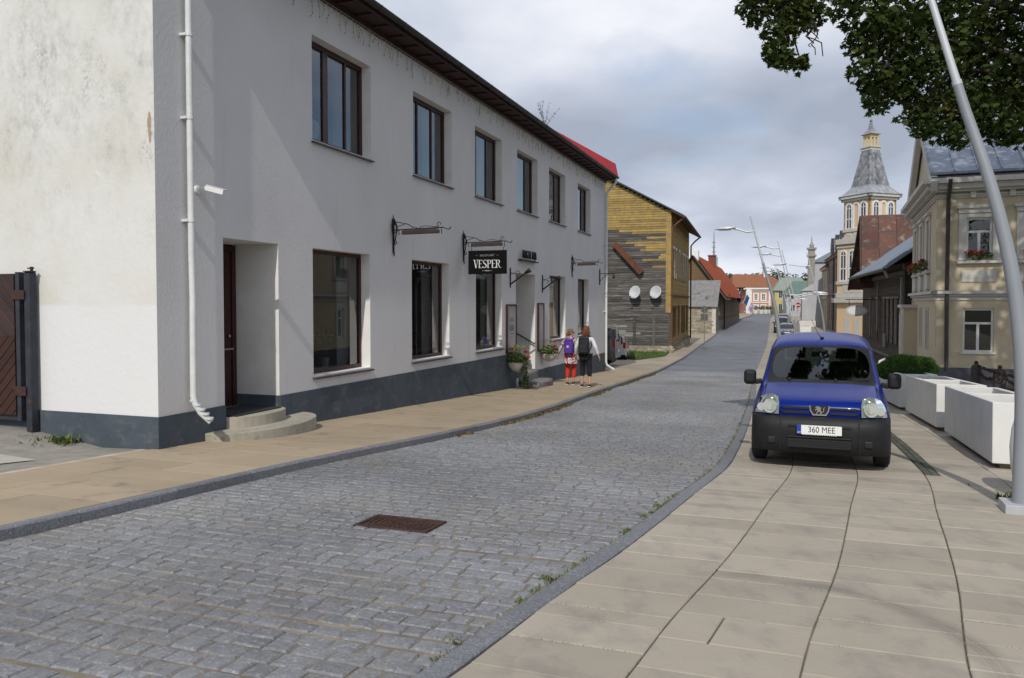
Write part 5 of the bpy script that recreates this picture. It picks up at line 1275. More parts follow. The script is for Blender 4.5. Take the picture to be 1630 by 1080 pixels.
# street wall
def yo(u0, u1, v0, v1, um=None):
    a = ylocal(u0,(v0+v1)/2,'s'); b = ylocal(u1,(v0+v1)/2,'s'); return a.x, b.x
ops = []
zu0, zu1 = zg+5.4, zg+7.5; zl0, zl1 = zg+1.15, zg+3.15
for x in (1.4,3.2,6.2,9.6,11.6,14.6): ops.append((x,x+.95,zu0,zu1)); ops.append((x,x+.95,zl0,zl1))
mb = MB(); wall_grid(mb, 0, YL, zg-.6, zE, ops, 0, .12, 0); obj('wall', mb, MAT['street_boards'], yh)
mb = MB(); z = zg+.5
while z < zE-.1:
    xs = 0.0
    segs = [(0,YL)]
    for o in ops:
        if o[2]-.16 < z < o[3]+.06:
            ns = []
            for a, b in segs:
                if o[0] < b and o[1] > a: ns += [(a,o[0]-.0),(o[1],b)]
                else: ns.append((a,b))
            segs = ns
    for a, b in segs:
        if b-a > .05: mb.prism([(a,-.002,z+.15),(a,-.028,z),(a,-.002,z)], (b-a,0,0))
    z += .15
obj('weatherboards', mb, MAT['street_boards'], yh, kind='stuff')
MAT['dark_glass'] = glass_mat('old_window_glass', (.45,.47,.47), 1.8)
for o in ops:
    f = window(yh, *o, .06, MAT['pale_wood'], MAT['dark_glass'], fw=.09, mull=[(o[0]+o[1])/2], trans=[o[2]+(o[3]-o[2])*.68], mw=.06, sill=.12, sill_m=MAT['brown_paint'])
    mb = MB(); mb.box(o[0]-.14,o[0]-.0,-.06,-.03,o[2]-.1,o[3]+.14); mb.box(o[1],o[1]+.14,-.06,-.03,o[2]-.1,o[3]+.14); mb.box(o[0]-.18,o[1]+.18,-.10,-.03,o[3]+.001,o[3]+.2); obj('surround', mb, MAT['brown_paint'] if o[2] < zg+3 else MAT['pale_wood'], f)
mb = MB(); mb.box(-.06,YL,-.20,-.03,zg+4.05,zg+4.14); obj('ledge', mb, MAT['brown_paint'], yh); mb = MB(); mb.box(.3,YL,-.16,-.03,zg+.44,zg+.56); obj('ledge', mb, MAT['gwood'], yh)
mb = MB(); mb.box(-.02,.14,-.09,-.03,zg+.3,zE); obj('corner_board', mb, MAT['brown_paint'], yh)
mb = MB(); mb.poly([(.05,YW,zg),(YL,YW,zg),(YL,YW,zE),(.05,YW,zE)]); mb.poly([(YL,0,zg-1),(YL,YW,zg-1),(YL,YW,zE+.5),(YL,YW/2,zE+YW*slope_y*.6),(YL,0,zE)]); obj('wall', mb, MAT['street_boards'], yh)
OH = .95
mb = MB(); th = .10
prof = [(-OH, zE-OH*slope_y),(YW, zE+YW*slope_y)]
mb.prism([(-.35,prof[0][0],prof[0][1]+.02),(-.35,prof[1][0],prof[1][1]+.02),(-.35,prof[1][0],prof[1][1]+.13),(-.35,prof[0][0],prof[0][1]+.13)], (YL+.7,0,0)); obj('roof', mb, mat('dark_teal_sheet', (.035,.055,.065), (.05,.06,.06), scale=2, rough=.5, metal=.3), yh)
mb = MB(); mb.prism([(-.34,-OH+.02,prof[0][1]-.06),(-.34,-.02,zE-.10),(-.34,-.02,zE-.02),(-.34,-OH+.02,prof[0][1]+.015)], (YL+.66,0,0)); obj('soffit', mb, MAT['brown_paint'], yh)
mb = MB(); mb.tube([(-.3,-OH-.06,prof[0][1]),(YL+.3,-OH-.06,prof[0][1])],.085,8); obj('gutter', mb, MAT['brown_paint'], yh)
pipe([(-.1,-OH-.02,prof[0][1]-.05),(-.05,-.55,prof[0][1]-.35),(.02,-.12,prof[0][1]-.75),(.02,-.12,zg+1.6),(.02,-.12,zg+.2)], .06, m=mat('rusty_pipe', (.19,.075,.025), (.11,.05,.025), scale=2, rough=.7), parent=yh)
pipe([(YL-.1,-OH-.02,prof[0][1]-.05),(YL-.1,-.55,prof[0][1]-.4),(YL-.1,-.2,prof[0][1]-.8),(YL-.1,-.2,zg+2.2),(YL-.1,-.2,zg+.3)], .07, m=MAT['brown_paint'], parent=yh)
# satellite dishes
MAT['dish'] = mat('dish_grey', (.52,.54,.56), (.46,.48,.5), scale=3, rough=.45)
for u, lb in ((1013,'grey satellite dish on the plank gable, the one nearer the white house'),(1046,'grey satellite dish on the plank gable, the one nearer the street corner')):
    p = ylocal(u,466); wp = yh.matrix_basis @ Vector((-.45,p.y,p.z)); t = thing('satellite_dish', lb, 'satellite dish', wp, 0, 'satellite dishes on the plank gable')
    aim = (Vector((-.95,-1,.35))).normalized(); q = aim.to_track_quat('Z','Y').to_matrix().to_4x4()
    mb = MB(q); mb.lathe([(.01,.0),(.2,.022),(.36,.07),(.46,.115),(.465,.12),(.44,.125),(.35,.085),(.19,.035),(.01,.015)],28,cap=False); obj('dish', mb, MAT['dish'], t, smooth=60)
    mb = MB(q); mb.tube([(0,-.42,.1),(0,-.42,.5)],.016,6); mb.tube([(0,-.35,.0),(0,-.42,.45)],.012,6); mb.ball((0,-.40,.52),.06); mb.tube([(0,0,0),(0,0,-.25)],.03,8); obj('feed_arm', mb, MAT['dish'], t)
    mb = MB(); mb.bar((0,.1,0),(.05,.42,-.1),.05,.05); obj('bracket', mb, MAT['steel'], t)
# sign post before the gable, seen edge on; and the round/square signs seen from behind
sp = G(1021,557,KH); t = thing('sign_post', 'thin grey post with signs seen edge on standing in the grass', 'sign post', sp)
H_ = at(1021,478,sp.y).z-sp.z
mb = MB(); mb.tube([(0,0,0),(0,0,H_)],.035,8); obj('post', mb, MAT['steel'], t)
mb = MB(); mb.lathe([(.33,-.012),(.33,.012)],24,(.03,0,H_-.42),'x'); obj('sign_disc', mb, mat('red_sign_edge', (.32,.02,.02), (.1,.1,.4), scale=1, rough=.5), t)
mb = MB(); mb.box(.02,.05,-.25,.25,H_-1.15,H_-.78); obj('sign_plate', mb, MAT['dish'], t)
sp = G(1121,556,KH); H_ = at(1122,487,sp.y).z-sp.z; t = thing('traffic_sign', 'round and square traffic signs seen from behind on a thin pole at the kerb', 'traffic sign', sp)
MAT['sign_back'] = mat('sign_back', (.10,.115,.11), (.13,.14,.13), scale=4, rough=.6, metal=.3)
mb = MB(); mb.tube([(0,0,0),(0,0,H_-.05)],.032,8); obj('pole', mb, MAT['steel'], t)
mb = MB(); mb.lathe([(.29,.035),(.29,.05)],24,(0,0,H_-.30),'y'); obj('sign_disc', mb, MAT['sign_back'], t)
mb = MB(); mb.box(-.28,.28,.035,.05,H_-1.20,H_-.65); obj('sign_plate', mb, MAT['sign_back'], t)
# parked cars on the forecourt, half hidden behind the corner
p = G(981,584,KH)
vd = Vector((-.55,-.83,0)).normalized()
gv = other_car('van', 'dark bronze van half hidden behind the far corner of the white house', 'van', MAT['brownmet'], (p.x-.957*4.75+.25,p.y+.29*4.75+.95), (.957,-.29), (1.06,1.15,1.22), MAT['rim'], detail=False)
p = G(990,563,KH)
sc_ = other_car('car', 'silver hatchback with red tail light parked beyond the bronze van', 'car', MAT['silver'], (6.2-.50+.84,45+4.0), (-.2,-.98), (1.0,.98,.92), MAT['rim'], detail=False)
# ---- stone shed and the red roofed house
hd = Vector((.33,.944,0)).normalized(); hb = G(1143,527,KH); rh = thing('red_roof_house', 'long low timber house with bright orange red roof and brick chimney beyond the yellow house', 'house', (hb.x,hb.y,0), math.atan2(hd.y,hd.x))
zh = gz(hb.x,hb.y)+KH
def loc_on(t, u, v, axis):
    M_ = frame_inv(t); c = M_ @ Vector(CAM); d = (M_ @ at(u,v,30.))-c; k = (-c.x/d.x) if axis == 'x' else (-c.y/d.y); return c+d*k
HE = loc_on(rh,1143,462,'x').z; HW = 6.6; HL = 48; HR = at(1101,404,98).z; 
MAT['brown_boards'] = mat('ochre_brown_boards', (.185,.120,.060), (.13,.085,.045), scale=2, rough=.85, rnd=.1, stretch=(1,1,5))
MAT['orange_roof'] = mat('orange_red_roof', (.34,.075,.026), (.27,.06,.022), scale=2, rough=.85, spec=.1, bump=.3, bscale=12)
MAT['black_felt'] = mat('dark_felt', (.045,.042,.042), (.07,.065,.06), scale=3, rough=.85)
hops = [(x,x+1.1,zh+2.0,zh+4.4) for x in (1.2,3.0,4.8,6.6,12,15,18.5,22,26,30)]
mb = MB(); mb.poly([(0,0,zh-1),(0,HW,zh-1),(0,HW,HE),(0,HW/2,HR),(0,0,HE)]); wall_grid(mb, 0, HL, zh+1.3, HE, hops, 0, .1); mb.poly([(HL,0,zh-1),(HL,0,HE),(HL,HW/2,HR),(HL,HW,HE),(HL,HW,zh-1)]); obj('wall', mb, MAT['brown_boards'], rh)
mb = MB(); mb.box(0,HL,-.06,.2,zh-1.5,zh+1.3); obj('plinth', mb, mat('grey_brown_plinth', (.20,.165,.14), (.15,.13,.11), scale=2, rough=.9), rh)
mb = MB(); z = zh+.5; 
while z < HR-.3:
    y1 = HW*.5; a = 0 if z < HE else (z-HE)/(HR-HE)*HW/2
    mb.prism([(-.002,a,z+.18),(-.04,a,z),(-.002,a,z)], (0,HW-2*a,0)); z += .19
obj('weatherboards', mb, MAT['brown_boards'], rh, kind='stuff')
for o in hops: window(rh, *o, .05, MAT['pale_wood'], MAT['dark_glass'], fw=.14, mull=[(o[0]+o[1])/2], trans=[o[2]+1.7], mw=.07, sill=.1)
rs_ = (HR-HE)/(HW/2)
def rpan(x0, x1, dz, oh, m, nm, th=.1, up=0.0):
    mb = MB(); 
    for sgn in (0,1):
        ya, yb = (-oh, HW/2) if not sgn else (HW+oh, HW/2)
        mb.prism([(x0,ya,HE-oh*rs_+dz),(x0,yb,HR+dz),(x0,yb,HR+dz+th),(x0,ya,HE-oh*rs_+dz+th)], (x1-x0,0,0))
    return obj(nm, mb, m, rh)
rpan(-.6, 9.0, .02, 1.0, MAT['black_felt'], 'roof'); rpan(2.5, HL+.4, .30, .9, MAT['orange_roof'], 'roof')
mb = MB(); mb.box(27,28.3,HW/2-.6,HW/2+.5,HR-1.5,HR+1.5); mb.box(26.9,28.4,HW/2-.7,HW/2+.6,HR+1.5,HR+1.7); obj('chimney', mb, mat('chimney_brick', (.22,.07,.04), (.16,.05,.03), scale=4, rough=.9), rh)
mb = MB(); mb.box(2,3.2,HW/2-.5,HW/2+.6,HR-.5,HR+.9); mb.tube([(2.6,HW/2,HR+.9),(2.6,HW/2,HR+1.5)],.05,5); 
wc = obj('chimney', mb, MAT['white_paint'], rh, label='white rendered chimney')
pipe([(8.6,-.9,HE-.5),(8.7,-.15,HE-1.0),(8.7,-.15,zh)], .08, m=MAT['iron'], parent=rh)
# shed
sb = G(1138,531,KH); sh = thing('stone_shed', 'small rubble stone shed with grey corrugated roof between the timber houses', 'shed', (sb.x,sb.y,0), math.atan2(hd.y,hd.x)); zs = gz(sb.x,sb.y)+KH
SE = loc_on(sh,1138,489,'x').z; SR = loc_on(sh,1120,457,'x').z
mb = MB(); mb.box(0,5.5,0,7,zs-1,SE); obj('wall', mb, mat('lime_mortar', (.27,.24,.18), (.2,.18,.14), scale=3, rough=.95), sh)
rubble(sh, 0,0, .35,6.2, zs-.3, SE-.1, .45, .17, 71)
mb = MB(); mb.box(-.06,.15,-.1,.38,zs-.5,SE); obj('pier', mb, MAT['pale_wood'], sh)
mb = MB(); n = 90; V = []
for k in range(n+1):
    y = -.3+7.3*k/n; b = .04*(k%2); V += [(-.35,y,SE+b),(4.5,y,SR+.9+b)]
mb.add(V, [(2*k,2*k+1,2*k+3,2*k+2) for k in range(n)]); obj('roof', mb, mat('asbestos_sheet', (.24,.235,.23), (.17,.165,.16), scale=2, rough=.9, c3=(.10,.095,.09), s3=.7, lo3=.62, hi3=.65), sh)
# white tank and a few bags by the shed
p = G(1123,526,KH); t = thing('tank', 'white rounded plastic tank standing against the stone shed', 'tank', p)
mb = MB(); mb.lathe([(.3,0),(.50,.12),(.60,.4),(.62,.9),(.58,1.3),(.42,1.55),(.15,1.62),(.14,1.7)],20); obj('drum', mb, MAT['white_paint'], t, smooth=50); mb = MB(); mb.lathe([(.18,1.69),(.18,1.76)],14); obj('lid', mb, MAT['dish'], t)
p = G(1103,529,KH); t = thing('sack', 'white filled sack leaning by the corner of the yellow house', 'sack', p)
mb = MB(); mb.ball((0,0,.5),.32,.3,.55,12,10); mb.lathe([(.16,.95),(.06,1.05),(.14,1.18)],10); obj('cloth', mb, MAT['white_paint'], t, smooth=60)
# ---- pale house with flags, farther on
p0 = G(1180,505); t = thing('pale_house', 'narrow pale blue grey house with white pillars and flags beside the red roofed house', 'house', (p0.x-1.0,p0.y+6,0), math.atan2(hd.y,hd.x)); zz = gz(p0.x,p0.y)
mb = MB(); mb.box(0,12,0,9,zz-1,zz+6.6); obj('wall', mb, mat('pale_blue_render', (.42,.46,.50), (.36,.40,.44), scale=1, rough=.9), t)
mb = MB(); mb.prism([(-.4,-.5,zz+6.6),(-.4,9.5,zz+6.6),(-.4,4.5,zz+8.6)], (13,0,0)); obj('roof', mb, mat('slate_blue_sheet', (.17,.21,.26), rough=.5), t)
for k in range(4): mb = MB(); mb.lathe([(.28,zz-.5),(.25,zz+6.2),(.34,zz+6.3),(.34,zz+6.6)],12,(-.9,.3+k*1.1,0)); obj('pillar', mb, MAT['white_paint'], t, smooth=40)
FL = [((.03,.08,.30),1178,462,'blue flag hanging on the pole nearest the red roofed house'),((.02,.10,.25),1189,466,'dark blue and green flag on the middle pole'),((.25,.06,.28),1196,478,'purple and white flag fluttering on the lowest pole')]
for k, (c, u, v, lb) in enumerate(FL):
    b = at(u-6, v+16, 140.0); t = thing('flag', lb, 'flag', b, 0, 'flags on the pale house'); t.scale = (.62,.62,.62)
    mb = MB(); mb.tube([(-1.2,0,-.6),(0,0,0),(1.2,0,2.6)],.05,6); obj('pole', mb, MAT['white_paint'], t)
    mb = MB(); n = 8; V = []
    for i in range(n+1):
        for j in range(4): V.append((.9-1.5*j/3*.3+.25*math.sin(i*1.1+j), .3*math.sin(i*.9+j*.7), 2.3-1.0*j-.12*i*0+.0))
    V = []
    for i in range(n+1):
        s = i/n
        for j in range(4): V.append((1.1-.3*j+.9*s*.8, .18*math.sin(s*9+j*.6), 2.4-.75*j-1.1*s+.12*math.sin(s*8+j)))
    mb.add(V, [(i*4+j,i*4+j+1,(i+1)*4+j+1,(i+1)*4+j) for i in range(n) for j in range(3)]); obj('cloth', mb, mat('flag_cloth', c, (.5,.5,.55) if k == 2 else tuple(x*.6 for x in c), scale=1.2, rough=.8), t, smooth=70)
# ---- pink house closing the street
pb = at(1187,497,200); zz = gz(pb.x,pb.y)-.3; t = thing('pink_house', 'pink and white two storey town house with hipped orange tile roof closing the street', 'house', (pb.x,pb.y,0), R(-4)); 
px = lambda u: (u-1187)*200/1250.; pz = lambda v: at(1200,v,200).z
pops = [(px(u0),px(u1),pz(v1),pz(v0)) for u0,u1,v0,v1 in ((1200,1205.5,468.5,478.5),(1211.5,1217.5,468.5,478.5),(1200,1205.5,486.5,494),(1211.5,1217.5,486.5,494),(1229,1234,468.5,478.5),(1240,1245,468.5,478.5),(1229,1234,486.5,494))]
PW = px(1256)
MAT['pink'] = mat('pink_render', (.62,.27,.17), (.56,.25,.16), scale=.5, rough=.9)
mb = MB(); wall_grid(mb, 0, PW, zz, pz(461), pops, 0, .2); mb.box(0,PW,.21,10,zz,pz(461)); obj('wall', mb, MAT['pink'], t)
mb = MB()
for a, b, c, d in ((-.02,px(1196),zz,pz(461)),(px(1222.5),px(1225.5),zz,pz(461)),(px(1196),px(1222.5),pz(482.5),pz(480.8)),(px(1196),px(1222.5),pz(464),pz(461))): mb.box(a,b,-.10,-.002,c,d)
mb.box(-.3,PW+.3,-.5,0,pz(461),pz(458)); obj('white_trim', mb, MAT['white_paint'], t)
for o in pops:
    f = window(t, *o, .06, MAT['white_paint'], MAT['dark_glass'], fw=.14, mull=[(o[0]+o[1])/2], trans=[o[2]+(o[3]-o[2])*.33,o[2]+(o[3]-o[2])*.66], mw=.1)
    mb = MB(); mb.box(o[0]-.3,o[0],-.06,-.002,o[2]-.2,o[3]+.3); mb.box(o[1],o[1]+.3,-.06,-.002,o[2]-.2,o[3]+.3); mb.box(o[0],o[1],-.06,-.002,o[3],o[3]+.3); mb.box(o[0],o[1],-.06,-.002,o[2]-.2,o[2]); obj('surround', mb, MAT['white_paint'], f)
zr0, zr1 = pz(458)+.01, pz(436); x0, x1 = -.6, PW+.6
mb = MB(); mb.add([(px(1165),-.6,zr0),(x1,-.6,zr0),(x1,11,zr0),(px(1165),11,zr0),(px(1160)+2,5.2,zr1),(x1-5,5.2,zr1)],[(0,1,5,4),(1,2,5),(2,3,4,5),(3,0,4)]); obj('roof', mb, mat('orange_tile', (.27,.115,.055), (.20,.085,.045), scale=2.5, rough=.85, bump=.4, bscale=6), t)
mb = MB(); mb.box(px(1221),px(1224),4,5.5,zr1-1,zr1+1.6); obj('chimney', mb, MAT['white_paint'], t)
mb = MB(); mb.prism([(px(1186.5),-.7,zz),(px(1195.5),-.7,zz),(px(1195.5),-.7,pz(463)),(px(1190),-.7,pz(459)),(px(1186.5),-.7,pz(464))],(0,.5,0)); obj('gable_front', mb, MAT['white_paint'], t)
for u in (1203,1212,1219,1226): 
    q = at(u,497,192.0); tt = thing('flower_tub', {1203:'low dark hedge tub before the pink house, leftmost of the row',1212:'white flower tub with green shrub left of the centre before the pink house',1219:'white flower tub right of the centre before the pink house',1226:'white flower tub at the right end before the pink house'}[u], 'flower tub', (q.x,q.y,gz(q.x,q.y)), 0, 'flower tubs before the pink house')
    mb = MB(); mb.lathe([(.5,0),(.75,1.0),(.7,1.0)],10); obj('tub', mb, MAT['white_paint'], tt); mb = MB(); leaf_cloud(mb,(0,0,1.4),.8,.7,.5,120,.16,random.Random(u)); obj('foliage', mb, MAT['leaf'], tt, kind='stuff')
# ---- antenna mast and far trees
p = at(1136,440,330.); t = thing('antenna_mast', 'thin grey radio mast rising behind the red roofed house', 'mast', p)
mb = MB(); mb.box(-1.3,1.3,-1.3,1.3,-14,8); mb.box(-1.0,1.0,-1,1,-14,-1); obj('tower', mb, mat('mast_grey', (.25,.29,.30), rough=.7), t); mb = MB(); mb.tube([(0,0,0),(0,0,12),(0,0,19)],[.5,.35,.1],6)
for z in (5,8,10,12,14): mb.box(-.8,.8,-.2,.2,z,z+.3)
obj('mast', mb, mat('mast_steel', (.22,.26,.28), rough=.6), t)
MAT['far_leaf'] = mat('far_foliage', (.030,.060,.016), (.05,.085,.025), scale=.5, rough=.9, rnd=.35)
MAT['bark'] = mat('bark', (.06,.05,.04), (.035,.03,.025), scale=5, rough=.95, bump=.6, bscale=12)
for u, v, d, rad, lb, sd_ in ((1156,440,280,5,'round green tree rising left of the pink roof',1),(1222,437,270,6.5,'tall dark green tree rising behind the pink house chimney',2),(1273,441,270,6,'green tree beyond the far street lamps',3),(1182,442,300,4,'small green treetop between mast and pink roof',4)):
    p = at(u,v,d); t = thing('tree', lb, 'tree', (p.x,p.y,gz(p.x,p.y)), 0, 'trees beyond the end of the street'); h = p.z-gz(p.x,p.y); r = random.Random(sd_)
    mb = MB(); mb.tube([(0,0,0),(.2,0,h*.5),(0,.2,h*.9)],[.6,.4,.15],8); obj('trunk', mb, MAT['bark'], t)
    mb = MB()
    for k in range(16): a = r.uniform(0,2*PI); q = r.uniform(.2,.8); leaf_cloud(mb,(rad*q*math.cos(a),rad*q*math.sin(a),h-rad*.3+r.uniform(-.6,.35)*rad),rad*.42,rad*.42,rad*.36,110,.42,r)
    obj('crown', mb, MAT['far_leaf'], t, kind='stuff')
# ------------------------------------------------------------------ right side
def right_house(name, label, px, y, d=(.38,.925), cat='house'):
    p = at(px[0], px[1], y); v = Vector((d[0],d[1],0)).normalized(); t = thing(name, label, cat, (p.x,p.y,0), math.atan2(v.y,v.x)); return t, gz(p.x,p.y)
TC = Matrix.Rotation(-PI/2,4,'Z')                    # wall facing back along the street: a runs to the right
def TR(L_): return Matrix.Translation((L_,0,0)) @ Matrix.Rotation(PI,4,'Z')   # wall facing the street
MAT['cream'] = mat('cream_render', (.55,.475,.335), (.51,.44,.31), scale=1.2, rough=.9, bump=.12, bscale=20)
MAT['cream_white'] = mat('offwhite_trim', (.56,.545,.50), (.50,.485,.44), scale=2, rough=.8)
MAT['yellow_render'] = mat('yellow_render', (.52,.42,.18), rough=.9)
MAT['blue_sheet'] = mat('blue_grey_sheet', (.22,.26,.32), (.18,.22,.28), scale=.7, rough=.48, metal=.0, bump=.05, bscale=2)
MAT['pvc'] = mat('white_window_frame', (.68,.68,.67), rough=.4)
MAT['grey_plinth'] = mat('grey_plinth_paint', (.11,.11,.13), (.085,.085,.10), scale=3, rough=.85)
MAT['dark_pipe'] = mat('dark_downpipe', (.075,.065,.065), (.055,.05,.05), scale=3, rough=.5, metal=.3)
ch, zc0 = right_house('cream_house', 'cream and white two storey house with grey sheet metal roof and geranium boxes', (1489,600), 26.0)
cz = lambda v: loc_on(ch, 1540, v, 'x').z
ca = lambda u, v=460: -loc_on(ch, u, v, 'x').y
RW = 8.6; CWID = 13.0; zb0 = zc0-.6; zev = cz(285)
uw = (ca(1538,380),ca(1580,380),cz(412),cz(347)); lw = (ca(1532,530),ca(1582,530),cz(561),cz(491)); stp = ca(1628,380)-ca(1538,380)+.05
cops = []
for k in range(5): cops += [(uw[0]+k*stp,uw[1]+k*stp,uw[2],uw[3]),(lw[0]+k*stp,lw[1]+k*stp,lw[2],lw[3])]
mb = MB(TC); wall_grid(mb, 0, CWID, zb0, zev, cops, 0, .14, 0); 
mb.T = TR(RW); rops = [(1.0+i*2.3,1.75+i*2.3,cz(424),cz(345)) for i in range(3)]+[(1.0+i*2.3,1.6+i*2.3,cz(560),cz(495)) for i in range(3)]
wall_grid(mb, 0, RW, zb0, zev, rops, 0, .14, 0); mb.T = None
AP = (RW/2, zev+RW/2*.62)
mb.add([(0,0,zev),(RW,0,zev),(AP[0],0,AP[1])],[(0,2,1)]); mb.poly([(RW,0,zb0),(RW,-CWID,zb0),(RW,-CWID,zev),(RW,0,zev)])
obj('wall', mb, MAT['cream'], ch)
mb = MB(TC); mb.box(-.03,CWID,-.03,0,zb0-.3,cz(586)); mb.T = TR(RW); mb.box(0,RW+.03,-.03,0,zb0-.3,cz(586)); obj('plinth', mb, MAT['grey_plinth'], ch)
mb = MB(TC)
for a, b, z0, z1, o in ((-.22,CWID,cz(468),cz(463),.20),(-.12,CWID,cz(472),cz(468.5),.10),(-.06,CWID,cz(478),cz(472.5),.04)): mb.box(a,b,-o,-.001,z0,z1)
mb.T = TR(RW)
for a, b, z0, z1, o in ((0,RW+.20,cz(468),cz(463),.20),(0,RW+.10,cz(472),cz(468.5),.10),(0,RW+.04,cz(478),cz(472.5),.04)): mb.box(a,b,-o,-.001,z0,z1)
obj('belt_cornice', mb, MAT['cream_white'], ch)
mb = MB(TC)
for z0, z1, o in ((zev-.16,zev,.52),(zev-.34,zev-.165,.36),(zev-.42,zev-.345,.22),(cz(312),cz(309),.10),(cz(315),cz(312.4),.06)): mb.box(-o,CWID,-o,-.001,z0,z1)
mb.T = TR(RW)
for z0, z1, o in ((zev-.16,zev,.52),(zev-.34,zev-.165,.36),(zev-.42,zev-.345,.22),(cz(312),cz(309),.10),(cz(315),cz(312.4),.06)): mb.box(-.2,RW-.001,-o,-.001,z0,z1)
mb.T = None
for sgn in (0,1):                                    # raking cornices of the pediment
    a = Vector((-.5,0,zev-.25)) if not sgn else Vector((RW+.5,0,zev-.25)); b = Vector((AP[0],0,AP[1]+.12)); mb.bar(a+Vector((0,.18,0)), b+Vector((0,.18,0)), .36, .20, up=(0,1,0))
obj('eaves_cornice', mb, MAT['cream_white'], ch)
mb = MB(TC); k = .9
while k < CWID: mb.box(k,k+.16,-.16,-.002,zev-.62,zev-.43); k += .55
obj('dentil', mb, MAT['cream_white'], ch, kind='stuff')
for T_, a_, b_, v0, v1 in ((TC,-.02,.42,586,479),(TC,-.02,.42,462,316),(TR(RW),RW-.42,RW+.02,586,479),(TR(RW),RW-.42,RW+.02,462,316),(TR(RW),0,.4,586,316)): mb = MB(T_); mb.box(a_,b_,-.04,-.001,cz(v0),cz(v1)); obj('pilaster', mb, MAT['cream'], ch)
MAT['box_green'] = MAT['leaf']
for k, o in enumerate(cops):
    a, b, c, d = o; tr = c+(d-c)*.66
    f = window(ch, a, b, c, d, .08, MAT['pvc'], MAT['dark_glass'], fw=.07, mull=[(a+b)/2] if False else [], trans=[tr], mw=.07, T=TC)
    mb = MB(TC); mb.box((a+b)/2-.04,(a+b)/2+.04,.085,.135,c+.07,tr-.035); obj('mullion', mb, MAT['pvc'], f)
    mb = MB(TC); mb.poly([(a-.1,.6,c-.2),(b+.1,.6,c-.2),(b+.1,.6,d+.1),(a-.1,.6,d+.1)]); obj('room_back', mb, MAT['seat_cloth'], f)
    mb = MB(TC); r = random.Random(k)
    if k % 2 == 0:
        mb.box(a-.22,a,-.05,-.002,c-.05,d+.14); mb.box(b,b+.22,-.05,-.002,c-.05,d+.14); mb.box(a,b,-.05,-.002,d,d+.14); mb.box(a-.30,b+.30,-.16,-.002,d+.30,d+.40); mb.box(a-.24,b+.24,-.09,-.002,d+.15,d+.30); mb.box(a-.28,b+.28,-.14,-.002,c-.16,c-.07); mb.box(a-.12,b+.12,-.03,-.002,cz(449),cz(431)); obj('surround', mb, MAT['cream_white'], f)
        mb = MB(TC); leaf_cloud(mb,((a+b)/2,-.1,c+.10),(b-a)*.52,.13,.15,200,.045,r); fo = obj('window_box', mb, MAT['leaf'], f, kind='stuff'); 
        mb = MB(TC); leaf_cloud(mb,((a+b)/2-.12,-.14,c+.20),(b-a)*.46,.11,.10,110,.034,r); obj('geranium', mb, MAT['petal'], f, kind='stuff')
    else:
        mb.box(a-.05,b+.05,-.06,.07,c-.05,c-.002); obj('sill', mb, MAT['pvc'], f)
    if k % 2 == 0:
        pass
for k, o in enumerate(rops):
    a, b, c, d = o; f = window(ch, a, b, c, d, .08, MAT['pvc'], MAT['dark_glass'], fw=.06, trans=[c+(d-c)*.66], mw=.06, T=TR(RW)); r = random.Random(80+k); mb = MB(TR(RW))
    if k < 3:
        mb.box(a-.2,a,-.05,-.002,c,d+.14); mb.box(b,b+.2,-.05,-.002,c,d+.14); mb.box(a-.3,b+.3,-.14,-.002,d+.3,d+.4); mb.box(a-.2,b+.2,-.08,-.002,d+.14,d+.3); mb.box(a-.25,b+.25,-.14,-.002,c-.14,c-.04); mb.box(a-.15,b+.15,-.1,-.002,cz(459),cz(434)); obj('surround', mb, MAT['cream_white'], f)
        mb = MB(TR(RW)); leaf_cloud(mb,((a+b)/2,-.18,c+.16),.45,.16,.22,120,.06,r); obj('window_box', mb, MAT['leaf'], f, kind='stuff'); mb = MB(TR(RW)); leaf_cloud(mb,((a+b)/2,-.26,c+.26),.40,.12,.14,60,.045,r); obj('geranium', mb, MAT['petal'], f, kind='stuff')
    else: mb.box(a-.12,a,-.04,-.002,c-.1,d+.1); mb.box(b,b+.12,-.04,-.002,c-.1,d+.1); obj('surround', mb, MAT['cream_white'], f)
# standing seam roof, ridge running away to the right
ov = .28; sl = .62
mb = MB(); mb.prism([(-ov,ov,zev+.02-ov*sl+.3),(AP[0],ov,AP[1]+.32),(AP[0],ov,AP[1]+.40),(-ov,ov,zev+.10-ov*sl+.3)],(0,-CWID-ov,0)); mb.prism([(RW+ov,ov,zev+.02-ov*sl+.3),(RW+ov,ov,zev+.10-ov*sl+.3),(AP[0],ov,AP[1]+.40),(AP[0],ov,AP[1]+.32)],(0,-CWID-ov,0)); obj('roof', mb, MAT['blue_sheet'], ch)
y = ov-.05; k = 0
while y > -CWID:
    mb = MB(); mb.bar((-ov,y,zev+.12-ov*sl+.3),(AP[0],y,AP[1]+.42),.028,.05); obj('roof_seam', mb, MAT['blue_sheet'], ch); y -= .66
mb = MB(); mb.box(-ov-.18,-ov,-CWID,ov,zev-.08,zev+.06); obj('gutter', mb, mat('dark_gutter', (.045,.05,.06), rough=.5), ch, bevel=.04)
pipe([(-.55,-.28,zev-.05),(-.42,-.28,zev-.3),(-.10,-.28,zev-.6),(-.10,-.28,cz(470)),(-.26,-.28,cz(466)),(-.26,-.28,cz(462)),(-.10,-.28,cz(456))][:4]+[(-.10,-.30,cz(590))], .06, m=MAT['dark_pipe'], parent=ch)
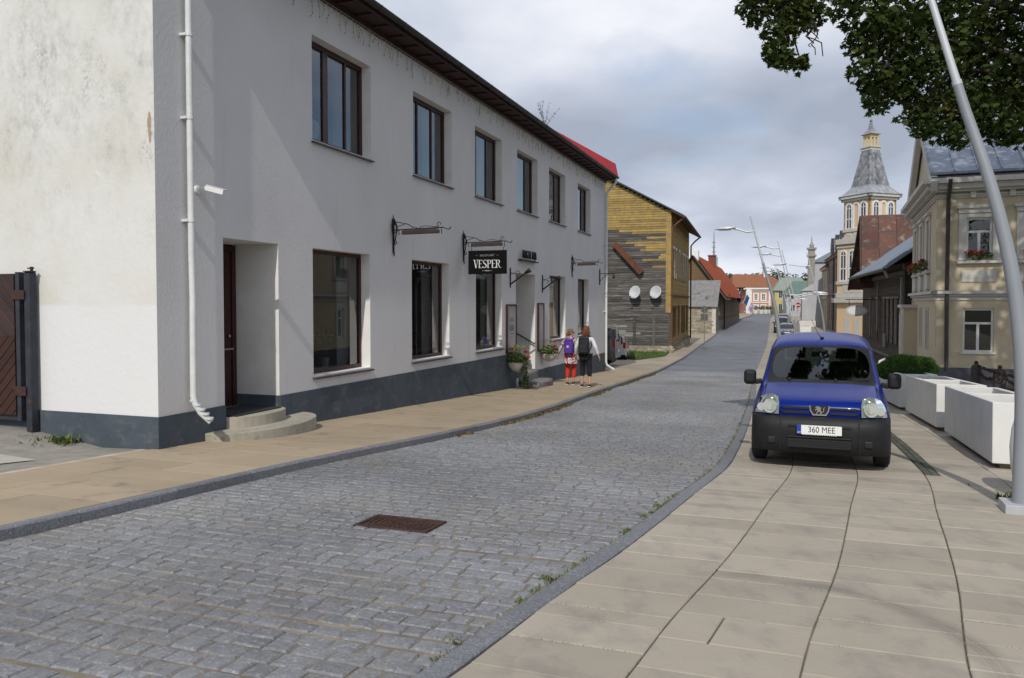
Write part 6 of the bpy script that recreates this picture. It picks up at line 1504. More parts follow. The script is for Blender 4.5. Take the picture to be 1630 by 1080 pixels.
# low annex with cap and a thin bracket on the street side
mb = MB(TR(RW)); mb.box(.2,2.0,-.5,0,zb0,cz(492)); obj('annex_wall', mb, MAT['cream'], ch); mb = MB(TR(RW)); mb.box(.1,2.1,-.6,0,cz(492),cz(486)); obj('annex_cap', mb, MAT['cream_white'], ch)
mb = MB(TR(RW)); mb.box(.5,.9,-.55,-.5,zb0+.5,cz(505)); obj('annex_panel', mb, MAT['cream_white'], ch); mb = MB(TR(RW)); mb.box(1.3,1.7,-.55,-.5,zb0+.5,cz(505)); obj('annex_panel', mb, MAT['cream_white'], ch)
# ---- dark timber house behind it
wb = at(1438,590,36.0); wb.z = gz(wb.x,wb.y); wd = Vector((.30,.954,0)).normalized(); wo = thing('timber_house', 'dark weathered single storey timber house with blue grey sheet roof next to the cream house', 'house', (wb.x,wb.y,0), math.atan2(wd.y,wd.x)); zw = gz(wb.x,wb.y)
wzx = lambda u, v: loc_on(wo,u,v,'y')
WLN = 12.6; zwe = 3.34; 
MAT['dark_boards'] = mat('dark_weathered_boards', (.075,.055,.040), (.040,.030,.024), scale=2, rough=.9, bump=.4, bscale=20, rnd=.25, stretch=(1,1,6), c3=(.13,.10,.075), s3=3, lo3=.58, hi3=.72)
MAT['grey_boards'] = mat('grey_window_boards', (.20,.18,.155), (.13,.115,.10), scale=4, rough=.9, rnd=.2)
wops = [(a,a+.75,zw+1.3,zw+3.2) for a in (.9,2.2,3.5,4.8,7.4,10.2)]
wops = [(WLN-b,WLN-a,c,d) for a,b,c,d in wops]
mb = MB(TR(WLN)); wall_grid(mb,0,WLN,zw-1,zwe,wops,0,.1); mb.T = None
mb.poly([(0,0,zw-1),(0,0,zwe),(0,-4,zwe+3.2),(0,-8,zwe),(0,-8,zw-1)]); obj('wall', mb, MAT['dark_boards'], wo)
z = zw+.1; k = 0; rr = random.Random(5)
while z < zwe-.1:                                    # boards on the street wall, between the openings
    segs = [(0,WLN)]
    for o in wops:
        if o[2]-.2 < z < o[3]: segs = [q for a, b in segs for q in (((a,min(b,o[0])) if o[0] < b and o[1] > a else (a,b)),) ] + [(o[1],b) for a, b in segs if o[0] < b and o[1] > a]
    for a, b in segs:
        if b-a > .1: mb = MB(TR(WLN)); mb.box(a+.004,b-.004,-.03-rr.uniform(0,.012),-.002,z+.006,z+.20); obj('plank', mb, MAT['dark_boards'], wo)
    mb = MB(TC); 
    mb.box(0,7.9,-.03-rr.uniform(0,.012),-.002,z+.006,z+.20); obj('plank', mb, MAT['dark_boards'], wo)
    z += .206
for o in wops:
    f = window(wo, *o, .03, MAT['grey_boards'], MAT['dark_glass'], fw=.10, mull=[(o[0]+o[1])/2], trans=[o[2]+1.1], mw=.06, T=TR(WLN)); mb = MB(TR(WLN)); mb.box(o[0]-.16,o[0],-.09,-.04,o[2]-.1,o[3]+.2); mb.box(o[1],o[1]+.16,-.09,-.04,o[2]-.1,o[3]+.2); mb.box(o[0]-.22,o[1]+.22,-.16,-.04,o[3]+.2,o[3]+.3); obj('surround', mb, MAT['grey_boards'], f)
mb = MB(TR(WLN)); mb.box(WLN-.22,WLN+.03,-.06,-.0,zw,zwe); mb.box(0,WLN,-.10,-.05,zwe-.5,zwe-.3); mb.box(0,WLN,-.14,-.0,zw+.45,zw+.58); obj('trim_board', mb, MAT['grey_boards'], wo, kind=None)
mb = MB(TR(WLN)); mb.box(7.2,8.1,-.16,-.03,zw+.9,zw+1.6); obj('meter_box', mb, MAT['sign_back'], wo, bevel=.02)
# roof: eave towards the street, verge towards us
oe, ovg, ws = 1.0, 1.35, .72
mb = MB(); mb.prism([(-ovg,oe,zwe-oe*ws+.45),(-ovg,-4,zwe+4*ws+.45),(-ovg,-4,zwe+4*ws+.53),(-ovg,oe,zwe-oe*ws+.53)],(WLN+ovg,0,0)); mb.prism([(-ovg,-9,zwe-oe*ws+.45),(-ovg,-9,zwe-oe*ws+.53),(-ovg,-4,zwe+4*ws+.53),(-ovg,-4,zwe+4*ws+.45)],(WLN+ovg,0,0)); obj('roof', mb, mat('pale_blue_sheet', (.20,.225,.25), (.13,.15,.175), scale=1.5, rough=.5, c3=(.22,.17,.07), s3=.6, lo3=.66, hi3=.7), wo)
for k in range(18): 
    x = -ovg+.02+k*.75; mb = MB(); mb.bar((x,oe,zwe-oe*ws+.55),(x,-4,zwe+4*ws+.55),.03,.05); obj('roof_seam', mb, MAT['blue_sheet'], wo)
mb = MB(); mb.tube([(-ovg,oe+.06,zwe-oe*ws+.44),(WLN,oe+.06,zwe-oe*ws+.44)],.08,8); obj('gutter', mb, MAT['gutter'], wo)
pipe([(-ovg+.1,oe+.04,zwe-oe*ws+.4),(-ovg+.15,oe-.1,zwe-oe*ws+.1),(-.12,.14,zwe-.55),(-.05,.14,zwe-.8),(-.05,.14,zw+.2)], .06, m=mat('grey_zinc_pipe', (.22,.23,.245), rough=.5, metal=.3), parent=wo)
mb = MB(); mb.tube([(7,.2,zwe-.6),(7,.2,zw+1.7)],.05,6); obj('vent_pipe', mb, MAT['grey_boards'], wo)
# oval hanging sign
hp = at(1363,495,43.5); t = thing('hanging_sign', 'small oval white sign hanging on an iron arm before the peach tower house', 'sign', hp)
mb = MB(); n = 28; mb.prism([(.62*math.cos(2*PI*k/n), -.02, .30*math.sin(2*PI*k/n)) for k in range(n)],(0,.04,0)); obj('board', mb, MAT['dish'], t)
mb = MB(); mb.prism([(.50*math.cos(2*PI*k/n), -.026, .22*math.sin(2*PI*k/n)) for k in range(n)],(0,.004,0)); obj('panel', mb, MAT['white_paint'], t)
mb = MB(); mb.bar((-.6,0,.62),(1.9,0,.62),.04,.04); mb.bar((-.4,0,.24),(-.4,0,.62),.02,.02); mb.bar((.4,0,.24),(.4,0,.62),.02,.02); obj('arm', mb, MAT['iron'], t)
# ---- steep rusty roof behind
rb_ = at(1378,470,46.0); ro = thing('rusty_roof_house', 'old house with steep patched rusty sheet metal roof between timber house and tower', 'house', (rb_.x+.2,rb_.y,0), math.atan2(wd.y,wd.x)); zr = gz(rb_.x,rb_.y)
zt, ze = at(1370,343,48.5).z, at(1360,455,44.).z
mb = MB(); mb.box(.5,5.5,-11,-.3,zr-1,ze+.1); mb.prism([(.3,-.3,ze),(5.7,-.3,ze),(3,-.3,zt-.15)],(0,-10,0)); obj('wall', mb, MAT['dark_boards'], ro)
MAT['rust_roof'] = mat('rusty_roof_sheet', (.115,.042,.026), (.075,.042,.034), scale=1.6, rough=.7, rnd=.28, c3=(.20,.17,.14), s3=2.2, lo3=.54, hi3=.70, bump=.15, bscale=8)
MAT['patch_roof'] = mat('flaking_pale_sheet', (.42,.36,.25), (.12,.05,.03), scale=2.8, rough=.7, lo=.47, hi=.52)
mb = MB(); mb.prism([(-.35,.45,ze-.1),(3,.15,zt-.08),(3,.15,zt),(-.35,.45,ze)],(0,-11,0)); mb.prism([(6.3,.45,ze-.1),(6.3,.45,ze),(3,.15,zt),(3,.15,zt-.08)],(0,-11,0)); obj('roof', mb, MAT['rust_roof'], ro)
rr = random.Random(3)
for i in range(9):
    for j in range(4):
        a0, a1 = j/4, (j+1)/4; P = lambda s, y: Vector((-.35+3.35*s, .45-.3*s+y, ze+(zt-ze)*s))
        y0 = -i*.98; off = Vector((-.02,0,.012))*(1+rr.random()*.6); mb = MB(); mb.prism([P(a0,y0-.01)+off,P(a1,y0-.01)+off,P(a1,y0-.96)+off,P(a0,y0-.96)+off],(-.02,0,.01)); obj('sheet_panel', mb, MAT['patch_roof'] if i == 3 and j > 0 else MAT['rust_roof'], ro)
mb = MB(); mb.bar((-.38,.5,ze-.1),(3,.2,zt-.05),.08,.16); mb.bar((6.3,.5,ze-.1),(3,.2,zt-.05),.08,.16); obj('bargeboard', mb, MAT['dark_boards'], ro)
# ---- peach house with tower
MAT['peach'] = mat('peach_render', (.68,.50,.31), (.64,.47,.29), scale=.8, rough=.9)
MAT['slate'] = mat('grey_slate', (.235,.245,.265), (.165,.17,.185), scale=3, rough=.55, rnd=.38, c3=(.34,.35,.37), s3=2, lo3=.55, hi3=.7)
TY = 62.0; tw_ = at(1385,300,TY+1.85); tz = lambda v: at(1385,v,TY).z
ph_ = thing('tower_house', 'peach and white corner house with a tall square tower under a diamond slated spire', 'house', (tw_.x,tw_.y,0), math.atan2(wd.y,wd.x)-R(31)); zp = gz(tw_.x,tw_.y)
# tower square rotated so that one edge faces us; local frame: faces along x and y
hs = 1.36; HS2 = 1.68; q4 = [(hs,hs),(-hs,hs),(-hs,-hs),(hs,-hs)]
ang0 = math.atan2(-tw_.y,-tw_.x)-ph_.rotation_euler.z; TROT = Matrix.Rotation(ang0+PI/4,4,'Z')   # corner (+,-)... towards the camera
def face_T(k): return TROT @ Matrix.Rotation(k*PI/2,4,'Z') @ Matrix.Translation((-hs,-hs,0))      # wall a: 0..2hs, outside -y
def arch_pts(x0, x1, z0, z1, n=8, pointed=False):
    r = (x1-x0)/2; c = (x0+x1)/2; return [(x0,z0),(x1,z0)]+[(c+r*math.cos(PI*k/n), z1-r+r*math.sin(PI*k/n)*(1.25 if pointed else 1)) for k in range(n+1)]
mb = MB()
for k in range(4):
    mb.T = face_T(k); mb.box(0,2*hs,0,.15,zp-1,tz(312))
mb.T = TROT; mb.box(-hs+.1,hs-.1,-hs+.1,hs-.1,zp-1,tz(312)); mb.box(-HS2,HS2,-HS2,HS2,zp-1,tz(386)); obj('tower_wall', mb, MAT['peach'], ph_)
mb = MB()
for k in range(4):
    mb.T = face_T(k)
    mb = MB(face_T(k))
    for v0, v1, o in ((312,308.5,.30),(316,312.5,.16),(366,361,.10),(377,374,.10)): mb.box(-o,2*hs+o,-o,-.002,tz(v0),tz(v1))
    e_ = HS2-hs
    for v0, v1, o in ((386,377.5,.20),(392,389,.08),(452,447,.10),(474,466,.12),(482,474.5,.30)): mb.box(-o-e_,2*hs+o+e_,-o-e_,-.002-e_,tz(v0),tz(v1))
    for v0, v1 in ((374,366.5),(466,453)):
        for a in (.35,1.1,1.75): mb.box(a,a+.55,-.05-(e_ if v0 > 400 else 0),-.002-(e_ if v0 > 400 else 0),tz(v0)+.03,tz(v1)-.03)
    obj('tower_moulding', mb, MAT['cream_white'], ph_, kind='stuff')
def arch_window(parent, T, x0, x1, z0, z1, glassy=True, pointed=True):
    mb = MB(T); p = arch_pts(x0,x1,z0,z1,8,pointed); q = arch_pts(x0-.12,x1+.12,z0-.10,z1+.14,8,pointed)
    n = len(p); 
    for i in range(n): mb.prism([(q[i][0],-.07,q[i][1]),(q[(i+1)%n][0],-.07,q[(i+1)%n][1]),(p[(i+1)%n][0],-.07,p[(i+1)%n][1]),(p[i][0],-.07,p[i][1])],(0,.06,0))
    f = obj('window' if glassy else 'niche', mb, MAT['white_paint'], parent)
    if glassy:
        mb = MB(T); c = (x0+x1)/2; mb.box(c-.03,c+.03,-.05,-.02,z0,z1-.02); mb.box(x0,x1,-.05,-.02,z0+(z1-z0)*.38,z0+(z1-z0)*.42); mb.box(x0,x1,-.05,-.02,z1-(x1-x0)*.62,z1-(x1-x0)*.52); obj('glazing_bar', mb, MAT['white_paint'], f)
        mb = MB(T); mb.prism([(a,-.022,b) for a,b in p],(0,.018,0)); obj('pane', mb, mat('tower_glass', (.03,.035,.04), (.10,.12,.13), scale=1.5, rough=.08, spec=.9) if 'tower_glass' not in MAT else MAT['tower_glass'], f)
MAT['tower_glass'] = mat('tower_window_glass', (.035,.04,.045), (.09,.11,.12), scale=1.5, rough=.08, spec=.9)
for k in (0,1,2,3):
    T = face_T(k)
    for a in (.35,1.86): arch_window(ph_, T, a, a+.50, tz(360), tz(322))
    arch_window(ph_, T, 1.14, 1.58, tz(360), tz(322), False)
    T = T @ Matrix.Translation((0,-(HS2-hs),0))
    for a in (.1,1.05,2.0): arch_window(ph_, T, a, a+.55, tz(445), tz(398), True, False)
    mb = MB(T); mb.box(.5,1.2,-.03,-.002,zp+.2,zp+2.6); mb.box(1.6,2.2,-.03,-.002,zp+.9,zp+2.6); obj('ground_panel', mb, MAT['cream_white'], ph_)
# spire
def ring4(r, z): return [TROT @ Vector((a*r,b*r,z)) for a,b in ((-1,-1),(1,-1),(1,1),(-1,1))]
k_ = TY/1250.; prof = [(2.38/1.414,tz(307)),(1.95/1.414,tz(302)),(1.52/1.414,tz(295)),(1.40/1.414,tz(291)),(.66/1.414,tz(233))]
mb = MB(); V = sum([ring4(r,z) for r,z in prof],[]); F = [(4*i+j,4*i+(j+1)%4,4*i+4+(j+1)%4,4*i+4+j) for i in range(len(prof)-1) for j in range(4)]+[(3,2,1,0),tuple(range(4*len(prof)-4,4*len(prof)))]
mb.add(V,F); mb.T = TROT; mb.box(-2.38/1.414,2.38/1.414,-2.38/1.414,2.38/1.414,tz(308.4),tz(307)-.001); obj('spire', mb, MAT['slate'], ph_)
for k in range(4):                                   # diamond slates
    T = TROT @ Matrix.Rotation(k*PI/2,4,'Z'); r0, z0 = 1.40/1.414, tz(291); r1, z1 = .66/1.414, tz(233); N_ = 13
    sl_ = Vector((0,r1-r0,z1-z0)); 
    for i in range(N_):
        s = (i+.5)/N_; rr_ = r0+(r1-r0)*s; w = .28; cnt = int(rr_*2/w)+1
        if k in (0,1,2,3):
            for j in range(-cnt,cnt+1):
                x = (j+(.5 if i % 2 else 0))*w
                if abs(x) > rr_-.10: continue
                hh = (z1-z0)/N_*1.0; up = Vector((0,-(r1-r0)/(z1-z0),1)); c = Vector((x,-rr_-.012,z0+(z1-z0)*s)); up = Vector((0,(r0-r1)/(z1-z0),1))
                mb = MB(T); mb.prism([c-up*hh*.95, c+Vector((w*.48,0,0)), c+up*hh*.95, c-Vector((w*.48,0,0))],(0,-.02,0)); obj('slate', mb, MAT['slate'], ph_)
mb = MB(TROT); r_ = .66/1.414
mb.box(-r_*1.12,r_*1.12,-r_*1.12,r_*1.12,tz(233)-.02,tz(229)); mb.box(-r_*1.28,r_*1.28,-r_*1.28,r_*1.28,tz(229)+.002,tz(227)); obj('lantern_base', mb, MAT['cream_white'], ph_)
MAT['lantern'] = mat('lantern_yellow', (.60,.47,.22), rough=.9)
mb = MB(TROT)
for a in (-1,0,1):
    for b in (-1,0,1):
        if a or b: mb.box(a*r_*.72-.06,a*r_*.72+.06,b*r_*.72-.06,b*r_*.72+.06,tz(227),tz(212))
mb.box(-r_*.86,r_*.86,-r_*.86,r_*.86,tz(212),tz(207)); obj('lantern', mb, MAT['lantern'], ph_)
mb = MB(); pr = [(.82,tz(207)),(.55,tz(204)),(.28,tz(199)),(.16,tz(192)),(.13,tz(187))]; V = sum([ring4(r*.68,z) for r,z in pr],[]); mb.add(V,[(4*i+j,4*i+(j+1)%4,4*i+4+(j+1)%4,4*i+4+j) for i in range(len(pr)-1) for j in range(4)]+[(3,2,1,0),(16,17,18,19)]); mb.tube([(0,0,tz(187)),(0,0,tz(181))],[.07,.02],6); mb.ball((0,0,tz(184)),.11); obj('lantern_roof', mb, MAT['slate'], ph_)
# body of the house along the street and behind the tower
bl = Matrix.Rotation(R(31),4,'Z')
mb = MB(bl); bz = tz(384); mb.box(.6,13,-9,.9,zp-1,bz); obj('wall', mb, MAT['peach'], ph_); mb = MB(bl); 
for v0, v1, o in ((388,380,.3),(482,474,.2),(470,466,.12)): mb.box(.6-o*.5,13+o,-9,.9+o,tz(v0),tz(v1))
obj('moulding', mb, MAT['cream_white'], ph_)
mb = MB(bl); mb.prism([(.3,1.1,tz(378)),(.3,-9.2,tz(378)),(3,-4,tz(330))],(10,0,0)); obj('roof', mb, MAT['blue_sheet'], ph_)
T = bl @ Matrix.Translation((0,.9,0)) @ TR(13.0)
for a in (1.2,3.2,5.2,7.2,9.2): arch_window(ph_, T, a, a+.8, tz(445), tz(398), True, False)
mb = MB(T)
for a in (1,4,7): mb.box(a,a+1.1,-.05,-.002,zp+.3,zp+2.6)
obj('ground_door', mb, MAT['brown_boards'], ph_)
# ---- grey house row, white hall, beige hall, green roofs
MAT['grey_render'] = mat('grey_brown_render', (.24,.215,.18), (.19,.17,.145), scale=1.2, rough=.9)
MAT['old_pink'] = mat('dusty_pink_panels', (.28,.17,.14), rough=.9)
MAT['green_roof'] = mat('green_sheet', (.12,.18,.15), (.10,.15,.13), scale=1, rough=.6)
MAT['white_render'] = mat('white_render', (.46,.475,.49), (.41,.42,.435), scale=.6, rough=.9)
MAT['beige'] = mat('beige_render', (.45,.39,.26), (.40,.34,.23), scale=.8, rough=.9)
def street_block(name, label, u, y, L_, Wd, v_eave, wallm, roofm, rise, nwin, rows=2, d=(.30,.954), panel=None, ridge='street', T_=None):
    p = at(u, 500, y); v = Vector((d[0],d[1],0)).normalized(); t = thing(name, label, 'building', (p.x,p.y,0), math.atan2(v.y,v.x)); z0 = gz(p.x,p.y); z1 = at(u,v_eave,y).z
    ops = []
    sh_ = (z1-z0)/rows
    for r_ in range(rows):
        for k in range(nwin): a = (k+.3)*L_/nwin; ops.append((a,a+L_/nwin*.42,z0+sh_*(r_+.28),z0+sh_*(r_+.78)))
    mb = MB(TR(L_)); wall_grid(mb,0,L_,z0-1,z1,ops,0,.12); mb.T = None; mb.poly([(0,0,z0-1),(0,0,z1),(0,-Wd/2,z1+(rise if ridge == 'street' else 0)),(0,-Wd,z1),(0,-Wd,z0-1)]); mb.poly([(L_,0,z0-1),(L_,-Wd,z0-1),(L_,-Wd,z1),(L_,-Wd/2,z1+rise),(L_,0,z1)]); obj('wall', mb, wallm, t)
    for o in ops:
        f = window(t, *o, .05, panel or MAT['pvc'], MAT['tower_glass'], fw=.12, mull=[(o[0]+o[1])/2], trans=[o[2]+(o[3]-o[2])*.65], mw=.07, T=TR(L_))
    mb = MB(TR(L_)); mb.box(-.1,L_+.1,-.3,-.002,z1-.3,z1); mb.box(0,L_,-.14,-.002,z0+(z1-z0)/rows-.15,z0+(z1-z0)/rows+.1); obj('cornice', mb, panel or MAT['cream_white'], t)
    mb = MB(); mb.prism([(-.3,.45,z1+.001),(-.3,-Wd/2,z1+rise),(-.3,-Wd-.4,z1+.001)],(L_+.6,0,0)); obj('roof', mb, roofm, t)
    return t, z0, z1
t, z0, z1 = street_block('grey_house', 'grey brown two storey house with dormers beyond the peach tower', 1342, 92, 24, 9, 398, MAT['grey_render'], mat('dark_grey_sheet', (.07,.075,.08), rough=.6), 3.5, 7, 2, panel=MAT['old_pink'])
for x in (3,9,15): mb = MB(); mb.prism([(x,.1,z1),(x+2.2,.1,z1),(x+2.2,.1,z1+1.7),(x+1.1,.1,z1+2.6),(x,.1,z1+1.7)],(0,-3,0)); dm = obj('dormer', mb, MAT['gutter'], t); mb = MB(); mb.box(x+.5,x+1.7,.105,.15,z1+.4,z1+1.6); obj('pane', mb, MAT['tower_glass'], dm)
for x in (2,12,24): pipe([(x,.1,z1),(x,.1,z0+.2)], .08, m=MAT['dark_pipe'], parent=t)
street_block('dark_red_roof_house', 'narrow beige house with dark red roof beyond the grey house', 1316, 112, 10, 9, 425, MAT['beige'], mat('dark_red_sheet', (.10,.03,.03), rough=.6), 4.2, 3, 2)
t, z0, z1 = street_block('white_hall', 'tall white rendered hall with blue grey roof and stepped front', 1294, 124, 16, 12, 418, MAT['white_render'], MAT['blue_sheet'], 3.6, 2, 2)
mb = MB(); mb.box(-.4,.4,-.2,.8,z0-1,z1+2.0); mb.box(-.6,.6,-.4,1.0,z1+.9,z1+1.2); mb.box(-.6,.6,-.4,1.0,z1+2.0,z1+2.3); mb.lathe([(.3,z1+2.3),(.35,z1+2.7),(.1,z1+3.2),(.03,z1+4.2)],8,(0,.3,0)); obj('corner_turret', mb, mat('shaded_turret', (.30,.285,.265), (.24,.225,.21), scale=1.5, rough=.9), t)  # turret shade is put into its grey beige colour
mb = MB(); mb.prism([(-3.6,2.0,z0+5.4),(-3.6,-4,z0+5.4),(-3.6,-1,z0+7.2)],(3.6,0,0)); mb.box(-3.4,0,-3.8,1.8,z0-1,z0+5.4); obj('porch', mb, MAT['white_render'], t)
t, z0, z1 = street_block('beige_hall', 'long beige hall with pilasters and green sheet roof at the far end', 1286, 158, 26, 14, 462, MAT['beige'], MAT['green_roof'], 4.0, 7, 1)
for k in range(8): mb = MB(TR(26)); mb.box(k*3.6,k*3.6+.5,-.25,-.002,z0,z1-.3); obj('pilaster', mb, MAT['cream_white'], t)
for u, y, w, ve, lb, wm, rm in ((1262,172,9,470,'small white shop with green roof between the far lamp posts',MAT['white_render'],MAT['green_roof']),(1243,185,8,463,'pale yellow house with greenish roof right of the pink house',MAT['yellow_render'],mat('grey_green_sheet', (.22,.25,.21), rough=.6))):
    p = at(u-10, 497, y); t = thing('far_house', lb, 'house', (p.x,p.y,0), R(-14)); z0 = gz(p.x,p.y); z1 = at(u,ve,y).z; ops = [(a,a+1.0,z0+1.0+h*(z1-z0)/2,z0+2.6+h*(z1-z0)/2) for a in (.8,2.8,4.8,6.6) for h in (0,1) if a+1 < w]
    mb = MB(); wall_grid(mb,0,w,z0-1,z1,ops,0,.1); mb.box(0,w,.11,9,z0-1,z1); obj('wall', mb, wm, t)
    for o in ops: window(t, *o, .04, MAT['pvc'], MAT['tower_glass'], fw=.1, mull=[(o[0]+o[1])/2])
    mb = MB(); mb.add([(-.5,-.5,z1),(w+.5,-.5,z1),(w+.5,9.5,z1),(-.5,9.5,z1),(1.8,4.5,z1+3.2),(w-1.8,4.5,z1+3.2)],[(0,1,5,4),(1,2,5),(2,3,4,5),(3,0,4),(3,2,1,0)]); obj('roof', mb, rm, t)
# ------------------------------------------------------------------ street lamps
MAT['lamp_light'] = mat('silver_lamp_paint', (.55,.57,.59), (.50,.52,.54), scale=1, rough=.4, metal=.25)
MAT['lamp_dark'] = mat('grey_lamp_paint', (.30,.32,.345), (.27,.29,.31), scale=1, rough=.45, metal=.25)
def street_lamp(label, b, H_=5.45, joint=3.95, lean=(-.93,.37), k=1.0, r0=.085, arms=((4.95,1),), bend=.062, h0=.8, hl=3.6):
    t = thing('street_lamp', label, 'street lamp', b, math.atan2(-lean[1],-lean[0]), 'curved street lamps along the paving')
    # local -x is the direction of the lean
    def off(h):
        hh = h/k
        if hh < h0: return 0
        return -k*(bend*(min(hh,hl)-h0)**2 + (2*bend*(hl-h0)*.82*(hh-hl) if hh > hl else 0))
    def P(h): return Vector((off(h),0,h))
    def rad(h): return r0*(1-.52*min(1,h/joint)) if h <= joint else r0*.46*(1-.35*(h-joint)/(H_-joint))
    mb = MB(); hs_ = [joint*i/16 for i in range(17)]; mb.tube([P(h) for h in hs_],[rad(h) for h in hs_],18); obj('lower_pole', mb, MAT['lamp_dark'], t, smooth=50)
    mb = MB(); hs_ = [joint-.01+(H_-joint+.01)*i/10 for i in range(11)]; mb.tube([P(h) for h in hs_],[rad(h)*.90 for h in hs_],16); a = P(joint); 
    mb.tube([P(joint-.02),P(joint+.02)],[rad(joint)*1.05]*2,18); obj('upper_pole', mb, MAT['lamp_light'], t, smooth=50)
    mb = MB(); s = r0*1.9; mb.box(-s,s,-s,s,-.06,.085); obj('base_block', mb, mat('lamp_base', (.36,.36,.38), rough=.6) if 'lamp_base' not in MAT else MAT['lamp_base'], t, bevel=.006)
    for ah, sd_ in arms:
        p = P(ah); L_ = .95*k*sd_
        mb = MB(); mb.tube([p,p+Vector((-.25*L_,0,-.02)),p+Vector((-.5*L_,0,.07)),p+Vector((-.66*L_,0,.11))],[.03*k,.028*k,.03*k,.035*k],8); am = obj('arm', mb, MAT['lamp_light'], t, smooth=50)
        mb = MB(Matrix.Translation(p+Vector((-.95*L_,0,.10))) @ Matrix.Rotation(R(-4*sd_),4,'Y')); mb.ball((0,0,.01),.36*k,.15*k,.075*k,18,8); 
        mb.v = [(x,y,max(z,p.z+.085)) for x,y,z in mb.v]; hd_ = obj('lamp_head', mb, MAT['lamp_light'], am, smooth=50)
        mb = MB(); mb.lathe([(.22*k,0),(.2*k,-.02)],16,p+Vector((-.98*L_,0,.084))); obj('diffuser', mb, MAT['dish'], am)
    return t
MAT['lamp_base'] = mat('lamp_base_paint', (.42,.42,.44), (.36,.36,.38), scale=3, rough=.55)
lb_ = G(1627,815); street_lamp('nearest curved street lamp pole on its square base at the right edge', (lb_.x,lb_.y,lb_.z), H_=6.0, r0=.085, arms=((5.4,1),))
def lamp_at(label, u, y, utop, vtop, arms, r0=.085, jf=.72):
    x = (u-815)/1250.*y; z = gz(x,y); H_ = (at(u,vtop,y).z-z); k = H_/5.45
    # bend chosen so that the tip lands over the photographed spot
    want = (u-utop)/1250.*y/.93; raw = 3.0
    d28 = (2.8**2 + 2*2.8*.82*(5.45-3.6))*k; return street_lamp(label, (x,y,z), H_, H_*jf, arms=[(H_*a,s) for a, s in arms], k=k, r0=r0, bend=want/d28)
lamp_at('second street lamp, grey lower pole rising behind the blue van', 1243, 25.0, 1198, 342, ((.91,1),), .085, .725)
lamp_at('third tall street lamp with two heads, left pole of the close pair', 1266, 47.0, 1240, 383, ((.94,1.0),(.55,-1.4)), .10, .35)
lamp_at('fourth tall street lamp with two heads, right pole of the close pair', 1273, 52.0, 1247, 398, ((.95,1.0),(.57,-1.4)), .10, .35)
lamp_at('far thin street lamp behind the close pair, its left pole', 1255, 92.0, 1236, 422, ((.95,1.0),(.5,-1.4)), .11, .3)
lamp_at('far thin street lamp behind the close pair, its right pole', 1259, 100.0, 1241, 428, ((.95,1.0),(.5,-1.4)), .11, .3)
lamp_at('street lamp standing right of the pair in front of the grey house', 1314, 45.0, 1287, 402, ((.88,1.6),), .085, .55)
# no entry signs
MAT['sign_red'] = mat('sign_red', (.45,.015,.03), rough=.4)
for u, v, y, s, lb in ((1270,486,104.0,.34,'larger round red no entry sign on the right hand lamp of the close pair'),(1257,478,150.0,.30,'small red no entry sign on the far lamp')):
    p = at(u,v,y); t = thing('no_entry_sign', lb, 'traffic sign', p, 0, 'no entry signs'); g = gz(p.x,p.y)-p.z
    mb = MB(); mb.lathe([(s,-.02),(s,.0)],28,(0,-.05,0),'y'); obj('disc', mb, MAT['sign_red'], t); mb = MB(); mb.box(-s*.72,s*.72,-.085,-.071,-s*.16,s*.16); obj('bar', mb, MAT['white_paint'], t); mb = MB(); mb.tube([(0,.0,g),(0,.0,s)],.045,8); obj('post', mb, MAT['lamp_dark'], t)
# ------------------------------------------------------------------ parked cars farther up the bay
def park(name, label, cat, m, u, y, sc): 
    x = (u-815)/1250.*y; d = Vector((.30,.954)); return other_car(name, label, cat, m, (x,y), d, sc, MAT['rim'], 'cars parked in the bay farther up', detail=False)
park('car', 'dark blue car parked in the bay just above the roof of the blue van', 'car', MAT['navy'], 1253, 88.0, (1.0,1.0,.90))
park('car', 'dark car standing behind the nearer one in the bay', 'car', MAT['darkcar'], 1245.5, 97.0, (1.14,1.05,1.22))
park('car', 'dark red brown car at the far end of the bay', 'car', paint('maroon_paint', (.05,.02,.03)), 1248, 112.0, (1.04,1.05,1.25))
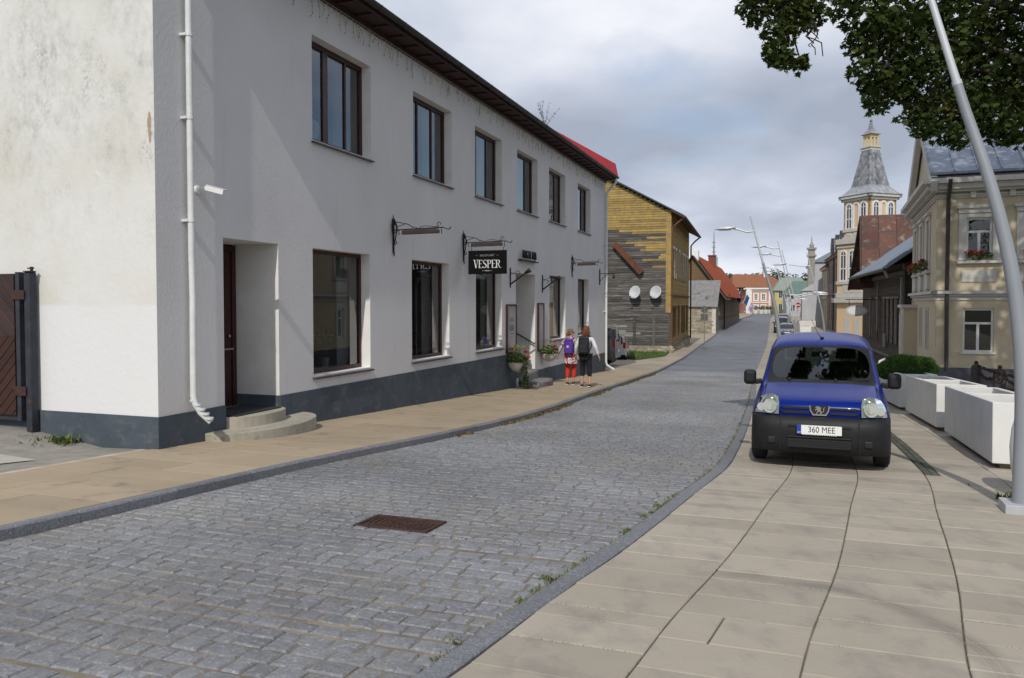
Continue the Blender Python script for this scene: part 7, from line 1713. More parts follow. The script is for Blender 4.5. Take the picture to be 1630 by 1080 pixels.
# ------------------------------------------------------------------ white planters
MAT['planter'] = mat('white_concrete', (.66,.66,.63), (.60,.60,.575), scale=2.5, rough=.85, bump=.18, bscale=70, c3=(.50,.50,.48), s3=1.1, lo3=.58, hi3=.75, stretch3=(1.5,1.5,.35))
MAT['soil'] = mat('dry_soil', (.10,.08,.055), (.06,.05,.035), scale=8, rough=1, bump=.6, bscale=30)
MAT['planter_base'] = mat('planter_base', (.16,.14,.11), rough=.95)
def planter(label, a, b, w=.76, h=.745):
    d = Vector((b.x-a.x,b.y-a.y,0)); L_ = d.length; d.normalize(); zg_ = gz(a.x,a.y); sl = (gz(b.x,b.y)-zg_)/L_
    t = thing('planter', label, 'planter', (a.x,a.y,zg_), 0, 'white concrete planters along the paving'); t.rotation_euler = (Matrix.Rotation(math.atan2(d.y,d.x),4,'Z') @ Matrix.Rotation(-math.atan(sl),4,'Y')).to_euler()
    for k in range(2):                               # two cast halves, each a box with a hollow
        x0, x1 = k*L_/2+(.004 if k else 0), (k+1)*L_/2-(0 if k else .004); th = .085; z0, z1 = .07, .07+h; zi = z1-.22
        mb = MB(); o = [(x0,0),(x0,-w),(x1,-w),(x1,0)]; i_ = [(x0+th,-th),(x0+th,-w+th),(x1-th,-w+th),(x1-th,-th)]
        V = [(x,y,z0) for x,y in o]+[(x,y,z1) for x,y in o]+[(x,y,z1) for x,y in i_]+[(x,y,zi) for x,y in i_]
        F = [(0,1,2,3)]+[(j,4+j,4+(j+1)%4,(j+1)%4) for j in range(4)]+[(4+j,8+j,8+(j+1)%4,4+(j+1)%4) for j in range(4)]+[(8+j,12+j,12+(j+1)%4,8+(j+1)%4) for j in range(4)]
        mb.add(V,F); bx = obj('box', mb, MAT['planter'], t, bevel=.010)
        mb = MB(); mb.poly([(x0+th,-th,zi+.03),(x0+th,-w+th,zi+.03),(x1-th,-w+th,zi+.03),(x1-th,-th,zi+.03)]); obj('soil', mb, MAT['soil'], bx)
    mb = MB(); mb.box(.10,L_-.10,-w+.10,-.10,-.06,.07); obj('base', mb, MAT['planter_base'], t)
    return t
pA = [Vector((5.849,9.51,0)),Vector((7.145,12.918,0)),Vector((7.297,13.449,0)),Vector((8.448,16.80,0)),Vector((8.64,17.45,0)),Vector((9.75,20.9,0))]
planter('nearest white concrete planter beside the lamp post', pA[0], pA[1]); planter('middle white concrete planter of the row', pA[2], pA[3])
planter('farthest white concrete planter, with the clipped green bush in it', pA[4], pA[5])
# clipped bush
bp_ = at(1447,592,18.6); t = thing('bush', 'clipped dense green bush growing in the farthest planter', 'bush', (bp_.x,bp_.y,gz(bp_.x,bp_.y)+.6))
MAT['bush'] = mat('conifer_green', (.055,.13,.018), (.09,.18,.03), scale=5, rough=.8, rnd=.35)
r = random.Random(6); mb = MB()
for cx, cy, cz_, rad, n in ((-.22,-.1,.30,.40,3800),(.32,.1,.27,.36,3000),(-.48,.1,.2,.26,1500),(.05,.3,.3,.35,2400)):
    for _ in range(n):
        d = Vector((r.gauss(0,1),r.gauss(0,1),r.gauss(0,1))).normalized(); 
        if d.z < -.3: d.z *= -1
        rr_ = rad*(1+.05*math.sin(d.x*9)*math.sin(d.y*8)+.05*math.sin(d.z*11))*r.uniform(.90,1.04); p = Vector((cx,cy,cz_))+Vector((d.x*rr_*1.05,d.y*rr_,d.z*rr_*.82)); u = (d+Vector((r.uniform(-.6,.6),r.uniform(-.6,.6),r.uniform(0,.7)))).normalized(); w = u.cross(Vector((r.uniform(-1,1),r.uniform(-1,1),r.uniform(-1,1)))).normalized(); s = .030*r.uniform(.6,1.3)
        mb.add([p-w*s*.35,p+w*s*.35,p+u*s*1.5],[(0,1,2)])
obj('foliage', mb, MAT['bush'], t, kind='stuff'); mb = MB()
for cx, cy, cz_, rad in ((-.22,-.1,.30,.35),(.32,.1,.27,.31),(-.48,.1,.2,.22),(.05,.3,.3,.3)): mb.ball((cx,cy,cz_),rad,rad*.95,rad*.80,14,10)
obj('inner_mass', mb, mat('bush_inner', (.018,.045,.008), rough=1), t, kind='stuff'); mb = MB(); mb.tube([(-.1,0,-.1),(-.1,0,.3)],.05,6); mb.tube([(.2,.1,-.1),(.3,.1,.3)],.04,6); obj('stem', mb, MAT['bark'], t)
# far white planters
for u, v, y, lb in ((1281,517,95,'small far white planter nearest the lamp standing on the right'),(1278,505,118,'far white planter with plants before the beige hall'),(1290,509,118,'far low white planter right of the one with plants')):
    p = at(u,v,y); g = gz(p.x,p.y); t = thing('planter', lb, 'planter', (p.x,p.y,g), R(72), 'far white planters'); mb = MB(); mb.box(-.9,.9,-.7,.7,0,.95); obj('box', mb, MAT['planter'], t, bevel=.05)
    mb = MB(); mb.box(-.8,.8,-.6,.6,.9,.952); obj('soil', mb, MAT['soil'], t)
# rounded white pot at the frame edge
rp = at(1647,715,7.75); g = gz(rp.x,rp.y); t = thing('round_planter', 'big rounded white concrete pot behind the nearest lamp pole', 'planter', (rp.x,rp.y,g))
mb = MB(); mb.lathe([(.11,0),(.17,.14),(.205,.32),(.215,.5),(.20,.68),(.16,.84),(.12,.94),(.09,.94),(.08,.86)],28,cap=True); obj('pot', mb, MAT['planter'], t, smooth=60); mb = MB(); mb.lathe([(.08,.865),(.02,.87)],14); obj('soil', mb, MAT['soil'], t)
pts = []; q0, w0 = qw(rp.x-.25,rp.y-.15)
for _ in range(60): pts.append((q0+random.gauss(0,.07), w0+random.gauss(0,.06), -.01))
tag(tufts('pot_weeds', pts, MAT['weed'], .03, .10, 6, .03, .011), 'green weeds at the foot of the rounded white pot', 'weeds')
# bike hoop
p = at(1408,600,19.5); g = gz(p.x,p.y); t = thing('bike_hoop', 'white tubular bicycle hoop beside the clipped bush', 'bike rack', (p.x,p.y,g)); hh = at(1408,572,19.5).z-g
mb = MB(); w = .17; mb.tube([(-w,0,0),(-w,0,hh-.2),(-w*.7,0,hh-.05),(0,0,hh),(w*.7,0,hh-.05),(w,0,hh-.2),(w,0,0)],.03,10); obj('tube', mb, MAT['white_paint'], t, smooth=60)
# lawn, brick edging, chained stone posts
lp = [(5.9,0),]
def patch(name, pts, m, dz, kind='structure'):
    mb = MB(); mb.poly([(x,y,gz(x,y)+dz) for x, y in pts]); return obj(name, mb, m, kind=kind)
gl_ = [at(1515,610,17.0),at(1700,640,15.5),at(1700,600,21.5),at(1560,600,21.8)]
gp_ = [Vector((9.9,16.0)),Vector((12.6,13.6)),Vector((17.5,18.6)),Vector((12.9,21.6))]
for i in range(1): 
    mb = MB(); mb.poly([(p.x,p.y,gz(p.x,p.y)+.05) for p in gp_]); obj('lawn', mb, MAT['soil'], kind='structure')
tag(blades('grass', tri_region([Vector((p.x,p.y,0)) for p in gp_]), 16000, .05, .13, MAT['grass'], 12, .05), 'short green lawn between the planters and the cream house', 'grass')
MAT['brick'] = mat('orange_brick', (.24,.105,.045), (.17,.075,.035), scale=6, rough=.9, rnd=.25, bump=.3, bscale=30)
e0, e1 = at(1504,612,21.9), at(1640,605,20.4); d = (e1-e0); d.z = 0; L_ = d.length; d.normalize(); be = thing('brick_edging', 'low orange brick edging along the foot of the cream house', 'low wall', (e0.x,e0.y,gz(e0.x,e0.y)-.02), math.atan2(d.y,d.x)); sl = (gz(e1.x,e1.y)-gz(e0.x,e0.y))/L_
for row_ in range(5):
    x = -.13*(row_ % 2)
    while x < L_+2: mb = MB(); mb.box(x+.004,x+.246,-.06,.06,row_*.075+sl*x+.004,row_*.075+.071+sl*x); obj('brick', mb, MAT['brick'], be); x += .25
mb = MB(); mb.box(-.1,L_+2,-.05,.05,-.4,.33); obj('mortar', mb, MAT['planter_base'], be)
MAT['post_stone'] = mat('dark_granite_post', (.085,.075,.07), (.05,.045,.043), scale=14, rough=.9, bump=.5, bscale=40)
tops = []
for u, vb, vt, y, w, lb in ((1553.5,611,580,17.8,.115,'left stone post carrying the iron chain on the lawn'),(1591,617,587,17.2,.14,'right stone post carrying the iron chain on the lawn'),(1668,640,600,15.6,.14,'third stone post of the chain just outside the lamp')):
    p = at(u,vb,y); g = gz(p.x,p.y); H_ = at(u,vt,y).z-g; t = thing('stone_post', lb, 'post', (p.x,p.y,g), R(20), 'stone posts with chain')
    mb = MB(); mb.lathe([(w*1.05,-.1),(w,.1),(w*.92,H_-.08),(w*.7,H_-.02),(w*.3,H_)],8); obj('shaft', mb, MAT['post_stone'], t, bevel=.008); mb = MB(); mb.lathe([(.03,H_-.02),(.05,H_+.04),(.02,H_+.08)],8); obj('cap', mb, MAT['rust'], t); tops.append(Vector((p.x,p.y,g+H_-.02)))
ct = thing('iron_chain', 'rusty iron chain slung between the stone posts on the lawn', 'chain', tops[0])
def links(a, b, sag, n):
    for i in range(n):
        t0 = (i+.5)/n; p = a.lerp(b,t0)+Vector((0,0,-sag*4*t0*(1-t0))); t1 = (i+.6)/n; d = (a.lerp(b,t1)+Vector((0,0,-sag*4*t1*(1-t1)))-p).normalized(); qm = d.to_track_quat('X','Z').to_matrix().to_4x4()
        ll = (b-a).length/n*.68; mb = MB(Matrix.Translation(p-tops[0]) @ qm @ Matrix.Rotation(PI/2*(i%2)+.4,4,'X')); mb.tube([(ll*math.cos(a_),.036*math.sin(a_),0) for a_ in [2*PI*k/10 for k in range(11)]],.012,5,cap=False); obj('link', mb, MAT['rust'], ct)
links(tops[0],tops[2],.10,26); links(tops[0]-Vector((0,0,.06)),tops[1]-Vector((0,0,.06)),.20,12); links(tops[1]-Vector((0,0,.05)),tops[2]-Vector((0,0,.05)),.25,18)
# ------------------------------------------------------------------ maple over the right of the street
tb = Vector((10.3,11.5,gz(10.3,11.5))); tr = thing('maple_tree', 'large dark maple whose leafy boughs hang into the top right of the view', 'tree', tb)
MAT['maple'] = mat('maple_leaves', (.030,.048,.011), (.052,.074,.016), scale=1.3, rough=.8, spec=.15, rnd=.35, c3=(.10,.045,.014), s3=1.1, lo3=.64, hi3=.78)
def maple_mat():                                     # thin leaves let some light through
    m = MAT['maple']; nt = m.node_tree; N = nt.nodes.new; L = nt.links.new; b = nt.nodes['Principled BSDF']; o = [n for n in nt.nodes if n.type == 'OUTPUT_MATERIAL'][0]
    t = N('ShaderNodeBsdfTranslucent'); L(b.inputs['Base Color'].links[0].from_socket, t.inputs[0]); mx = N('ShaderNodeMixShader'); mx.inputs[0].default_value = .30; L(b.outputs[0], mx.inputs[1]); L(t.outputs[0], mx.inputs[2]); L(mx.outputs[0], o.inputs[0])
maple_mat()
LEAF = []
for a, r_ in ((-90,.30),(-62,.42),(-40,.62),(-18,.40),(0,.80),(14,.46),(32,.74),(50,.44),(66,.66),(78,.60),(90,1.0),(102,.60),(114,.66),(130,.44),(148,.74),(166,.46),(180,.80),(198,.40),(220,.62),(242,.42)): LEAF.append((r_*math.cos(R(a)), r_*math.sin(R(a))+.15))
def leaf(mb, p, s, r, tilt=.7):
    n = Vector((r.gauss(0,tilt),r.gauss(0,tilt),1)).normalized(); a = r.uniform(0,2*PI); u = n.orthogonal().normalized(); u = (Matrix.Rotation(a,3,n) @ u); w = n.cross(u)
    pts = [p+u*(x*s)+w*(y*s)+n*(-.25*s*(x*x+y*y)) for x, y in LEAF]; k = len(pts)
    mb.add(pts, [list(range(k))])
r = random.Random(17); boughs = []                    # (centre, radius xyz, leaves)
def bough(u, v, y, rx, rz, n, ry=None): boughs.append((at(u,v,y), rx, ry or rx, rz, n))
# hanging spray on the left
for u, v, y, rx, rz, n in ((1192,8,12.0,.20,.16,60),(1200,32,12.0,.15,.12,45),(1216,4,12.1,.28,.22,90),(1252,10,12.2,.38,.24,170),(1285,8,12.3,.28,.26,120),(1243,50,12.0,.30,.24,150),(1262,30,12.1,.30,.25,140),(1300,30,12.3,.16,.18,50),(1237,82,11.9,.24,.20,95),(1255,98,11.9,.22,.14,70),(1276,104,12.0,.13,.13,38),(1232,98,11.9,.10,.12,22)): bough(u,v,y,rx,rz,n)
# main mass
for u, v, y, rx, rz, n in ((1345,6,11.5,.30,.22,120),(1385,30,11.6,.42,.36,260),(1372,70,11.6,.28,.26,130),(1420,70,11.8,.5,.5,420),(1375,112,11.5,.24,.22,95),(1398,135,11.5,.28,.22,120),(1430,130,11.7,.40,.36,260),(1398,170,11.4,.16,.12,40),(1385,160,11.4,.13,.12,25),(1470,120,11.8,.55,.5,420),(1500,60,12.0,.7,.6,600),(1455,188,11.5,.24,.14,70),(1480,178,11.6,.34,.24,150),(1520,170,11.8,.55,.40,330),(1470,206,11.4,.20,.14,55),(1500,212,11.5,.30,.15,110),(1525,225,11.5,.24,.12,60),(1560,120,12.0,.7,.55,480),(1560,190,11.7,.45,.30,240),(1590,60,12.2,.8,.6,600),(1600,160,12.0,.6,.5,420),(1600,205,11.7,.4,.25,190),(1625,220,11.6,.25,.15,60),(1545,30,12.3,.8,.5,500),(1640,110,12.2,.8,.8,600),(1450,20,12.2,.6,.35,330)): bough(u,v,y,rx,rz,n)
# the rest of the crown, above and to the right of the view
for k in range(46):
    for _ in range(40):
        c = Vector((tb.x+r.uniform(-5.2,5),tb.y+r.uniform(-4.2,4.6),r.uniform(4.6,9.5)))
        u, v = proj(c)
        if (v < -60 or u > 1720) and ((c.x-tb.x)/5.4)**2+((c.y-tb.y)/4.8)**2+((c.z-7.2)/3.8)**2 < 1: boughs.append((c,1.0,1.0,.7,330)); break
mb = MB()
for k in range(75):                                  # high crown, out of view, added to shade the cream house
    for _ in range(60):
        c = Vector((12.6+r.uniform(-5.5,7),13+r.uniform(-4.5,5.5),r.uniform(9,18.5)))
        if ((c.x-13)/6.2)**2+((c.y-13.3)/5.2)**2+((c.z-12)/6.5)**2 < 1: break
    for _ in range(260):
        while True:
            p = Vector((r.uniform(-1,1),r.uniform(-1,1),r.uniform(-1,1)))
            if p.length < 1: break
        leaf(mb, c+Vector((p.x*1.5,p.y*1.5,p.z*1.1))-tb, .15*r.uniform(.7,1.25), r)
for c, rx, ry, rz, n in boughs:
    for _ in range(int(n*1.45)):
        while True:
            p = Vector((r.uniform(-1,1),r.uniform(-1,1),r.uniform(-1,1)))
            if p.length < 1: break
        leaf(mb, c+Vector((p.x*rx,p.y*ry,p.z*rz))-tb, .070*r.uniform(.55,1.35), r, 1.0)
obj('crown', mb, MAT['maple'], tr, kind='stuff')
mb = MB(); top = Vector((.2,.2,6.2)); mb.tube([(0,0,-.3),(.02,0,.3),(.05,.05,2.5),(.1,.1,4.2),top,(.4,.3,8.6),(1.4,1.2,12.5),(2.2,1.6,16)],[.42,.33,.28,.25,.20,.16,.11,.04],12); obj('trunk', mb, MAT['bark'], tr, smooth=60)
r2 = random.Random(4)
def limb(a, b, r0, sag=.4, n=7):
    pts = []
    for i in range(n+1):
        t0 = i/n; p = a.lerp(b,t0); p = p+Vector((r2.uniform(-.1,.1),r2.uniform(-.1,.1),r2.uniform(-.06,.06)))*(4*t0*(1-t0))+Vector((0,0,sag*4*t0*(1-t0))); pts.append(p)
    mb = MB(); mb.tube(pts,[r0*(1-.85*i/n)+.006 for i in range(n+1)],7); obj('limb', mb, MAT['bark'], tr, smooth=60); return pts
main = []
for u, v, y, h0 in ((1430,60,11.9,4.0),(1520,110,11.9,3.7),(1590,150,11.9,3.4),(1560,30,12.2,4.6),(1250,-30,12.3,5.2),(1330,-60,12.2,5.4),(1640,60,12.4,4.8)): main.append(limb(Vector((.1,.1,h0)), at(u,v,y)-tb, .10, .5))
for c, rx, ry, rz, n in boughs[:38]:
    e = c-tb; src = min((p for L_ in main for p in L_[2:]), key=lambda p: (p-e).length); limb(src, e, .022, .1, 5)
for u, v in ((1303,62),(1298,88),(1290,75),(1310,90)): limb(at(1290,30,12.2)-tb, at(u,v,12.1)-tb, .008, -.05, 6)
for k in range(6): limb(Vector((.1,.1,4.5+k*.4)), Vector((r2.uniform(-3,4),r2.uniform(-3.5,3.5),6.0+r2.uniform(0,2.5))), .10, .4)

# ------------------------------------------------------------------ two women walking away along the sidewalk
MAT['skin'] = mat('skin', (.50,.27,.19), (.46,.24,.165), scale=8, rough=.55)
MAT['hair_fair'] = mat('fair_brown_hair', (.20,.115,.055), (.13,.07,.035), scale=14, rough=.6, stretch=(3,3,.5), bump=.4, bscale=30)
MAT['hair_red'] = mat('auburn_hair', (.16,.055,.022), (.10,.035,.016), scale=14, rough=.55, stretch=(3,3,.5), bump=.4, bscale=30)
MAT['orange_cloth'] = mat('orange_red_cloth', (.55,.045,.018), (.48,.035,.016), scale=6, rough=.9, bump=.15, bscale=20)
MAT['black_cloth'] = mat('black_cloth', (.010,.011,.016), (.016,.017,.022), scale=8, rough=.95, bump=.2, bscale=20)
MAT['white_cloth'] = mat('white_cloth', (.66,.67,.69), (.58,.59,.61), scale=6, rough=.9, bump=.25, bscale=14)
MAT['purple_cloth'] = mat('purple_nylon', (.095,.035,.33), (.075,.028,.26), scale=6, rough=.6, bump=.2, bscale=12)
MAT['green_cloth'] = mat('pale_green_cloth', (.20,.34,.20), (.17,.30,.18), scale=6, rough=.9)
MAT['black_nylon'] = mat('black_nylon', (.012,.012,.018), (.02,.02,.026), scale=7, rough=.6, bump=.2, bscale=14)
MAT['shoe'] = mat('black_shoe', (.015,.015,.017), rough=.6); MAT['sole'] = mat('white_sole', (.6,.59,.55), rough=.7)
def patterned():
    m = mat('floral_print_cloth', (.62,.55,.56), rough=.9); nt = m.node_tree; N = nt.nodes.new; L = nt.links.new; b = nt.nodes['Principled BSDF']; tc = N('ShaderNodeTexCoord'); base = None
    for sc, th, c in ((17,.30,(.06,.03,.08)),(15,.27,(.45,.05,.06)),(21,.22,(.10,.10,.22))):
        v = N('ShaderNodeTexVoronoi'); v.inputs['Scale'].default_value = sc; mp = N('ShaderNodeMapping'); mp.inputs['Location'].default_value = (sc,th*10,0); L(tc.outputs['Object'],mp.inputs[0]); L(mp.outputs[0],v.inputs['Vector'])
        lt_ = N('ShaderNodeMath'); lt_.operation = 'LESS_THAN'; lt_.inputs[1].default_value = th+.08; L(v.outputs['Distance'],lt_.inputs[0]); mx = N('ShaderNodeMix'); mx.data_type = 'RGBA'; L(lt_.outputs[0],mx.inputs['Factor'])
        if base is None: mx.inputs['A'].default_value = (.62,.55,.56,1)
        else: L(base,mx.inputs['A'])
        mx.inputs['B'].default_value = rgb(c); base = mx.outputs['Result']
    L(base,b.inputs['Base Color']); return m
MAT['floral'] = patterned()
def skin_obj(name, chains, m, parent, lv=2, root=0):
    """chains: dict of joints {key:(pos,(rx,ry))}, list of edges; grown into one continuous surface"""
    joints, edges = chains; keys = list(joints); idx = {k: i for i, k in enumerate(keys)}
    me = bpy.data.meshes.new(name); me.from_pydata([joints[k][0] for k in keys], [(idx[a],idx[b]) for a, b in edges], []); me.materials.append(m); o = link(name, me, parent)
    s = o.modifiers.new('skin','SKIN'); s.use_smooth_shade = True; lay = me.skin_vertices[0] if len(me.skin_vertices) else None
    if lay is None:
        bm = bmesh.new(); bm.from_mesh(me); bm.verts.layers.skin.verify(); bm.to_mesh(me); bm.free(); lay = me.skin_vertices[0]
    for k in keys:
        rr_ = joints[k][1]; rr_ = rr_ if isinstance(rr_, tuple) else (rr_, rr_); lay.data[idx[k]].radius = rr_
    for d in lay.data: d.use_root = False
    lay.data[root].use_root = True
    ss = o.modifiers.new('subdivision','SUBSURF'); ss.levels = lv; ss.render_levels = lv
    return o
def woman(label, foot, heading, H_, pose, top_m, leg_m, hair_m, skirt, hair_kind, sleeves, cuff):
    g = gz(foot.x, foot.y)+KH; t = thing('person', label, 'person', (foot.x,foot.y,g), heading-PI/2)      # local +y is the way she walks
    k = H_/1.68; P = lambda x, y, z: (x*k, y*k, z*k)
    J = {'pelvis':(P(0,0,.93),(.135*k,.10*k)),'waist':(P(0,.0,1.08),(.115*k,.085*k)),'chest':(P(0,.0,1.27),(.135*k,.095*k)),'neckbase':(P(0,.015,1.40),(.075*k,.065*k)),'neck':(P(0,.03,1.46),(.046*k,.046*k)),'head':(P(0,.045,1.53),(.055*k,.06*k))}
    E_ = [('pelvis','waist'),('waist','chest'),('chest','neckbase'),('neckbase','neck'),('neck','head')]
    for s, nm in ((-1,'l'),(1,'r')):
        kn, an = pose['knee'+nm], pose['ank'+nm]; sh, el, wr = (s*.185,.0,1.365), pose['el'+nm], pose['wr'+nm]
        J['hip'+nm] = (P(s*.09,0,.87),(.085*k,.09*k)); J['knee'+nm] = (P(*kn),.055*k); J['calf'+nm] = (P(*[(a*.65+b*.35) for a,b in zip(kn,an)]),.052*k); J['ank'+nm] = (P(*an),.036*k); J['toe'+nm] = (P(an[0]+s*.01,an[1]+.14,max(.035,an[2]-.045)),(.036*k,.026*k))
        E_ += [('pelvis','hip'+nm),('hip'+nm,'knee'+nm),('knee'+nm,'calf'+nm),('calf'+nm,'ank'+nm),('ank'+nm,'toe'+nm)]
        J['sh'+nm] = (P(*sh),.056*k); J['el'+nm] = (P(*el),.040*k); J['wr'+nm] = (P(*wr),.027*k); d = (Vector(wr)-Vector(el)).normalized(); pl = Vector(wr)+d*.07; J['palm'+nm] = (P(*pl),(.038*k,.020*k))
        E_ += [('chest','sh'+nm),('sh'+nm,'el'+nm),('el'+nm,'wr'+nm),('wr'+nm,'palm'+nm)]
    body = skin_obj('body', (J, E_), MAT['skin'], t)
    # fingers: short tapered chains rooted in the palm, slightly curled
    for s, nm in ((-1,'l'),(1,'r')):
        wr, el = Vector(P(*pose['wr'+nm])), Vector(P(*pose['el'+nm])); d = (wr-el).normalized(); side = Vector((0,1,0)); side = (side-d*side.dot(d)).normalized(); inn = d.cross(side)*(1 if s < 0 else -1)
        mb = MB()
        for i, ln in enumerate((.068,.078,.074,.058)):
            b = wr+d*.085*k+side*(.027-.018*i)*k; m1 = b+d*ln*.5*k+inn*.004*k; e = m1+(d*.85+inn*.5).normalized()*ln*.5*k; mb.tube([wr+d*.05*k+side*(.024-.016*i)*k,b,m1,e],[.010*k,.0095*k,.0085*k,.006*k],6)
        b = wr+d*.03*k+side*.03*k; mb.tube([wr+d*.015*k+side*.012*k,b,b+(d*.7+side*.7)*.03*k,b+(d*.9+side*.45)*.058*k],[.013*k,.012*k,.010*k,.007*k],6); obj('fingers', mb, MAT['skin'], body, smooth=60)
    # head: skull, jaw, face, ears
    hd = link('head', None, t); hd.location = P(0,.05,1.585); hd.rotation_euler = (0,0,pose.get('turn',0)); hd.empty_display_size = .1
    mb = MB(); mb.ball((0,-.005,.015),.072*k,.092*k,.108*k,16,12); mb.ball((0,.040*k,-.055*k),.052*k,.050*k,.058*k,12,8); mb.prism([(-.012*k,.088*k,-.03*k),(.012*k,.088*k,-.03*k),(.0,.088*k,.02*k)],(0,.022*k,-.004*k))
    for s in (-1,1): mb.ball((s*.072*k,-.005*k,-.01*k),.012*k,.022*k,.034*k,8,6)
    obj('face', mb, MAT['skin'], hd, smooth=70)
    mb = MB()
    for s in (-1,1): mb.ball((s*.030*k,.083*k,.012*k),.012*k,.008*k,.007*k,8,6)
    mb.box(-.022*k,.022*k,.084*k,.090*k,-.060*k,-.054*k); obj('eyes_and_mouth', mb, mat('eye_dark', (.03,.02,.02), rough=.3), hd)
    mb = MB(); rr_ = random.Random(int(H_*100))
    if hair_kind == 'bob':
        mb.ball((0,-.022*k,.030*k),.098*k,.108*k,.112*k,18,12); mb.ball((0,-.045*k,-.045*k),.104*k,.085*k,.100*k,16,10); mb.ball((-.062*k,.005*k,-.04*k),.042*k,.06*k,.085*k,12,8); mb.ball((.062*k,.005*k,-.04*k),.042*k,.06*k,.085*k,12,8)
        for _ in range(60): a = rr_.uniform(PI*.95,PI*2.05); mb.tube([(.08*k*math.cos(a),-.03*k+.085*k*math.sin(a),.03*k),(.105*k*math.cos(a),-.035*k+.10*k*math.sin(a),-.05*k),(.098*k*math.cos(a),-.04*k+.09*k*math.sin(a),-.135*k)],[.014*k,.017*k,.006*k],5)
    else:
        mb.ball((0,-.018*k,.030*k),.084*k,.096*k,.102*k,18,12); mb.ball((0,-.04*k,-.02*k),.076*k,.07*k,.08*k,14,8); mb.ball((-.01*k,-.118*k,-.045*k),.044*k,.04*k,.042*k,12,8)
        for _ in range(24): a = rr_.uniform(0,2*PI); mb.tube([(-.01*k,-.115*k,-.045*k),(-.01*k+.04*k*math.cos(a),-.13*k,-.045*k+.04*k*math.sin(a)),(-.01*k+.055*k*math.cos(a),-.115*k,-.06*k+.055*k*math.sin(a))],[.014*k,.012*k,.004*k],5)
    obj('hair', mb, hair_m, hd, smooth=70)
    if hair_kind != 'bob': mb = MB(); mb.box(-.062*k,.062*k,.088*k,.093*k,.002*k,.026*k); mb.bar((.07*k,.09*k,.016*k),(.076*k,.0,.014*k),.004,.006); mb.bar((-.07*k,.09*k,.016*k),(-.076*k,.0,.014*k),.004,.006); obj('glasses', mb, MAT['dark_trim'], hd)
    # clothes follow the same joints, a little wider
    def grow(keys, ed, e, nm, m, ex=None, lv=2):
        JJ = {q: (J[q][0], tuple(x+e for x in (J[q][1] if isinstance(J[q][1],tuple) else (J[q][1],)*2))) for q in keys}
        if ex: JJ.update(ex)
        return skin_obj(nm, (JJ, ed), m, t, lv)
    lj = {}; le = [('pelvis','hipl'),('pelvis','hipr')]
    for nm in 'lr':
        kn, an = Vector(J['knee'+nm][0]), Vector(J['ank'+nm][0]); lj['cuff'+nm] = (tuple(kn.lerp(an,cuff)), (.068*k,.066*k)); le += [('hip'+nm,'knee'+nm),('knee'+nm,'cuff'+nm)]
    ex = dict(lj); ex['kneel'] = (J['kneel'][0],(.078*k,.078*k)); ex['kneer'] = (J['kneer'][0],(.078*k,.078*k)); ex['hipl'] = (J['hipl'][0],(.105*k,.108*k)); ex['hipr'] = (J['hipr'][0],(.105*k,.108*k))
    grow(['pelvis','hipl','kneel','hipr','kneer'], le, .024*k, 'trousers', leg_m, ex)
    te = [('waist','chest'),('chest','neckbase'),('waist','hem')]; tx = {'hem': (P(0,0,.90),(.165*k,.125*k))}
    for nm in 'lr': te += [('chest','sh'+nm),('sh'+nm,'el'+nm),('el'+nm,'wr'+nm)]; tx['wr'+nm] = (tuple(Vector(J['el'+nm][0]).lerp(Vector(J['wr'+nm][0]),sleeves)), .040*k); tx['el'+nm] = (J['el'+nm][0], .054*k); tx['sh'+nm] = (J['sh'+nm][0], .068*k)
    grow(['waist','chest','neckbase','shl','ell','wrl','shr','elr','wrr'], te, .022*k, 'top', top_m, tx)
    if skirt:
        mb = MB(); n = 28; V = []; lev = ((1.0,.155,.12),(.90,.185,.15),(.78,.205,.175),(.66,.215,.185))
        for z, rx, ry in lev:
            for j in range(n): a = 2*PI*j/n; f = 1+.05*math.sin(a*6+z*4)*(1-z); V.append(P(rx*math.cos(a)*f, ry*math.sin(a)*f, z))
        mb.add(V,[(i*n+(j+1)%n,i*n+j,(i+1)*n+j,(i+1)*n+(j+1)%n) for i in range(3) for j in range(n)]); obj('tunic_skirt', mb, top_m, t, smooth=70)
    for s, nm in ((-1,'l'),(1,'r')):
        an = Vector(J['ank'+nm][0]); lift = pose['lift'+nm]; T = Matrix.Translation(an) @ Matrix.Rotation(lift,4,'X'); mb = MB(T); mb.ball((0,.045*k,-.035*k),.043*k,.125*k,.042*k,14,8); sh_ = obj('shoe', mb, MAT['shoe'], t, smooth=60); mb = MB(T); mb.box(-.038*k,.038*k,-.07*k,.16*k,-.085*k,-.058*k); obj('sole', mb, MAT['sole'], sh_, bevel=.02)
    return t, k, P
head_a = math.atan2(DY,DX)
f1 = G(908,613,KH); f2 = G(932,617,KH)
pose1 = dict(kneel=(-.10,.06,.49),ankl=(-.10,-.02,.085),kneer=(.09,.10,.50),ankr=(.075,.06,.09),ell=(-.30,-.04,1.12),wrl=(-.40,.02,.90),elr=(.26,-.05,1.12),wrr=(.26,.06,.90),turn=-1.1,liftl=-.1,liftr=.12)
pose2 = dict(kneel=(-.10,.10,.50),ankl=(-.12,.02,.085),kneer=(.11,.02,.49),ankr=(.13,-.06,.095),ell=(-.27,-.03,1.11),wrl=(-.30,.08,.89),elr=(.30,-.06,1.12),wrr=(.37,.01,.89),turn=.05,liftl=.0,liftr=-.18)
H1 = (613-525)/1250.*f1.y; H2 = (617-521)/1250.*f2.y
t1, k1, P1 = woman('woman in patterned tunic and orange red trousers with a bun, walking away', f1, head_a, H1*1.0, pose1, MAT['floral'], MAT['orange_cloth'], MAT['hair_fair'], True, 'bun', .92, .72)
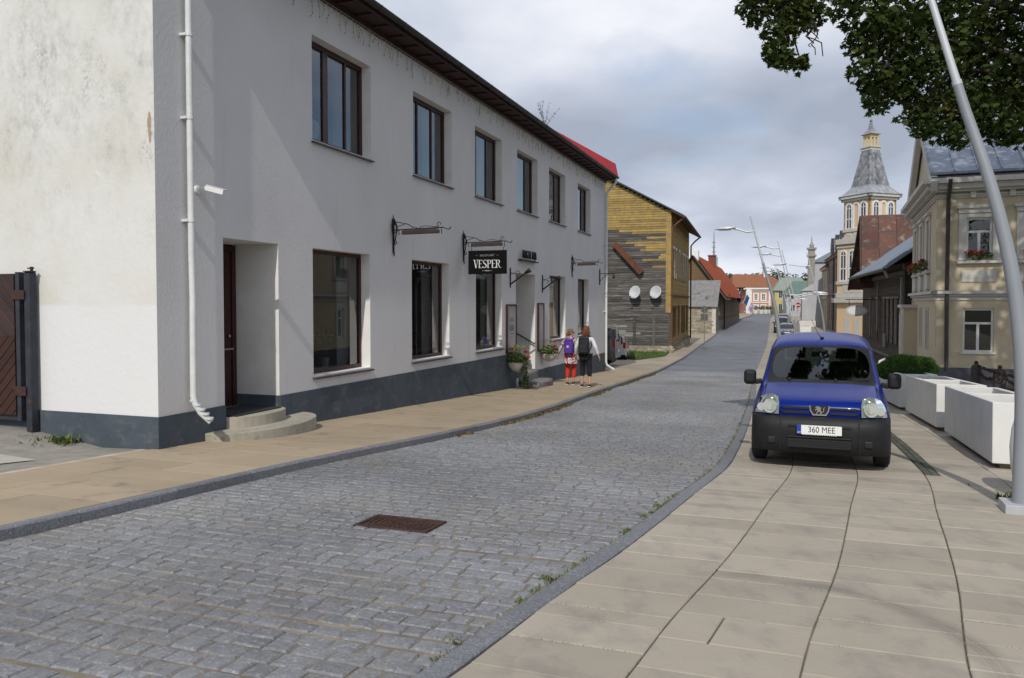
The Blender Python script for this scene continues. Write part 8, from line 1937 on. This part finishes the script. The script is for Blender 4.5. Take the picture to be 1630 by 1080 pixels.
t2, k2, P2 = woman('woman with auburn bob in white blouse and black cropped trousers, walking away', f2, head_a, H2*1.0, pose2, MAT['white_cloth'], MAT['black_cloth'], MAT['hair_red'], False, 'bob', .90, .52)
def backpack(label, t, k, m, w, h, zc_):
    b = thing('backpack', label, 'backpack', t.matrix_basis @ Vector((0,-.19*k,zc_*k)), t.rotation_euler.z)
    mb = MB(); mb.box(-w/2*k,w/2*k,-.10*k,.085*k,-h/2*k,h/2*k); o = obj('bag', mb, m, b, bevel=.075*k, seg=4, smooth=60); o.data.polygons.foreach_set('use_smooth',[True]*6)
    mb = MB(); mb.box(-w*.38*k,w*.38*k,-.135*k,-.08*k,-h*.42*k,h*.05*k); obj('pocket', mb, m, b, bevel=.03*k, seg=3); mb = MB(); mb.box(-w*.42*k,w*.42*k,-.118*k,.05*k,h*.36*k,h*.54*k); obj('flap', mb, m, b, bevel=.04*k, seg=3)
    for s in (-1,1): mb = MB(); mb.tube([(s*.11*k,.09*k,-h*.40*k),(s*.17*k,.14*k,-.05*k),(s*.165*k,.22*k,h*.28*k),(s*.13*k,.22*k,h*.50*k),(s*.10*k,.14*k,h*.56*k),(s*.09*k,.05*k,h*.46*k)],.018*k,6); obj('strap', mb, m, b, smooth=60)
    mb = MB(); mb.tube([(-.03*k,.03*k,h*.5*k),(0,.03*k,h*.58*k),(.03*k,.03*k,h*.5*k)],.008*k,6); obj('loop', mb, m, b); return b
b1 = backpack('purple backpack worn by the woman in the patterned tunic', t1, k1, MAT['purple_cloth'], .28, .46, 1.17); mb = MB(); mb.box(-.03*k1,.03*k1,-.14*k1,-.125*k1,-.02*k1,.05*k1); obj('logo_patch', mb, MAT['dish'], b1)
backpack('black backpack worn by the woman in the white blouse', t2, k2, MAT['black_nylon'], .30, .47, 1.18)
t = thing('shoulder_bag', 'pale green cloth bag hanging at the right side of the woman in the tunic', 'bag', t1.matrix_basis @ Vector((.21*k1,-.06*k1,.98*k1)), t1.rotation_euler.z)
mb = MB(); mb.box(-.055*k1,.06*k1,-.13*k1,.10*k1,0,.34*k1); o = obj('sack', mb, MAT['green_cloth'], t, bevel=.05, seg=3); mb = MB(); mb.tube([(0,-.08*k1,.33*k1),(-.02*k1,-.02*k1,.45*k1),(0,.06*k1,.33*k1)],.012,6); obj('handle', mb, MAT['green_cloth'], t)
